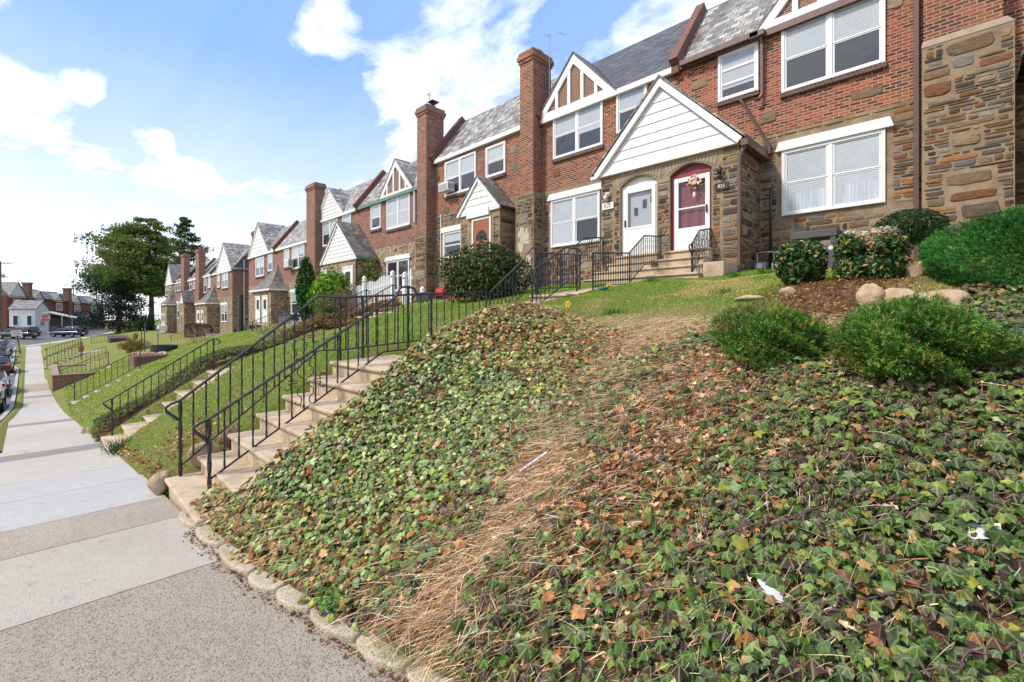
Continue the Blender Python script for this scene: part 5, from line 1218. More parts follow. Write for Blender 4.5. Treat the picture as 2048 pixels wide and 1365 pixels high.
grass(90000, (-40, -14.1), (.6, 12), lambda X, Y: (Y > ip(X, T_YE) + .05) * (np.abs(X + 15.3) > .7) * ~((np.abs(X + 27.3) < .65) & (Y < 3.2)) * ~((np.abs(X + 14.3) < .95) & (Y > 6.1) & (Y < 8.5)) * .9, lambda X, Y: np.stack([1 + 0 * X, 1 + 0 * X, .3 + 0 * X, 1.2 + 0 * X, .5 + 1.2 * (lowf(X, Y, 1.2, 41) > .4)], -1), (.05, .10), 'far_lawn_grass', 'yellow green grass of the yards down the street', wd=(.012, .022))
grass(14000, (-4, 1.2), (1.4, 5.2), lambda X, Y: (Y > ip(X, T_YE) + .05) * (.08 + .5 * np.exp(-((X + 1.5) / .6) ** 2) * (Y < 3.2)), [1, 1, .5, .7, .9], (.06, .20), 'weed_grass', 'long thin grass growing up through the ivy', up=.5, wd=(.003, .006))
# ivy hedge between the yards down the street
N = 17000; X = rng.uniform(-16.1, -14.5, N); Y = rng.uniform(.8, 9.0, N); X = X + .0 * Y
k = np.abs(X + 15.3) < (.72 + .12 * np.sin(Y * 3)); X, Y = X[k], Y[k]; n = len(X); nn = normals(X, Y)
hgt = .36 * np.sqrt(np.clip(1 - ((X + 15.3) / .85) ** 2, 0, 1)) * (.8 + .3 * np.sin(Y * 2.3))
pos = np.stack([X, Y, ground(X, Y) + hgt * rng.uniform(.5, 1.1, n)], -1)
V, Fc = stamp(OV_V, OV_F, pos, jitter(nn + np.array([.5, -.4, .4]), .5), rng.normal(0, 1, (n, 3)), rng.uniform(.05, .10, n))
yy = sstep(Y, 4.5, 6.)
col = pick([srgb(58, 76, 32), srgb(86, 94, 42), srgb(104, 78, 46), srgb(138, 94, 56)], np.stack([1.2 - .9 * yy, 1.2 - .5 * yy, .3 + .8 * yy, .15 + 1.2 * yy], -1), n)
o = np_mesh('ivy_hedge', V, Fc, M_leaf, {'tint': tintarr(col, 9)}); tag(o, 'dark ivy strip running uphill beside the cracked steps', 'ivy', kind='stuff')
# ---------------------------------------------------------------- shrubs
def shrub_pts(c, r, n, flat=1., shell=.5, lump=.14, seed=0, lo=-.95):
    q = np.random.default_rng(seed); v = q.normal(0, 1, (n * 2, 3)); v /= np.linalg.norm(v, axis=1, keepdims=True); v = v[v[:, 2] > lo][:n]
    a = np.arctan2(v[:, 1], v[:, 0]); l = 1 + lump * (np.sin(3 * a + seed + 4 * v[:, 2]) * .6 + np.sin(5 * a - 2 * seed + 7 * v[:, 2]) * .5 + np.sin(9 * a + 11 * v[:, 2] + seed) * .35)
    rad = l * (1 - shell * q.random(len(v)) ** 2)
    s = np.sign(v) * np.abs(v) ** flat
    P = np.array(c) + s * np.array(r) * rad[:, None]
    return P, v
def core(c, r, parent, seed, lump=.1, col=None):
    """twiggy dark wood inside a shrub"""
    m = MB(); q = random.Random(seed)
    for k in range(14):
        a = q.uniform(0, 6.28); e = q.uniform(.2, 1.3); d = Vector((math.cos(a) * math.cos(e) * r[0], math.sin(a) * math.cos(e) * r[1], math.sin(e) * r[2] * 1.1)) * q.uniform(.5, .9)
        b = Vector(c) - Vector((0, 0, r[2] * .95)); m.tube([b, b + d * .55 + Vector((0, 0, r[2] * .3)), b + d + Vector((0, 0, r[2] * .6))], [.018, .011, .004], 5)
    return m.build('stem', M_twig, parent)
def shrub(name, label, cat, c, r, n, size, pal, w, tmpl='oval', flat=1., shell=.45, lump=.14, seed=0, spread=.55, group='shrubs in the front yards', lo=-.95, stems=True, topcol=None, mat=None, upbias=.3, aspect=1.):
    t = thing(name, label, cat, (c[0], c[1], c[2] - r[2]), group)
    P, v = shrub_pts(c, r, n, flat, shell, lump, seed, lo); n = len(P)
    TV, TF = {'oval': (OV_V, OV_F), 'quad': (OV4_V, OV4_F), 'ivy': (IVY_V, IVY_F)}[tmpl]
    TV = TV * np.array([aspect, 1, 1])
    nr = jitter(v + np.array([0, 0, upbias]), spread)
    V, Fc = stamp(TV, TF, P, nr, jitter(v * .5 + np.array([0, 0, -.3]), .9), rng.uniform(.7, 1.3, n) * size)
    col = pick(pal, w, n)
    if topcol is not None:
        m = (v[:, 2] > topcol[0]) & (rng.random(n) < topcol[2]); col[m] = np.array(topcol[1]) * rng.uniform(.7, 1.25, (m.sum(), 1))
    np_mesh('foliage', V, Fc, mat or M_leaf, {'tint': tintarr(col, len(TV))}, parent=t)
    if stems: core(c, r, t, seed)
    return t
def juniper(name, label, c, r, n, seed, group, ln=(.05, .105), pal=None):
    """needled shrub: feathery sprays, each a stem with short side needles"""
    t = thing(name, label, 'shrub', (c[0], c[1], c[2] - r[2]), group); q = np.random.default_rng(seed)
    P, v = shrub_pts(c, r, n, 1., .5 if pal is None else .3, .24 if pal is None else .10, seed, -.5); n = len(P)
    d = v * .8 + np.array([0, 0, .35]) + q.normal(0, .45, (n, 3)); d /= np.linalg.norm(d, axis=1, keepdims=True)
    col = pick(pal or [srgb(86, 128, 52), srgb(60, 100, 42), srgb(122, 148, 68), srgb(160, 156, 78), srgb(46, 80, 38)], [1, 1, .7, .3, .5], n)
    pt = lowf(P[:, 0], P[:, 1] + P[:, 2] * 2, 6, seed) ; br_ = (pt > .95) & (q.random(n) < .45) & (pal is None); col[br_] = np.array(srgb(150, 128, 62)) * q.uniform(.7, 1.2, (br_.sum(), 1)); col *= (1 + .22 * np.clip(lowf(P[:, 0], P[:, 2], 9, seed + 1), -1, 1))[:, None]
    # nine needles per spray
    K = 9; L_ = q.uniform(*ln, n); base = P - d * (L_ * .5)[:, None]
    pos = np.repeat(base, K, 0); dd = np.repeat(d, K, 0); ll = np.repeat(L_, K)
    f = np.tile(np.linspace(.1, .95, K), n); sd = q.normal(0, 1, (n * K, 3)); sd -= dd * (sd * dd).sum(1, keepdims=True); sd /= np.linalg.norm(sd, axis=1, keepdims=True)
    p0 = pos + dd * (f * ll)[:, None]; nd = dd * .75 + sd * .7; nl = ll * (.42 * (1.1 - f * .7))
    s = np.cross(nd, q.normal(0, 1, nd.shape)); s /= np.linalg.norm(s, axis=1, keepdims=True); s *= .0026
    p1 = p0 + nd * nl[:, None]
    V = np.stack([p0 - s, p0 + s, p1 + s * .5, p1 - s * .5], 1).reshape(-1, 3); Fc = np.arange(len(V)).reshape(-1, 4)
    cc = np.repeat(col, K, 0) * (0.75 + .5 * f)[:, None]
    np_mesh('foliage', V, Fc, M_leaf, {'tint': tintarr(cc, 4)}, parent=t)
    core(c, r, t, seed); return t
JG = 'spreading junipers on the bank top'
juniper('juniper', 'low spreading juniper at left of the bank top', (-1.42, 4.98, -.28), (.46, .44, .34), 11000, 51, JG)
juniper('juniper', 'broad low juniper at the right of the bank top', (-.36, 4.85, -.25), (.48, .46, .35), 13000, 52, JG)
YW = [srgb(64, 122, 52), srgb(46, 96, 44), srgb(92, 148, 66), srgb(34, 72, 36), srgb(70, 110, 48)]
juniper('yew_shrub', 'large bright green yew cut off by right edge of the view', (.40, 7.6, .62), (.88, .8, .56), 17000, 53, None, (.05, .09), YW)
shrub('boxwood', 'dark clipped dome shrub under the downpipe', 'shrub', (-.86, 11.1, 1.62), (.54, .5, .34), 5200, .045, [srgb(34, 66, 30), srgb(22, 46, 24), srgb(52, 88, 38)], [1, 1, .6], tmpl='quad', seed=54, lump=.05, shell=.3)
PL = [srgb(42, 82, 42), srgb(28, 58, 34), srgb(72, 108, 62), srgb(118, 124, 60), srgb(170, 140, 96)]
z1 = gz(-1.9, 8.2)
shrub('round_shrub', 'small round broadleaf shrub with yellowed leaf edges', 'shrub', (-1.9, 8.15, z1 + .30), (.34, .34, .35), 2600, .062, PL, [1, 1, .6, .4, .25], seed=55, lump=.06, flat=.85)
z2 = gz(-1.02, 7.9)
shrub('flat_topped_shrub', 'sheared shrub with a bleached flat top and bare twigs', 'shrub', (-1.02, 7.9, z2 + .28), (.41, .39, .38), 4200, .062, PL, [1, .9, .6, .5, .55], seed=56, lump=.05, flat=.62, topcol=(.72, srgb(200, 184, 158), .85))
shrub('holly_shrub', 'big loose dark shrub behind the railing under the orange door', 'shrub', (-9.3, 8.2, 1.10), (1.36, .9, .82), 9000, .085, [srgb(48, 76, 38), srgb(34, 56, 30), srgb(80, 100, 52), srgb(120, 110, 48), srgb(74, 52, 44)], [1, 1, .6, .35, .35], seed=57, lump=.2, shell=.6, lo=-.75)
shrub('cone_evergreen', 'tall narrow cone evergreen against the brick', 'evergreen', (-24.9, 9.6, 1.4), (.50, .5, 1.75), 4200, .13, [srgb(38, 92, 34), srgb(26, 70, 28), srgb(58, 118, 44)], [1, 1, .5], tmpl='quad', seed=58, lump=.05, flat=1.15, shell=.3)
shrub('yellow_green_shrub', 'large bright yellow green bush right of the cone evergreen', 'shrub', (-21.8, 9.6, 1.15), (1.0, .9, 1.05), 5200, .13, [srgb(118, 158, 46), srgb(92, 134, 36), srgb(150, 180, 70), srgb(70, 100, 30)], [1, 1, .5, .6], seed=59, lump=.2, shell=.55)
shrub('dark_evergreen_bush', 'small dark evergreen bush beside the cone evergreen', 'shrub', (-24.6, 10.7, 1.2), (.4, .4, .7), 1500, .14, [srgb(30, 56, 30), srgb(20, 40, 24)], [1, 1], tmpl='quad', seed=60)
shrub('ivy_climber', 'thin leafy climber on the stone porch side', 'climber', (-23.6, 12.6, 2.3), (.9, .35, 1.0), 500, .16, [srgb(110, 120, 50), srgb(80, 96, 44)], [1, 1], seed=61, shell=.9)
shrub('dark_clipped_hedge', 'reddish brown clipped hedge beside the far porch', 'hedge', (-49.5, 9.6, -1.3), (2.6, .8, .75), 4200, .16, [srgb(84, 46, 34), srgb(62, 36, 28), srgb(104, 66, 44)], [1, 1, .5], tmpl='quad', seed=62, flat=.6, lump=.06)
shrub('round_green_bush', 'round green bush at foot of the pine trunk', 'shrub', (-104, 12.2, -1.2), (1.5, 1.5, 1.5), 2600, .3, [srgb(52, 84, 36), srgb(38, 64, 30)], [1, 1], tmpl='quad', seed=63)
def twiggy(name, label, c, h, rad, n, mat, seed, leaf=None, up=1., group=None, thick=.012):
    t = thing(name, label, 'shrub', c, group); q = random.Random(seed); m = MB(); tips = []
    for k in range(n):
        a = q.uniform(0, 6.28); s = q.uniform(.25, 1) * rad; b = Vector(c) + Vector((math.cos(a), math.sin(a), 0)) * rad * .12
        e = Vector(c) + Vector((math.cos(a) * s, math.sin(a) * s, h * q.uniform(.6, 1) * (up - .4 * s / rad)))
        mid = b.lerp(e, .5) + Vector((q.uniform(-.1, .1), q.uniform(-.1, .1), .12 * h))
        m.tube([b, mid, e], [thick, thick * .6, thick * .25], 4, cap=False); tips += [mid.lerp(e, q.random()) for _ in range(5)]
        for _ in range(3):
            p = mid.lerp(e, q.uniform(0, .8)); m.tube([p, p + Vector((q.uniform(-.3, .3), q.uniform(-.3, .3), q.uniform(.05, .35))) * rad], [thick * .5, thick * .2], 3, cap=False)
    m.build('stem', mat, t)
    if leaf:
        P = np.array([list(p) for p in tips for _ in range(4)]) + rng.normal(0, rad * .08, (len(tips) * 4, 3)); k = len(P)
        V, Fc = stamp(OV4_V, OV4_F, P, rng.normal(0, 1, (k, 3)), rng.normal(0, 1, (k, 3)), rng.uniform(.5, 1.2, k) * leaf[0])
        np_mesh('foliage', V, Fc, M_leaf, {'tint': tintarr(pick(leaf[1], [1] * len(leaf[1]), k), 4)}, parent=t)
    return t
M_twigred = plain('reddish twig', (.16, .075, .055), .8, vary=.4); M_twigpale = plain('pale dry twig', (.34, .26, .19), .8, vary=.3)
twiggy('bare_bush', 'bare reddish bush in front of the white pickets', (-19.0, 9.0, -.1), 1.6, 1.3, 60, M_twigred, 71, (.05, [srgb(190, 150, 150), srgb(150, 110, 80)]))
twiggy('budding_bush', 'round budding bush on the lawn past the brick planter', (-44.5, 4.6, -3.0), 1.8, 1.25, 90, M_twig, 72, (.12, [srgb(150, 140, 60), srgb(120, 104, 50)]))
twiggy('dry_bush', 'pale leafless tangle at the top of the ivy hedge', (-16.2, 5.6, -.95), .8, 1.2, 60, M_twigpale, 73)
twiggy('dry_bush', 'thorny bare stems against the black post', (-33.0, 6.5, -1.75), 1.5, 1.3, 40, M_twigpale, 74)
# clumps and small plants
def clump(name, label, c, n, ln, spread, pal, seed, wd=.008, group=None, cat='plant', up=1.1):
    t = thing(name, label, cat, (c[0], c[1], c[2]), group); q = np.random.default_rng(seed)
    X = c[0] + q.normal(0, spread, n); Y = c[1] + q.normal(0, spread, n)
    d = np.stack([(X - c[0]) * 2 + q.normal(0, .25, n), (Y - c[1]) * 2 + q.normal(0, .25, n), np.full(n, up)], -1)
    blades('foliage', X, Y, np.full(n, c[2]) , d, q.uniform(*ln, n), np.full(n, wd), pick(pal, [1] * len(pal), n), M_blade, None, None, kind=None, parent=t)
    return t
DG = [srgb(48, 92, 54), srgb(36, 74, 44), srgb(70, 112, 62)]
for k, (x, y, lab) in enumerate(((-12.4, .92, 'left dark clump of bulb leaves beside the cracked steps'), (-11.5, .98, 'right dark clump of bulb leaves at the grass edge'))): clump('bulb_clump', lab, (x, y, gz(x, y) - .05), 150, (.22, .42), .10, DG, 81 + k, .012, 'bulb leaves by the sidewalk')
x, y = hit(1120, 690, 0); 
for k, (px, py, lab) in enumerate(((1230, 630, 'green grass tuft low on the lawn'), (1300, 565, 'grass tuft beside the path light'), (1470, 555, 'grass tuft near the porch corner'), (1530, 548, 'grass tuft before the gas meters'), (1450, 588, 'dark grass tuft on the slope'))):
    x, y = hit(px, py); clump('grass_tuft', lab, (x, y, gz(x, y) - .02), 110, (.10, .22), .09, [srgb(60, 112, 40), srgb(44, 92, 40)], 90 + k, .007, 'grass tufts on the lawn')
x, y = hit(805, 1290, .03); clump('grass_tuft', 'bright grass tuft at the edging stones', (x, y, gz(x, y)), 160, (.05, .13), .07, [srgb(110, 150, 60), srgb(80, 130, 44)], 97, .004, 'grass tufts on the lawn')
x, y = hit(660, 1215, .03); P, v = shrub_pts((x, y, gz(x, y) + .07), (.14, .1, .07), 130, seed=4); t = thing('clover', 'clover tuft sprouting behind the edging stones', 'plant', (x, y, gz(x, y)))
V, Fc = stamp(OV_V * np.array([1.6, 1, 1]), OV_F, P, jitter(v + np.array([0, 0, .8]), .4), rng.normal(0, 1, (len(P), 3)), np.full(len(P), .026)); np_mesh('foliage', V, Fc, M_leaf, {'tint': tintarr(pick([srgb(92, 140, 60), srgb(60, 110, 46)], [1, 1], len(P)), 9)}, parent=t); core((x, y, gz(x, y) + .05), (.1, .08, .06), t, 3)
x, y = hit(1136, 640, .0); fl = thing('daffodil', 'single yellow daffodil at the side of the upper steps', 'flower', (x, y, gz(x, y)))
z = gz(x, y); MB().tube([(x, y, z), (x, y, z + .22)], .006, 5).build('stem', plain('green stem', (.08, .17, .03), .6), fl)
m = MB(); m.lathe([(.012, .20), (.022, .22), (.035, .26)], (x, y, z), 8)
for k in range(6):
    a = k * math.pi / 3; u = Vector((math.cos(a), 0, math.sin(a))); s_ = Vector((-math.sin(a), 0, math.cos(a))); c = Vector((x, y - .01, z + .235)); m.add([c, c + u * .035 + s_ * .016, c + u * .065, c + u * .035 - s_ * .016], [(0, 1, 2, 3)])
m.build('blossom', plain('daffodil yellow', (.75, .50, .02), .5), fl)
x, y = hit(873, 1106, .08); tv = DRY_V[None].copy(); V, Fc = stamp(tv, DRY_F, np.array([[x, y, gz(x, y) + .09]]), np.array([[.1, -.4, 1.]]), np.array([[1, .2, 0.]]), np.array([.075])); o = np_mesh('fallen_leaf', V, Fc, M_leaf, {'tint': tintarr(np.array([srgb(170, 200, 70)]), 15)}); tag(o, 'single lime green maple leaf lying on the brown leaves', 'leaf')
# ivy vines
m = MB()
for k, (pa, pb_) in enumerate((((1350, 1120), (1760, 980)), ((1600, 1260), (1790, 1190)), ((1800, 1365), (2040, 1290)), ((1740, 1060), (1900, 1000)), ((1560, 1230), (1700, 1215)))):
    a = Vector((*hit(*pa, .1), 0)); b = Vector((*hit(*pb_, .1), 0)); pts = []
    for i in range(12):
        p = a.lerp(b, i / 11); p.x += .02 * math.sin(i * 1.3 + k); p.z = gz(p.x, p.y) + .11 + .015 * math.sin(i * 2.1); pts.append(p)
    o = MB().tube(pts, .0045, 5).build('ivy_vine', plain('purple vine', (.13, .05, .06), .6, vary=.3), None, smooth=True); tag(o, ['long purple ivy vine across the dark leaves', 'short purple vine low in the dark ivy', 'purple vine at the bottom right corner of the ivy', 'upper purple vine near the right edge', 'thin purple vine under the dry leaves'][k], 'vine', 'purple vines in the ivy')

# bark mulch and litter: chips on the bed between the shrubs, brown leaves on the grass bank
N = 16000; X = rng.uniform(-2.6, -.2, N); Y = rng.uniform(5.2, 9.0, N); k = rng.random(N) < zones(X, Y)[0] * 1.0; X, Y = X[k], Y[k]; n = len(X)
V, Fc = stamp(OV4_V * np.array([.5, 1, 1]), OV4_F, np.stack([X, Y, ground(X, Y) + rng.uniform(.003, .03, n)], -1), jitter(np.tile([0., -.2, 1.], (n, 1)), .5), rng.normal(0, 1, (n, 3)), rng.uniform(.02, .07, n))
tag(np_mesh('bark_mulch', V, Fc, M_dry, {'tint': tintarr(pick([srgb(150, 108, 72), srgb(112, 76, 50), srgb(188, 146, 104), srgb(84, 56, 40)], [1, 1, .6, .8], n), 4)}), 'brown bark mulch between the shrubs', 'mulch', kind='stuff')
N = 5000; X = rng.uniform(-12.6, -7.0, N); Y = rng.uniform(.9, 3.0, N); k = rng.random(N) < .04 + .75 * np.exp(-((X + 8.2) / .9) ** 2 - ((Y - 1.5) / .35) ** 2) + .5 * (Y < ip(X, T_YE) + .16); X, Y = X[k], Y[k]; n = len(X)
tv = np.broadcast_to(DRY_V, (n, 15, 3)).copy(); tv[:, :, 2] *= rng.uniform(-1, 2, (n, 1))
V, Fc = stamp(tv, DRY_F, np.stack([X, Y, ground(X, Y) + rng.uniform(.01, .06, n)], -1), jitter(np.tile([0., -.3, 1.], (n, 1)), .5), rng.normal(0, 1, (n, 3)), rng.uniform(.03, .08, n))
X2 = rng.uniform(-5.4, -.6, 700); Y2 = ip(X2, T_YE) - np.abs(rng.normal(0, .045, 700)) - .05; n2 = 700
V2, F2 = stamp(np.broadcast_to(DRY_V, (n2, 15, 3)), DRY_F, np.stack([X2, Y2, ip(X2, T_ZS) + rng.uniform(.004, .02, n2)], -1), jitter(np.tile([0., -.2, 1.], (n2, 1)), .35), rng.normal(0, 1, (n2, 3)), rng.uniform(.012, .035, n2))
tag(np_mesh('path_litter', V2, F2, M_dry, {'tint': tintarr(pick([srgb(120, 86, 60), srgb(92, 68, 52), srgb(160, 122, 84)], [1, 1, .5], n2), 15)}), 'dark crumbs of dead leaves along the edging stones', 'dead leaves', kind='stuff')
tag(np_mesh('leaf_litter', V, Fc, M_dry, {'tint': tintarr(pick(P_DRY, [1, .6, 1, 1, .2, .5, .8], n), 15)}), 'brown leaf litter on the grass beside the sidewalk', 'dead leaves', kind='stuff')
# ================================================================ things on the houses and in the yards
GAL = plain('galvanised steel', (.40, .41, .42), .4, .7, vary=.15)
def antenna(label, base, h, kind):
    t = thing('roof_antenna', label, 'antenna', base, 'old television aerials'); x, y, z = base
    if kind == 'mast':
        MB().tube([(x, y, z), (x, y, z + h)], .02, 6).build('mast', GAL, t)
        MB().tube([(x - .25, y - .1, z + h - .03), (x + .45, y + .2, z + h - .12)], .012, 5).tube([(x + .4, y + .02, z + h - .1), (x + .5, y + .4, z + h - .12)], .008, 4).tube([(x - .1, y - .2, z + h - .05), (x - .06, y + .2, z + h - .05)], .008, 4).build('boom', GAL, t)
        MB().tube([(x, y, z + h * .8), (x + .9, y + 1.4, z + h)], .004, 3).build('aerial_wire', GAL, t)
    else:
        MB().tube([(x, y, z), (x - .16, y, z + h)], .018, 6).build('mast', M_irongrey, t)
        MB().tube([(x - .32, y, z + h - .08), (x + .06, y, z + h - .02)], .012, 4).tube([(x - .2, y - .2, z + h - .1), (x - .12, y + .2, z + h - .1)], .01, 4).build('crossarm', M_irongrey, t)
        MB().tube([(x + .3, y, z + .1), (x + 1.6, y + .2, z + 1.1)], .005, 3).tube([(x - .4, y, z + .1), (x - 1.4, y - .2, z - .35)], .005, 3).build('aerial_wire', M_irongrey, t)
        MB().box(x - .5, x - .02, y - .22, y + .22, z + .10, z + .13).box(x + .02, x + .45, y - .22, y + .22, z + .14, z + .17).build('cap_plate', M_iron, t)
c = onY(1084, 180, 13.9); antenna('tall thin mast aerial strapped to the taller brick chimney', (-11.84, 13.9, 7.6), onX(1085, 58, -11.84)[2] - 7.6, 'mast')
antenna('broken aerial with bent wires on the second chimney top', (-19.3, 13.55, onY(853, 208, 13.05)[2] + .12), .75, 'bent')
def air_con(label, px, py, w, h):
    x, _, z = onY(px, py, YF); t = thing('air_conditioner', label, 'air conditioner', (x, YF - .3, z), 'window air conditioners')
    MB().box(x, x + w, YF - .48, YF - .07, z, z + h).build('casing', M_trim, t, bevel=.015)
    m = MB()
    for k in range(9): m.box(x + .04, x + w - .04, YF - .487, YF - .482, z + .04 + k * (h - .1) / 9, z + .055 + k * (h - .1) / 9)
    m.build('grille', plain('grey grille', (.30, .30, .31), .5), t)
    m = MB()
    for k in range(7): m.box(x + w + .002, x + w + .006, YF - .44 + k * .05, YF - .42 + k * .05, z + .06, z + h - .06)
    m.build('side_vent', M_dark, t)
air_con('white window air conditioner under the left sash of the orange door house', 893, 389, .72, .40); air_con('white window air conditioner beside the tall cone evergreen', 580, 537, .95, .62)
# wreath on the red door
wx, _, wz = onY(1388, 371, 12.08); wr = thing('flower_wreath', 'pink and cream flower wreath hanging on the red framed storm door', 'wreath', (wx, 12.06, wz - .3)); q = random.Random(5)
m = MB(); l = MB()
for k in range(34):
    a = q.uniform(0, 6.28); r = q.uniform(.02, .24); x, z = wx + r * math.cos(a) * .9, wz + .06 + r * math.sin(a) * .75
    if k % 3 == 0: l.blob((x, 12.05, z - .02), (.05, .02, .03), k, .3, 6, 4)
    else: m.blob((x, 12.04 - q.uniform(0, .03), z), (.042, .03, .042), k, .35, 7, 5, k % 3 - 1 if k % 2 else 1)
m.blob((wx + .02, 12.05, wz - .26), (.05, .03, .08), 3, .2, 7, 5, 1)
m.build('flower', [plain('salmon petal', (.62, .17, .12), .6, vary=.3), plain('cream petal', (.72, .56, .42), .6, vary=.2)], wr); l.build('leaf_spray', plain('dried leaf', (.22, .17, .08), .7, vary=.3), wr)
# wicker furniture
M_wick = material('dark wicker', lambda nt, bs: setp(nt, bs, rough=.6, color=nt.mix(nt.n('ShaderNodeTexChecker', {'Vector': nt.comb(*nt.face_uv()), 'Scale': 60.}).outputs[1], (.045, .042, .046), (.085, .08, .085))))
tb = thing('wicker_table', 'dark brown wicker table beyond the round shrub', 'table', (-2.0, 12.2, 1.1)); x0, _, zt = onY(1590, 470, 12.2); x1 = onY(1681, 462, 12.2)[0]
MB().box(x0, x1, 11.85, 12.45, zt - .16, zt).build('tabletop', M_wick, tb, bevel=.01)
for xx in (x0 + .03, x1 - .12):
    for yy in (11.87, 12.34): MB().box(xx, xx + .09, yy, yy + .09, 1.0, zt - .162).build('leg', M_wick, tb)
for xa, xb, lab in ((onY(1575, 500, 12.6)[0], onY(1590, 500, 12.6)[0] + .35, 'dark slatted chair mostly behind the round shrub'), (onY(1683, 500, 12.7)[0], onY(1706, 500, 12.7)[0] + .1, 'dark slatted chair behind the flat topped shrub')):
    ch = thing('garden_chair', lab, 'chair', ((xa + xb) / 2, 12.8, 1.1), 'dark garden chairs by the wall')
    for xx in (xa, xb - .05): MB().box(xx, xx + .05, 12.8, 12.85, 1.05, 1.98).build('leg', M_wick, ch)
    MB().box(xa, xb, 12.5, 12.85, 1.42, 1.47).build('seat', M_wick, ch); MB().box(xa + .05, xb - .05, 12.81, 12.84, 1.6, 1.9).build('backrest', M_wick, ch)
x0, _, zt = onY(1637, 491, 11.3); x1, _, zb = onY(1682, 522, 11.3)
ot = thing('wicker_storage_box', 'grey brown wicker box with small oval badge', 'storage box', ((x0 + x1) / 2, 11.3, .9)); MB().box(x0, x1 + .1, 11.3, 11.8, zb - .3, zt).build('body', M_wick, ot, bevel=.02)
MB().lathe([(.045, 0), (.045, .004)], (0, 0, 0), 14).build('badge', M_paper, ot).matrix_local = Matrix.Translation(Vector((lerp(x0, x1, .55), 11.296, lerp(zb, zt, .8))) - OFF[ot.name]) @ Matrix.Rotation(R(90), 4, 'X')
bpy.data.objects['badge'].data.transform(Matrix.Translation(OFF[ot.name]))
# conduit pole, gas meters
px_, _, zz_ = onY(1546, 372, 13.1); m = MB(); xb = onY(1541, 500, 13.1)[0]
m.tube([(xb, 13.1, .9), (xb, 13.1, zz_ - .35), (xb + .02, 13.1, zz_ - .12), (xb + .07, 13.12, zz_)], .038, 8); tag(m.build('plastic_pipe', plain('black plastic', (.02, .022, .026), .4), None, smooth=True), 'tall black bent pipe standing before the stone wall', 'pipe')
for k, (px, lab) in enumerate(((1522, 'left gas meter with grey pipes at the wall foot'), (1556, 'right gas meter half hidden by the round shrub'))):
    x, _, z = onY(px, 545, 12.9); g = thing('gas_meter', lab, 'gas meter', (x, 12.9, z), 'gas meters by the porch corner')
    MB().box(x - .14, x + .14, 12.8, 13.0, z + .02, z + .25).build('body', plain('meter grey', (.28, .29, .29), .5, vary=.2), g, bevel=.04)
    MB().lathe([(.07, 0), (.07, .02)], (0, 0, 0), 14).build('dial', M_trim, g).matrix_local = Matrix.Translation(Vector((0, -.105, .15))) @ Matrix.Rotation(R(90), 4, 'X')
    o = [c for c in kids(g) if c.name.startswith('dial')][0]; o.data.transform(Matrix.Translation(OFF[g.name]))
    MB().tube([(x - .09, 12.9, z + .24), (x - .09, 12.9, z + .5), (x + .25, 12.9, z + .5), (x + .25, 13.4, z + .5)], .022, 6).build('pipe', GAL, g)
# path light, watering nozzle, cooler, bin, bench
x, y = hit(1287, 562); z = gz(x, y); t = thing('path_light', 'small tilted path light in the lawn before the steps', 'garden light', (x, y, z))
MB().tube([(x, y, z - .02), (x - .02, y, z + .12)], .012, 5).build('stake', M_trim, t); MB().lathe([(.03, .10), (.055, .12), (.05, .15), (.02, .17)], (x - .02, y, z), 10).build('lamp_head', M_iron, t)
x, y = hit(1208, 583); z = gz(x, y); t = thing('hose_nozzle', 'teal and yellow hose nozzle at the walk corner', 'hose nozzle', (x, y, z)); MB().tube([(x - .1, y, z + .03), (x + .08, y, z + .07)], .045, 8).build('body', plain('teal plastic', (.02, .14, .18), .4), t); MB().tube([(x + .08, y, z + .07), (x + .13, y, z + .12)], [.04, .055], 8).build('tip', plain('yellow plastic', (.6, .42, .03), .4), t)
t = thing('cooler_box', 'red lidded box on a black crate left of the dark shrub', 'cooler', onY(882, 603, 10.5)); x0, _, z1 = onY(871, 578, 10.5); x1, _, z0 = onY(892, 591, 10.5)
MB().box(x0, x1, 10.5, 10.8, z0, z1).build('lid', plain('red plastic', (.55, .02, .04), .35), t, bevel=.02); MB().box(x0 + .02, x1 - .1, 10.52, 10.78, z0 - .36, z0 - .002).build('body', M_iron, t)
t = thing('folding_chair', 'black folding chair beyond the long iron rail', 'chair', onY(846, 612, 10.2)); x0, _, z1 = onY(832, 588, 10.2); x1, _, z0 = onY(860, 601, 10.2)
MB().box(x0, x1, 10.2, 10.24, z0, z1 + .05).build('backrest', M_iron, t); MB().box(x0, x1, 10.0, 10.5, z0 - .05, z0 - .002).build('seat', M_iron, t)
for xx in (x0, x1 - .03): MB().box(xx, xx + .03, 10.02, 10.05, z0 - .4, z0 - .051).build('leg', M_iron, t); MB().box(xx, xx + .03, 10.45, 10.48, z0 - .4, z0 - .051).build('leg', M_iron, t)
t = thing('rubbish_bin', 'grey blue lidded bin against the flared stone porch', 'bin', onY(569, 654, 11.2)); x0, _, z1 = onY(556, 631, 11.2); x1, _, z0 = onY(582, 655, 11.2)
MB().prism([(x0 + .08, 11.2, z0), (x1 - .08, 11.2, z0), (x1, 11.2, z1), (x0, 11.2, z1)], (0, .6, 0)).build('body', plain('bin grey', (.055, .07, .085), .5), t, bevel=.03); MB().box(x0 - .04, x1 + .04, 11.15, 11.85, z1 + .003, z1 + .07).build('lid', plain('bin lid', (.035, .05, .06), .5), t, bevel=.02)
t = thing('plank_bench', 'plank bench with blue legs in front of the white doors', 'bench', onY(529, 660, 11)); x0, _, z1 = onY(514, 648, 11.); x1 = onY(543, 648, 11.)[0]
MB().box(x0, x1, 10.8, 11.2, z1 - .08, z1).build('seat', plain('raw plank', (.48, .33, .17), .7), t)
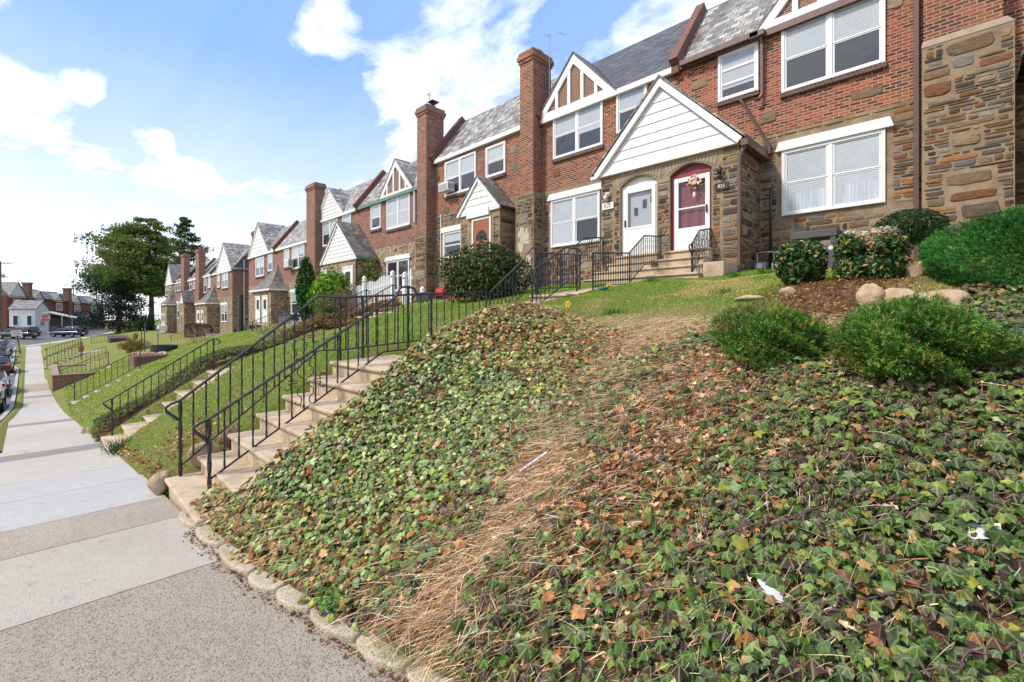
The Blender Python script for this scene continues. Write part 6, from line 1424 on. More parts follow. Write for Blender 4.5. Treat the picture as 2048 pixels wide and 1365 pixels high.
for xx in (x0 + .1, x1 - .4): MB().box(xx, xx + .3, 10.85, 11.15, z1 - .55, z1 - .083).build('leg', plain('blue plastic', (.03, .18, .42), .5), t)
t = thing('covered_grill', 'black covered grill below the corner of brick side wall', 'grill', onY(483, 666, 11)); x0, _, z1 = onY(466, 652, 11.); x1, _, z0 = onY(500, 667, 11.)
m = MB(); m.blob(((x0 + x1) / 2 + .4, 11.2, z1 - .3), (1.0, .5, .42), 3, .2); m.build('cover', plain('grill cover', (.012, .012, .013), .5), t)
for xx in (x0 + .7, x1 - .4): MB().tube([(xx, 10.9, z0 + .12), (xx, 11.02, z0 + .12)], .16, 12).build('wheel', M_iron, t)
MB().box(x0 + .5, x1 - .2, 11.0, 11.4, z0 + .1, z0 + .6).build('cart', M_iron, t)
xb_, yb_ = -46.8, 10.; z = gz(xb_, yb_); x, _, zt = onY(482, 590, yb_); tag(MB().tube([(x, yb_, z - .2), (x, yb_, zt)], .17, 8).build('black_post', M_iron, None), 'thick black post in front of the end porch', 'post')
# picket fence
fy = 10.4; xa, xb = onY(700, 600, fy)[0], onY(824, 600, fy)[0]; pf = thing('picket_fence', 'white picket fence with acorn post caps before the stone house', 'fence', ((xa + xb) / 2, fy, .4))
gx0, gx1 = onY(786, 600, fy)[0], onY(811, 600, fy)[0]
def pick_top(x): return gz(x, fy) + 1.32
k = 0; x = xa
while x < xb:
    if not (gx0 - .1 < x < gx1 + .12):
        z = gz(x, fy); h = pick_top(x) - .05 * math.sin(k * .9); MB().prism([(x, fy, z + .05), (x + .085, fy, z + .05), (x + .085, fy, h), (x + .0425, fy, h + .07), (x, fy, h)], (0, .022, 0)).build('picket', M_white, pf)
    x += .155; k += 1
for a, b in ((xa, gx0 - .1), (gx1 + .1, xb)):
    for hh in (.3, 1.0): MB().prism([(a, fy + .024, gz(a, fy) + hh), (b, fy + .024, gz(b, fy) + hh), (b, fy + .024, gz(b, fy) + hh + .09), (a, fy + .024, gz(a, fy) + hh + .09)], (0, .04, 0)).build('rail', M_white, pf)
for px, top in ((729.5, 552), (786, 541), (810.5, 543.5), (846, 573)):
    x, _, zt = onY(px, top, fy - .05); z = gz(x, fy); P = MB(); P.box(x - .09, x + .09, fy - .14, fy - .001, z - .1, zt - .26); P.build('post', M_white, pf)
    MB().lathe([(.13, -.26), (.13, -.22), (.07, -.2), (.11, -.13), (.10, -.08), (.03, -.02), (.01, 0)], (x, fy - .07, zt), 10).build('post_cap', M_white, pf, smooth=True)
# brick edging on the lawn, brick planters, pots
tag(MB().box(-11.9, -9.2, 8.9, 9.08, gz(-10.5, 9) - .2, gz(-10.5, 9) + .16).build('brick_edging', M_soldier, None, bevel=.01), 'low brick edging across the lawn under the dark shrub', 'edging')
bp = thing('brick_planter', 'long red brick planter wall next to the sidewalk', 'planter', (-40, 1, -4.2)); zt = -3.27
m = MB(); m.box(-44, -36, .22, .45, -4.5, zt); m.box(-36.23, -36, .45, 1.95, -4.5, zt); m.box(-44, -43.77, .45, 1.95, -4.5, zt); m.build('wall', M_brick, bp)
m = MB(); m.box(-44.04, -35.95, .18, .49, zt + .002, zt + .07); m.box(-36.27, -35.95, .49, 1.99, zt + .002, zt + .07); m.build('coping', M_soldier, bp)
MB().box(-43.77, -36.23, .45, 2.2, zt - .5, zt - .08).build('soil', M_lawn, bp)
x, y = hit(300, 722); z = gz(x, y); b2 = thing('brick_planter', 'low brown brick raised bed with stones and soil', 'planter', (x, y, z)); m = MB(); m.box(x - 1.1, x + 1.1, y - .75, y + .75, z - .4, z + .33); m.build('wall', plain('dark brick bed', (.16, .085, .06), .9, vary=.4, scale=10), b2, bevel=.03); m = MB(); q = random.Random(2)
for k in range(22): m.blob((x + q.uniform(-.9, .9), y + q.uniform(-.6, .6), z + .36), (.14, .12, .1), k, .3, 6, 4)
m.build('stones', M_rock, b2)
x, y = hit(328, 708); z = gz(x, y); tag(MB().lathe([(.62, -.1), (.68, .5), (.60, .5), (.57, .2)], (x, y, z), 18).build('round_planter', plain('dark ribbed tub', (.035, .032, .033), .7, vary=.4), None), 'round dark planter tub on the lawn', 'planter')
x, y = hit(232, 684); z = gz(x, y); b3 = thing('wedge_planter', 'dark wedge shaped brick planter far up the lawn', 'planter', (x, y, z)); MB().prism([(x - 1.6, y - .6, z - .4), (x + 1.4, y - .6, z - .4), (x + 1.4, y - .6, z + .42), (x - 1.6, y - .6, z + .62)], (0, 1.6, 0)).build('wall', plain('dark brick far', (.075, .05, .045), .9, vary=.3), b3)
def hook(label, px, py, top):
    x, y = hit(px, py); z = gz(x, y); h = (py - top) / F * math.hypot(x, y) * 1.0; t = thing('shepherd_hook', label, 'plant hook', (x, y, z), 'iron plant hooks on the lawn')
    MB().tube([(x, y, z), (x, y, z + h)] + [(x + .2 - .2 * math.cos(a), y, z + h + .2 * math.sin(a)) for a in (.6, 1.2, 1.8, 2.6)], .028, 5).build('pole', M_rust, t); return t
hook('left iron plant hook over the raised bed', 283, 708, 673); hook('second iron plant hook over the raised bed', 289, 706, 674); hook('tilted iron hook beside the round tub', 316, 704, 672)
for px, py, top, lab in ((162, 721, 704, 'orange brown lantern box on a pole at the far lawn'), (271, 692, 678, 'terracotta pot on a post higher up the lawn')):
    x, y = hit(px, py); z = gz(x, y); d_ = math.hypot(x, y) / 1.414 * 1.05; h = (py - top) / F * d_; t = thing('lantern_post' if px < 200 else 'pot_post', lab, 'garden ornament', (x, y, z)); w = 5 / F * d_
    MB().tube([(x, y, z), (x, y, z + h)], .03, 5).build('post', M_rust, t); MB().lathe([(w * .75, 0), (w, w * 1.6), (w * 1.05, w * 1.9)], (x, y, z + h), 10).build('pot', plain('terracotta', (.33, .12, .05), .8, vary=.25), t); MB().lathe([(w * .3, 0), (w * .25, w * .5)], (x, y, z + h + w * 1.9), 8).build('finial', M_rust, t)
x, y = hit(316, 657); z = gz(x, y)
tag(MB().box(-83.2, -82.0, 11.2, 12.2, -1.95, -1.2).build('storage_tub', M_trim, None, bevel=.03), 'pale plastic tub on the porch steps by the pine', 'tub')
# ================================================================ vehicles
def car(label, col, loc, ang, L=4.7, Wd=1.82, H=1.45, kind='sedan', group='cars parked along the kerb', zoff=0):
    """x forward, y left; body, glasshouse, wheels, lights"""
    Mx = Matrix.Translation(loc) @ Matrix.Rotation(ang, 4, 'Z'); t = thing('parked_car' if kind != 'van' else 'parked_van', label, 'car' if kind == 'sedan' else 'van', loc, group)
    tr = lambda p: tuple(Mx @ Vector(p)); paint = material('paint ' + label[:24], lambda nt, bs: setp(nt, bs, color=col, rough=.25, spec=.6, coat=.6))
    def loft(secs, name, m, parent=t):
        b = MB(); n = len(secs[0]); vs = [tr(p) for s in secs for p in s]; fs = []
        for i in range(len(secs) - 1):
            for k in range(n): k2 = (k + 1) % n; fs.append((i * n + k, i * n + k2, (i + 1) * n + k2, (i + 1) * n + k))
        fs += [tuple(range(n))[::-1], tuple(range((len(secs) - 1) * n, len(secs) * n))]; b.add(vs, fs); o = b.build(name, m, parent, smooth=True); bm = bmesh.new(); bm.from_mesh(o.data); bmesh.ops.recalc_face_normals(bm, faces=bm.faces); bm.to_mesh(o.data); bm.free(); md = o.modifiers.new('sub', 'SUBSURF'); md.levels = 1; md.render_levels = 2; return o
    hw = Wd / 2; h2 = L / 2; belt = H * .60
    sec = lambda x, w, zb, zt: [(x, -w * .96, zb), (x, -w, (zb + zt) / 2), (x, -w * .93, zt), (x, w * .93, zt), (x, w, (zb + zt) / 2), (x, w * .96, zb)]
    van = kind == 'van'
    body = loft([sec(-h2, hw * .86, .38, belt * .98), sec(-h2 + .12, hw * .96, .28, belt * 1.05), sec(-h2 + .9, hw, .24, belt * 1.05), sec(0, hw, .22, belt), sec(h2 - 1.1, hw, .22, belt * .98), sec(h2 - .25, hw * .93, .26, belt * .82), sec(h2, hw * .78, .34, belt * .66)], 'body', paint)
    xa, xb, xc, xd = (-h2 + .35, -h2 + 1.25, .15, h2 - 1.35) if not van else (-h2 + .06, -h2 + .3, .55, h2 - 1.05)
    g = lambda x, w, z: [(x, -w, z), (x, w, z)]
    gh = lambda x, wb, wt, zb, zt: [(x, -wb, zb), (x, -wt, zt), (x, wt, zt), (x, wb, zb)]
    top = H
    loft([gh(xa, hw * .84, hw * .82, belt * .96, belt * 1.04), gh(xb, hw * .90, hw * .70, belt * .96, top * .985), gh((xb + xc) / 2, hw * .91, hw * .73, belt * .96, top), gh(xc, hw * .91, hw * .72, belt * .96, top * .985), gh(xd, hw * .86, hw * .82, belt * .95, belt * 1.0)], 'roof', paint)
    gl = material('car glass', lambda nt, bs: setp(nt, bs, color=(.02, .024, .028), rough=.05, spec=.7))
    w = MB(); e = .012
    for s in (-1, 1):
        n = 4 if van else 3; A = lerp(xa, xb, .55 if not van else .75); B = lerp(xc, xd, .62)
        for k in range(n):
            x0, x1 = lerp(A, B, k / n) + .04, lerp(A, B, (k + 1) / n) - .04
            zt = lambda x: lerp(belt, top, .78 if xb - .1 < x < xc + .1 else (.78 * max(.15, 1 - (x - xc) / (xd - xc)) if x > xc else .78 * max(.2, (x - xa) / (xb - xa))))
            yy = lambda z: s * (lerp(hw * .91, hw * .73, (z - belt) / (top - belt)) + e)
            za = belt + .05; w.add([tr((x0, yy(za), za)), tr((x1, yy(za), za)), tr((x1, yy(zt(x1)), zt(x1))), tr((x0, yy(zt(x0)), zt(x0)))], [(0, 1, 2, 3)])
    f = lambda p, q, z0, z1, wd: [tr((lerp(p, q, z0) , -wd * hw * .8, lerp(belt, top, z0) + .02)), tr((lerp(p, q, z0), wd * hw * .8, lerp(belt, top, z0) + .02)), tr((lerp(p, q, z1), wd * hw * .72, lerp(belt, top, z1) + .02)), tr((lerp(p, q, z1), -wd * hw * .72, lerp(belt, top, z1) + .02))]
    w.add(f(xa - .03, xb - .03, .14, .88, .95), [(0, 1, 2, 3)]); w.add(f(xd + .03, xc + .03, .14, .88, .95), [(0, 1, 2, 3)])
    w.build('window', gl, t)
    for sx in (-1, 1):
        for s in (-1, 1):
            c = Vector((sx * h2 * .60, s * (hw - .10), .32)); o = MB().tube([tr(c - Vector((0, .11, 0))), tr(c + Vector((0, .11, 0)))], .32, 20).build('wheel', plain('tyre', (.018, .018, .019), .8), t)
            MB().tube([tr(c + Vector((0, s * .09, 0))), tr(c + Vector((0, s * .118, 0)))], .20, 14).build('rim', plain('alloy rim', (.45, .46, .47), .35, .8), o)
    for s in (-1, 1):
        m = MB(); c0 = (-h2 - .02, s * hw * .66, belt * .82); m.obox(tr(c0), Mx.to_3x3() @ Vector((.09, 0, 0)), Mx.to_3x3() @ Vector((0, hw * .22, 0)), (0, 0, .075 if not van else .13)); m.build('tail_light', plain('red lens', (.38, .01, .012), .2), t, bevel=.02)
        m = MB(); c0 = (h2 - .12, s * hw * .62, belt * .66); m.obox(tr(c0), Mx.to_3x3() @ Vector((.12, 0, 0)), Mx.to_3x3() @ Vector((0, hw * .18, 0)), (0, 0, .06)); m.build('headlight', M_trim, t, bevel=.02)
        m = MB(); c0 = (xd - .35, s * (hw + .10), belt + .10); m.obox(tr(c0), Mx.to_3x3() @ Vector((.05, 0, 0)), Mx.to_3x3() @ Vector((0, .09, 0)), (0, 0, .07)); m.build('wing_mirror', paint, t, bevel=.02)
    m = MB(); m.obox(tr((-h2 - .01, 0, belt * .62)), Mx.to_3x3() @ Vector((.03, 0, 0)), Mx.to_3x3() @ Vector((0, .26, 0)), (0, 0, .07)); m.build('licence_plate', M_trim, t)
    m = MB(); m.obox(tr((-h2 - .0, 0, .40)), Mx.to_3x3() @ Vector((.07, 0, 0)), Mx.to_3x3() @ Vector((0, hw * .86, 0)), (0, 0, .10)); m.build('bumper', paint, t, bevel=.04)
    return t
def kerbcar(label, col, X, H=1.45):
    y = float(ip(X, T_YL)) - KO(X) - .25 - .95; z = float(ip(X, T_ZS)) - .13; dzy = math.atan2(float(ip(X - 4, T_YL) - ip(X, T_YL)), -4); car(label, col, (X, y, z), dzy, H=H)
kerbcar('white sedan parked nearest along the kerb, red tail lights', (.72, .72, .73), -39.3); kerbcar('dark sedan parked behind the nearest white sedan', (.02, .021, .024), -31.2)
kerbcar('black sedan with dusty rear window in the kerb row', (.018, .018, .02), -62.5); kerbcar('dark maroon sedan squeezed in the middle of the kerb row', (.06, .012, .014), -53.); kerbcar('silver sedan further along the kerb', (.30, .31, .33), -70.5); kerbcar('far white sedan at the head of the kerb row', (.7, .7, .71), -80.)
def roadcar(label, col, pxa, pxb, pyb, d, kind, H, L):
    c = onD((pxa + pxb) / 2, pyb, d); z = float(ip(c[0], T_ZS)) - .09; car(label, col, (c[0], c[1], z), R(225), L=L, H=H, kind=kind, Wd=1.95, group='vehicles stopped across the far road')
roadcar('dark blue minivan stopped across the far road', (.012, .02, .075), 97, 175, 670, 77, 'van', 1.78, 5.1); roadcar('black long van at left edge across the far road', (.014, .015, .018), 0, 71, 672, 72, 'van', 1.9, 5.5)
roadcar('black vehicle cut off at left edge behind the long van', (.015, .015, .017), -70, 4, 672, 72, 'sedan', 1.55, 4.6)
# ================================================================ signs, pole, wires
def along(d2): return Vector((d2[0], d2[1], 0)).normalized()
x, y = hit(100, 677); z = gz(x, y); dd = math.hypot(x, y) / 1.414 * 1.0; dd = Vector((x, y)).dot(Vector((-S2, S2))); st_ = thing('stop_sign', 'red octagonal STOP sign on a leaning post at the corner', 'road sign', (x, y, z))
tc = Vector(onD(90.4, 637, dd)); r8 = 7.3 / F * dd; nrm_ = Vector((1, -.1, 0)).normalized(); sx_ = Vector((.1, 1, 0)).normalized(); up = Vector((0, 0, 1))
MB().tube([(x, y, z - .1), tuple(tc + up * r8 * .5 - nrm_ * .06)], .045, 6).build('post', GAL, st_)
def octo(c, r, th, name, m):
    P = [c + sx_ * r * math.cos(R(22.5 + 45 * k)) + up * r * math.sin(R(22.5 + 45 * k)) for k in range(8)]; return MB().prism([tuple(p) for p in P], tuple(nrm_ * th)).build(name, m, st_)
octo(tc - nrm_ * .01, r8, .02, 'sign_border', M_white); octo(tc + nrm_ * .012, r8 * .93, .006, 'sign_face', plain('sign red', (.50, .012, .02), .4, vary=.05))
text('STOP', r8 * .72, M_white, st_, tuple(tc + nrm_ * .021), (R(90), 0, math.atan2(sx_.y, sx_.x)))
b = MB(); bc = tc + up * r8 * 1.45; b.obox(bc, sx_ * r8 * .72, nrm_ * .015, up * r8 * .22); b.build('street_name_plate', plain('white green plate', (.55, .60, .57), .5), st_)
x, y = hit(42, 713); z = gz(x, y); x = x; dd = Vector((x, y)).dot(Vector((-S2, S2))); sg = thing('parking_sign', 'small white parking sign with red print on a leaning brown post', 'road sign', (x, y, z))
tc = Vector(onD(33, 667, dd)); w_, h_ = 7.6 / F * dd, 6.2 / F * dd
MB().bar((x, y, z - .1), tuple(tc + up * h_ * .5 - nrm_ * .08), .10, .06, up=(1, 0, 0)).build('post', plain('brown post', (.085, .05, .035), .8, vary=.3), sg)
m = MB(); tl = (sx_ * .99 + up * .10).normalized(); ul = nrm_.cross(tl); m.obox(tc, tl * w_, nrm_ * .012, ul * h_); m.build('sign_face', plain('faded sign', (.66, .58, .57), .5, vary=.06), sg)
m = MB()
for k, ww in enumerate((.7, .5, .75, .6)): m.obox(tc + nrm_ * .0135 + ul * h_ * (.6 - .38 * k), tl * w_ * ww, nrm_ * .001, ul * h_ * .07)
m.build('print', plain('faded red print', (.45, .10, .10), .5), sg)
up_ = thing('utility_pole', 'wooden utility pole with crossarms at left edge', 'utility pole', onD(1, 664, 88)); bx, by, bz = onD(1, 664, 88); zt = onD(1, 523, 88)[2]
MB().tube([(bx, by, bz), (bx, by, zt)], [.2, .13], 8).build('pole', M_bark, up_)
for zz, l in ((onD(0, 527, 88)[2], 1.25), (onD(0, 553, 88)[2], .9)): m = MB(); m.obox((bx, by, zz), (l * S2 * 1.6, l * S2 * 1.6, 0), (.05, -.05, 0), (0, 0, .07)); m.build('crossarm', M_bark, up_)
for k in range(-3, 4):
    if k: MB().lathe([(.05, 0), (.07, .12), (.03, .2)], (bx + k * .5, by + k * .5, onD(0, 527, 88)[2] + .07), 8).build('insulator', plain('dark insulator', (.06, .055, .06), .3), up_)
MB().lathe([(.22, 0), (.22, .7)], (bx + .35, by + .35, onD(0, 553, 88)[2] - .3), 10).build('transformer', GAL, up_)
for k, (pa, pb_, da, db) in enumerate((((0, 529), (300, 531), 88, 150), ((0, 604), (230, 604), 84, 120), ((0, 609), (215, 602), 84, 120))):
    a, b_ = Vector(onD(*pa, da)), Vector(onD(*pb_, db)); P = [tuple(a.lerp(b_, i / 14) - Vector((0, 0, 1.2 * math.sin(math.pi * i / 14)))) for i in range(15)]
    tag(MB().tube(P, .022 if k else .012, 4).build('overhead_wire', M_iron, None), ['thin top wire running right from the utility pole', 'upper dark cable crossing the far brick houses', 'lower dark cable crossing the far brick houses'][k], 'wire', 'overhead wires at the corner')
# ================================================================ far houses across the road
A = Vector(onD(14, 664, 90)); B = Vector(onD(205, 664, 116)); A.z = B.z = -3.1; tv_ = (B - A).normalized(); nv_ = Vector((-tv_.y, tv_.x, 0))
if nv_.x < 0: nv_ = -nv_
LW = (B - A).length / 5
def local(o, u, v, z): return tuple(Vector((o.x, o.y, 0)) + tv_ * u + nv_ * v + Vector((0, 0, z)))
def lbox(m, o, u0, u1, v0, v1, z0, z1, mi=0): m.prism([local(o, u0, v0, z0), local(o, u1, v0, z0), local(o, u1, v1, z0), local(o, u0, v1, z0)], (0, 0, z1 - z0), mi); return m
def far_window(t, o, u0, u1, z0, z1, v=0.):
    m = MB(); lbox(m, o, u0, u1, v - .05, v + .06, z0, z1); w = m.build('window', M_white, t); m = MB(); um = (u0 + u1) / 2
    for a, b in ((u0 + .1, um - .05), (um + .05, u1 - .1)): lbox(m, o, a, b, v + .055, v + .066, z0 + .1, z1 - .1)
    m.build('pane', material('far pane', lambda nt, bs: setp(nt, bs, color=(.06, .07, .09), rough=.1)), w)
flab = ['far brick row house at left end, behind the white addition', 'far brick row house between the end gable and the big chimney', 'far brick row house with small white dormer behind the stop sign', 'far brick row house behind the blue minivan', 'last far brick row house beside the dark spruce']
for k in range(5):
    o = A + tv_ * (LW * k); st = -.25 * k; t = thing('far_row_house', flab[k], 'house', local(o, LW / 2, 0, -3.2), 'far brick row houses across the road'); ze = 4.2 + st
    m = MB(); lbox(m, o, 0, LW, -9, 0, -3.4, ze); m.build('wall', plain('far red brick', (.20, .072, .048), .9, vary=.35, scale=9), t)
    m = MB(); rf = [local(o, 0, .25, ze - .05), local(o, 0, -2.6, ze + 2.0), local(o, 0, -9, ze + 2.0), local(o, 0, -9, ze)]; m.prism(rf, tv_ * LW); m.build('roof', M_farslate, t)
    big = k == 0; u0, u1, hh = (0.2, LW * .82, 3.0) if big else (LW * .15, LW * .62, 1.75)
    m = MB(); um = (u0 + u1) / 2; m.prism([local(o, u0, .12, ze - .3), local(o, u1, .12, ze - .3), local(o, um, .12, ze - .3 + hh)], tuple(-nv_ * .3)); m.build('gable', M_siding, t)
    m = MB()
    for ua in (u0, u1): m.prism([local(o, um, .28, ze - .3 + hh + .12), local(o, um, .28, ze - .3 + hh), local(o, ua + (ua - um) * .08, .28, ze - .42), local(o, ua + (ua - um) * .08, .28, ze - .3)], tuple(-nv_ * (3.6 if big else 2.6)))
    m.build('gable_roof', M_farslate, t)
    far_window(t, o, LW * .25, LW * .58, ze - 2.2, ze - .6); far_window(t, o, LW * .3, LW * .62, ze - 5.2, ze - 3.6)
    if k in (0, 2): m = MB(); lbox(m, o, LW * .86, LW * 1.02, -.9, .3, ze - 4, ze + 2.6); lbox(m, o, LW * .84, LW * 1.04, -1.0, .4, ze + 2.6, ze + 2.9); c_ = m.build('chimney', M_brick2, t)
    if k in (1, 3): m = MB(); lbox(m, o, LW * .3, LW * .75, 0.02, 1.6, -3.4, -.6); m.build('porch_wall', M_stone, t); m = MB(); m.prism([local(o, LW * .25, 1.8, -.6), local(o, LW * .8, 1.8, -.6), local(o, LW * .52, 1.8, 1.1)], tuple(-nv_ * 1.78)); m.build('porch_roof', M_farslate, t); m = MB(); m.prism([local(o, LW * .27, 1.83, -.55), local(o, LW * .78, 1.83, -.55), local(o, LW * .52, 1.83, 1.0)], tuple(-nv_ * .02)); m.build('porch_gable', M_siding, t)
    if k == 0:
        for zz in (2.0, -1.3): m = MB(); o_ = Vector(local(o, -.05, -3, 0)); m.obox((o_.x, o_.y, zz), -tv_ * .05, nv_ * .5, (0, 0, .6)); w = m.build('window', M_white, t); m = MB(); o_ = Vector(local(o, -.11, -3, 0)); m.obox((o_.x, o_.y, zz), -tv_ * .01, nv_ * .38, (0, 0, .48)); m.build('pane', M_dark, w)
# white sided addition with carport
o = Vector(onD(70, 664, 82)); o.z = 0; t = thing('white_addition', 'small white sided house with grey roof and three windows behind the vans', 'house', local(o, 0, 0, -3.1)); ze = 1.45
# gable end looks towards nv_, the long side towards -tv_
m = MB(); lbox(m, o, 0, 3.0, -3.9, 0, -3.3, ze); m.prism([local(o, 0, 0, ze), local(o, 3.0, 0, ze), local(o, 1.5, 0, ze + 1.45)], tuple(-nv_ * 3.9)); m.build('wall', M_siding, t)
m = MB()
for ua in (0, 3.0): m.prism([local(o, 1.5, .25, ze + 1.60), local(o, 1.5, .25, ze + 1.48), local(o, ua + (ua - 1.5) * .1, .25, ze - .12), local(o, ua + (ua - 1.5) * .1, .25, ze + .02)], tuple(-nv_ * 4.3))
m.build('roof', M_farslate, t)
for uu, vv in ((None, -2.9), (None, -.8)):
    m = MB(); c = Vector(local(o, -.03, vv, 0)); m.obox((c.x, c.y, -.55), tv_ * .05, nv_ * .42, (0, 0, .95)); w = m.build('window', M_white, t); m = MB(); c = Vector(local(o, -.09, vv, 0)); m.obox((c.x, c.y, -.55), tv_ * .012, nv_ * .32, (0, 0, .82)); m.build('pane', M_dark, w)
far_window(t, o, 1.0, 1.9, -1.5, .4, .02)
cp_ = thing('carport', 'white flat carport roof over a dark opening beside the small white house', 'carport', local(o, 3.6, .5, -3.1)); m = MB(); ca, cb = Vector(onD(88, 623, 83)), Vector(onD(146, 635, 90)); back = Vector((-.76, .2, 0)) * 5
m.prism([tuple(ca), tuple(cb), tuple(cb + back), tuple(ca + back)], (0, 0, -.18)); m.build('roof', M_trim, cp_)
for p in (cb.lerp(ca, .03), cb.lerp(ca, .4)): MB().box(p.x - .07, p.x + .07, p.y - .07, p.y + .07, -3.2, p.z - .2).build('post', M_trim, cp_)
m = MB(); bk = back * .8; m.prism([(ca.x + bk.x, ca.y + bk.y, -3.2), (cb.x + bk.x, cb.y + bk.y, -3.2), (cb.x + bk.x, cb.y + bk.y, cb.z - .2), (ca.x + bk.x, ca.y + bk.y, ca.z - .2)], (-.3, 0, 0)); m.build('carport_shade', M_dark, cp_)  # near-black sheet, the shade under the carport roof put in as colour
def board_fence(name, label, a, b, h, mat, n, chain=False):
    t = thing(name, label, 'fence', tuple(a)); d = (b - a)
    if not chain:
        m = MB()
        for k in range(n): p, q = a + d * (k / n), a + d * ((k + .93) / n); hh = h + .03 * math.sin(k * 2.2); m.prism([(p.x, p.y, p.z), (q.x, q.y, q.z), (q.x, q.y, q.z + hh), (p.x, p.y, p.z + hh)], (-.03, -.01, 0))
        m.build('boards', mat, t)
    else:
        for k in range(n + 1): p = a + d * (k / n); MB().tube([tuple(p), (p.x, p.y, p.z + h)], .035, 5).build('post', GAL, t)
        MB().tube([(a.x, a.y, a.z + h), (b.x, b.y, b.z + h)], .025, 5).build('top_rail', GAL, t); m = MB(); N_ = n * 9
        for k in range(N_):
            for s in (0, 1): p, q = a + d * ((k + s) / N_), a + d * ((k + 1 - s) / N_); m.tube([tuple(p), (q.x, q.y, q.z + h)], .007, 3, cap=False)
        m.build('wire_mesh', GAL, t)
a, b = Vector(onD(45, 664, 81)), Vector(onD(166, 660, 92)); a.z = b.z = -3.1; board_fence('board_fence', 'weathered grey board fence behind the vans', a, b, 1.45, plain('weathered board', (.25, .21, .17), .85, vary=.25), 70)
a, b = Vector(onD(160, 664, 92)), Vector(onD(229, 660, 97)); a.z = b.z = -3.0; board_fence('chain_link_fence', 'silver chain link fence left of the spruce trunk', a, b, 1.35, GAL, 5, True)
# ================================================================ trees
def tree(name, label, base, H, prof, nl, pal, w, leaf, seed, trunk=.35, start=.3, lean=(0, 0), clump=70, density=1., side=None, group=None, droop=.0, tmpl='quad', bare=False, flat=.45):
    t = thing(name, label, 'tree', base, group); q = np.random.default_rng(seed); b = Vector(base); m = MB(); top = b + Vector((lean[0], lean[1], H))
    tp = lambda f: b.lerp(top, f) + Vector((math.sin(f * 5 + seed) * .02 * H * f, math.cos(f * 4 + seed) * .02 * H * f, 0))
    m.tube([tuple(tp(f)) for f in (0, .03, .15, .3, .5, .7, .85, .97)], [trunk * k for k in (1.35, 1.05, .92, .82, .62, .42, .25, .08)], 9); P = []; br = MB()
    for k in range(nl):
        f = start + (1 - start) * (k + q.random()) / nl; a = k * 2.4 + q.uniform(-.5, .5); R_ = prof((f - start) / (1 - start)) * q.uniform(.5, 1.15)
        d = Vector((math.cos(a), math.sin(a), 0))
        if side: R_ *= 1 + side[2] * d.dot(Vector((side[0], side[1], 0)))
        p0 = tp(f); e = p0 + d * R_ + Vector((0, 0, R_ * (q.uniform(.05, .35) - droop))); mid = p0.lerp(e, .5) + Vector((0, 0, .06 * R_))
        br.tube([tuple(p0), tuple(mid), tuple(e)], [trunk * .28 * (1 - .6 * f), trunk * .16, trunk * .05], 5, cap=False)
        if bare:
            for _ in range(5):
                s = mid.lerp(e, q.uniform(-.3, 1)); g = s + Vector(tuple(q.normal(0, .26, 3))) * R_ + Vector((0, 0, .25 * R_)); br.tube([tuple(s), tuple(g)], [trunk * .09, trunk * .02], 3, cap=False)
                for _ in range(4): h_ = s.lerp(g, q.random()); br.tube([tuple(h_), tuple(h_ + Vector(tuple(q.normal(0, .12, 3))) * R_ + Vector((0, 0, .1 * R_)))], [trunk * .04, trunk * .015], 3, cap=False)
            continue
        nc = max(2, int(R_ * density))
        for j in range(nc):
            u = .42 + .60 * (j + q.random()) / nc; c = np.array(p0.lerp(e, min(u, 1.05))) + q.normal(0, .09 * R_, 3) * np.array([1, 1, .4]); s = R_ * q.uniform(.10, .17) + .35
            P.append(c + np.clip(q.normal(0, 1, (clump, 3)), -1.5, 1.5) * np.array([s, s, s * flat]))
    m.build('trunk', M_bark, t); br.build('limb', M_bark if not bare else M_twig, t)
    if bare: return t
    P = np.concatenate(P); n = len(P); TV, TF = (OV4_V, OV4_F)
    cl = np.repeat(np.array(pal)[q.choice(len(pal), n // clump, p=np.array(w) / sum(w))], clump, 0) * q.uniform(.6, 1.4, (n, 1))
    V, Fc = stamp(TV, TF, P, q.normal(0, 1, (n, 3)) + np.array([0, 0, .8]), q.normal(0, 1, (n, 3)), q.uniform(.6, 1.3, n) * leaf)
    np_mesh('crown', V, Fc, M_leaf, {'tint': tintarr(cl, 4)}, parent=t); return t
GP = 'evergreens past the end of the row'
b = onD(303, 657.7, 90); tree('pine_tree', 'tall pine with a bare lower trunk and wide olive green crown', (b[0], b[1], gz(b[0], b[1]) - .1), 21.2, lambda f: 8.6 * (1 - f) ** .55 * (.55 + .75 * math.sin(min(1, f * 2.2) * 1.57)) * .85, 46, [srgb(108, 128, 58), srgb(84, 108, 50), srgb(132, 142, 74), srgb(116, 102, 62)], [1, 1, .6, .3], .50, 101, .48, .30, clump=105, density=1.35, side=(-S2, -S2, .38), group=GP)
b = onD(240, 660, 106); tree('pine_tree', 'darker bluish pine behind the tall one', (b[0], b[1], -2.6), 22.5, lambda f: 6.6 * (1 - f) ** .6, 36, [srgb(62, 84, 54), srgb(48, 68, 48), srgb(80, 98, 62)], [1, 1, .5], .5, 102, .45, .30, clump=95, density=1.3, side=(-S2, -S2, .25), group=GP)
b = onD(366, 660, 112); tree('cedar_tree', 'spiky topped cedar rising behind the row house chimneys', (b[0], b[1], -2.4), 26.5, lambda f: 6.4 * (1 - f) ** .8 + .5, 42, [srgb(74, 94, 48), srgb(56, 76, 42), srgb(92, 106, 58)], [1, 1, .4], .48, 103, .4, .25, clump=85, density=1.3, group=GP)
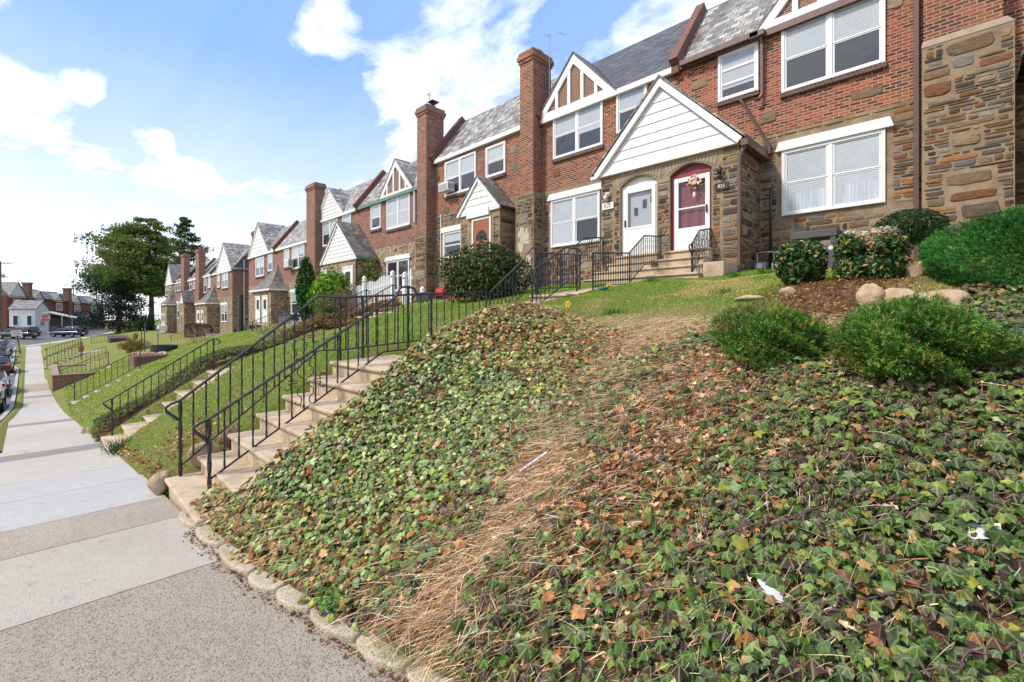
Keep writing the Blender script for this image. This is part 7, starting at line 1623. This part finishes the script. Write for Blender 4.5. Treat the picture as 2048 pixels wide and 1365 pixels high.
b = onD(237, 663, 84); tree('spruce_tree', 'low dark spruce with sweeping branches near the chain link fence', (b[0], b[1], gz(b[0], b[1]) - .1), 9.5, lambda f: 6.0 * (1 - f) ** .7 + .4, 46, [srgb(34, 54, 36), srgb(26, 42, 32), srgb(48, 70, 44)], [1, 1, .5], .34, 104, .42, .17, clump=60, density=1.3, droop=.28, group=GP)
for k, (px, d, H, lab) in enumerate(((145, 135, 15, 'bare leafless tree behind the far brick houses'), (192, 140, 14.5, 'second bare tree showing left of the dark pine'), (205, 128, 11, 'low bare tree right behind the far roofs'))): b = onD(px, 664, d); tree('bare_tree', lab, (b[0], b[1], -3.2), H, lambda f: 5 * (1 - f * .6), 16, None, None, 0, 110 + k, .3, .4, bare=True, group='bare trees behind the far houses')
# distant figure
x, y = onD(291, 0, 74)[:2]; z = gz(x, y); me = bpy.data.meshes.new('person'); J = [(0, 0, .92), (0, 0, 1.15), (0, 0, 1.42), (0, 0, 1.52), (0, .02, 1.66), (.1, 0, .88), (.12, .05, .48), (.13, 0, .06), (.14, .12, .03), (-.1, 0, .88), (-.11, -.08, .5), (-.12, -.16, .08), (-.12, -.04, .04), (.2, 0, 1.4), (.26, .06, 1.12), (.22, .2, .95), (-.2, 0, 1.4), (-.27, -.04, 1.12), (-.24, .08, .9)]
Ed = [(0, 1), (1, 2), (2, 3), (3, 4), (0, 5), (5, 6), (6, 7), (7, 8), (0, 9), (9, 10), (10, 11), (11, 12), (2, 13), (13, 14), (14, 15), (2, 16), (16, 17), (17, 18)]
me.from_pydata(J, Ed, []); p_ = bpy.data.objects.new('person', me); COL.objects.link(p_); p_.location = (x, y, z); p_.rotation_euler = (0, 0, .8); sk = p_.modifiers.new('skin', 'SKIN'); RR = [.13, .15, .17, .06, .11, .10, .075, .05, .045, .10, .075, .05, .045, .07, .05, .035, .07, .05, .035]
for v, r in zip(me.skin_vertices[0].data, RR): v.radius = (r, r)
me.skin_vertices[0].data[0].use_root = True; p_.modifiers.new('sub', 'SUBSURF').render_levels = 1; me.materials.append(plain('navy clothing', (.02, .025, .06), .8, vary=.3)); OFF[p_.name] = Vector((x, y, z))
tag(p_, 'distant person in dark navy clothes on the lawn near the pine', 'person')
o = MB().blob((x, y + .015, z + 1.69), (.085, .1, .085), 2, .05).build('hair', M_twig, p_)
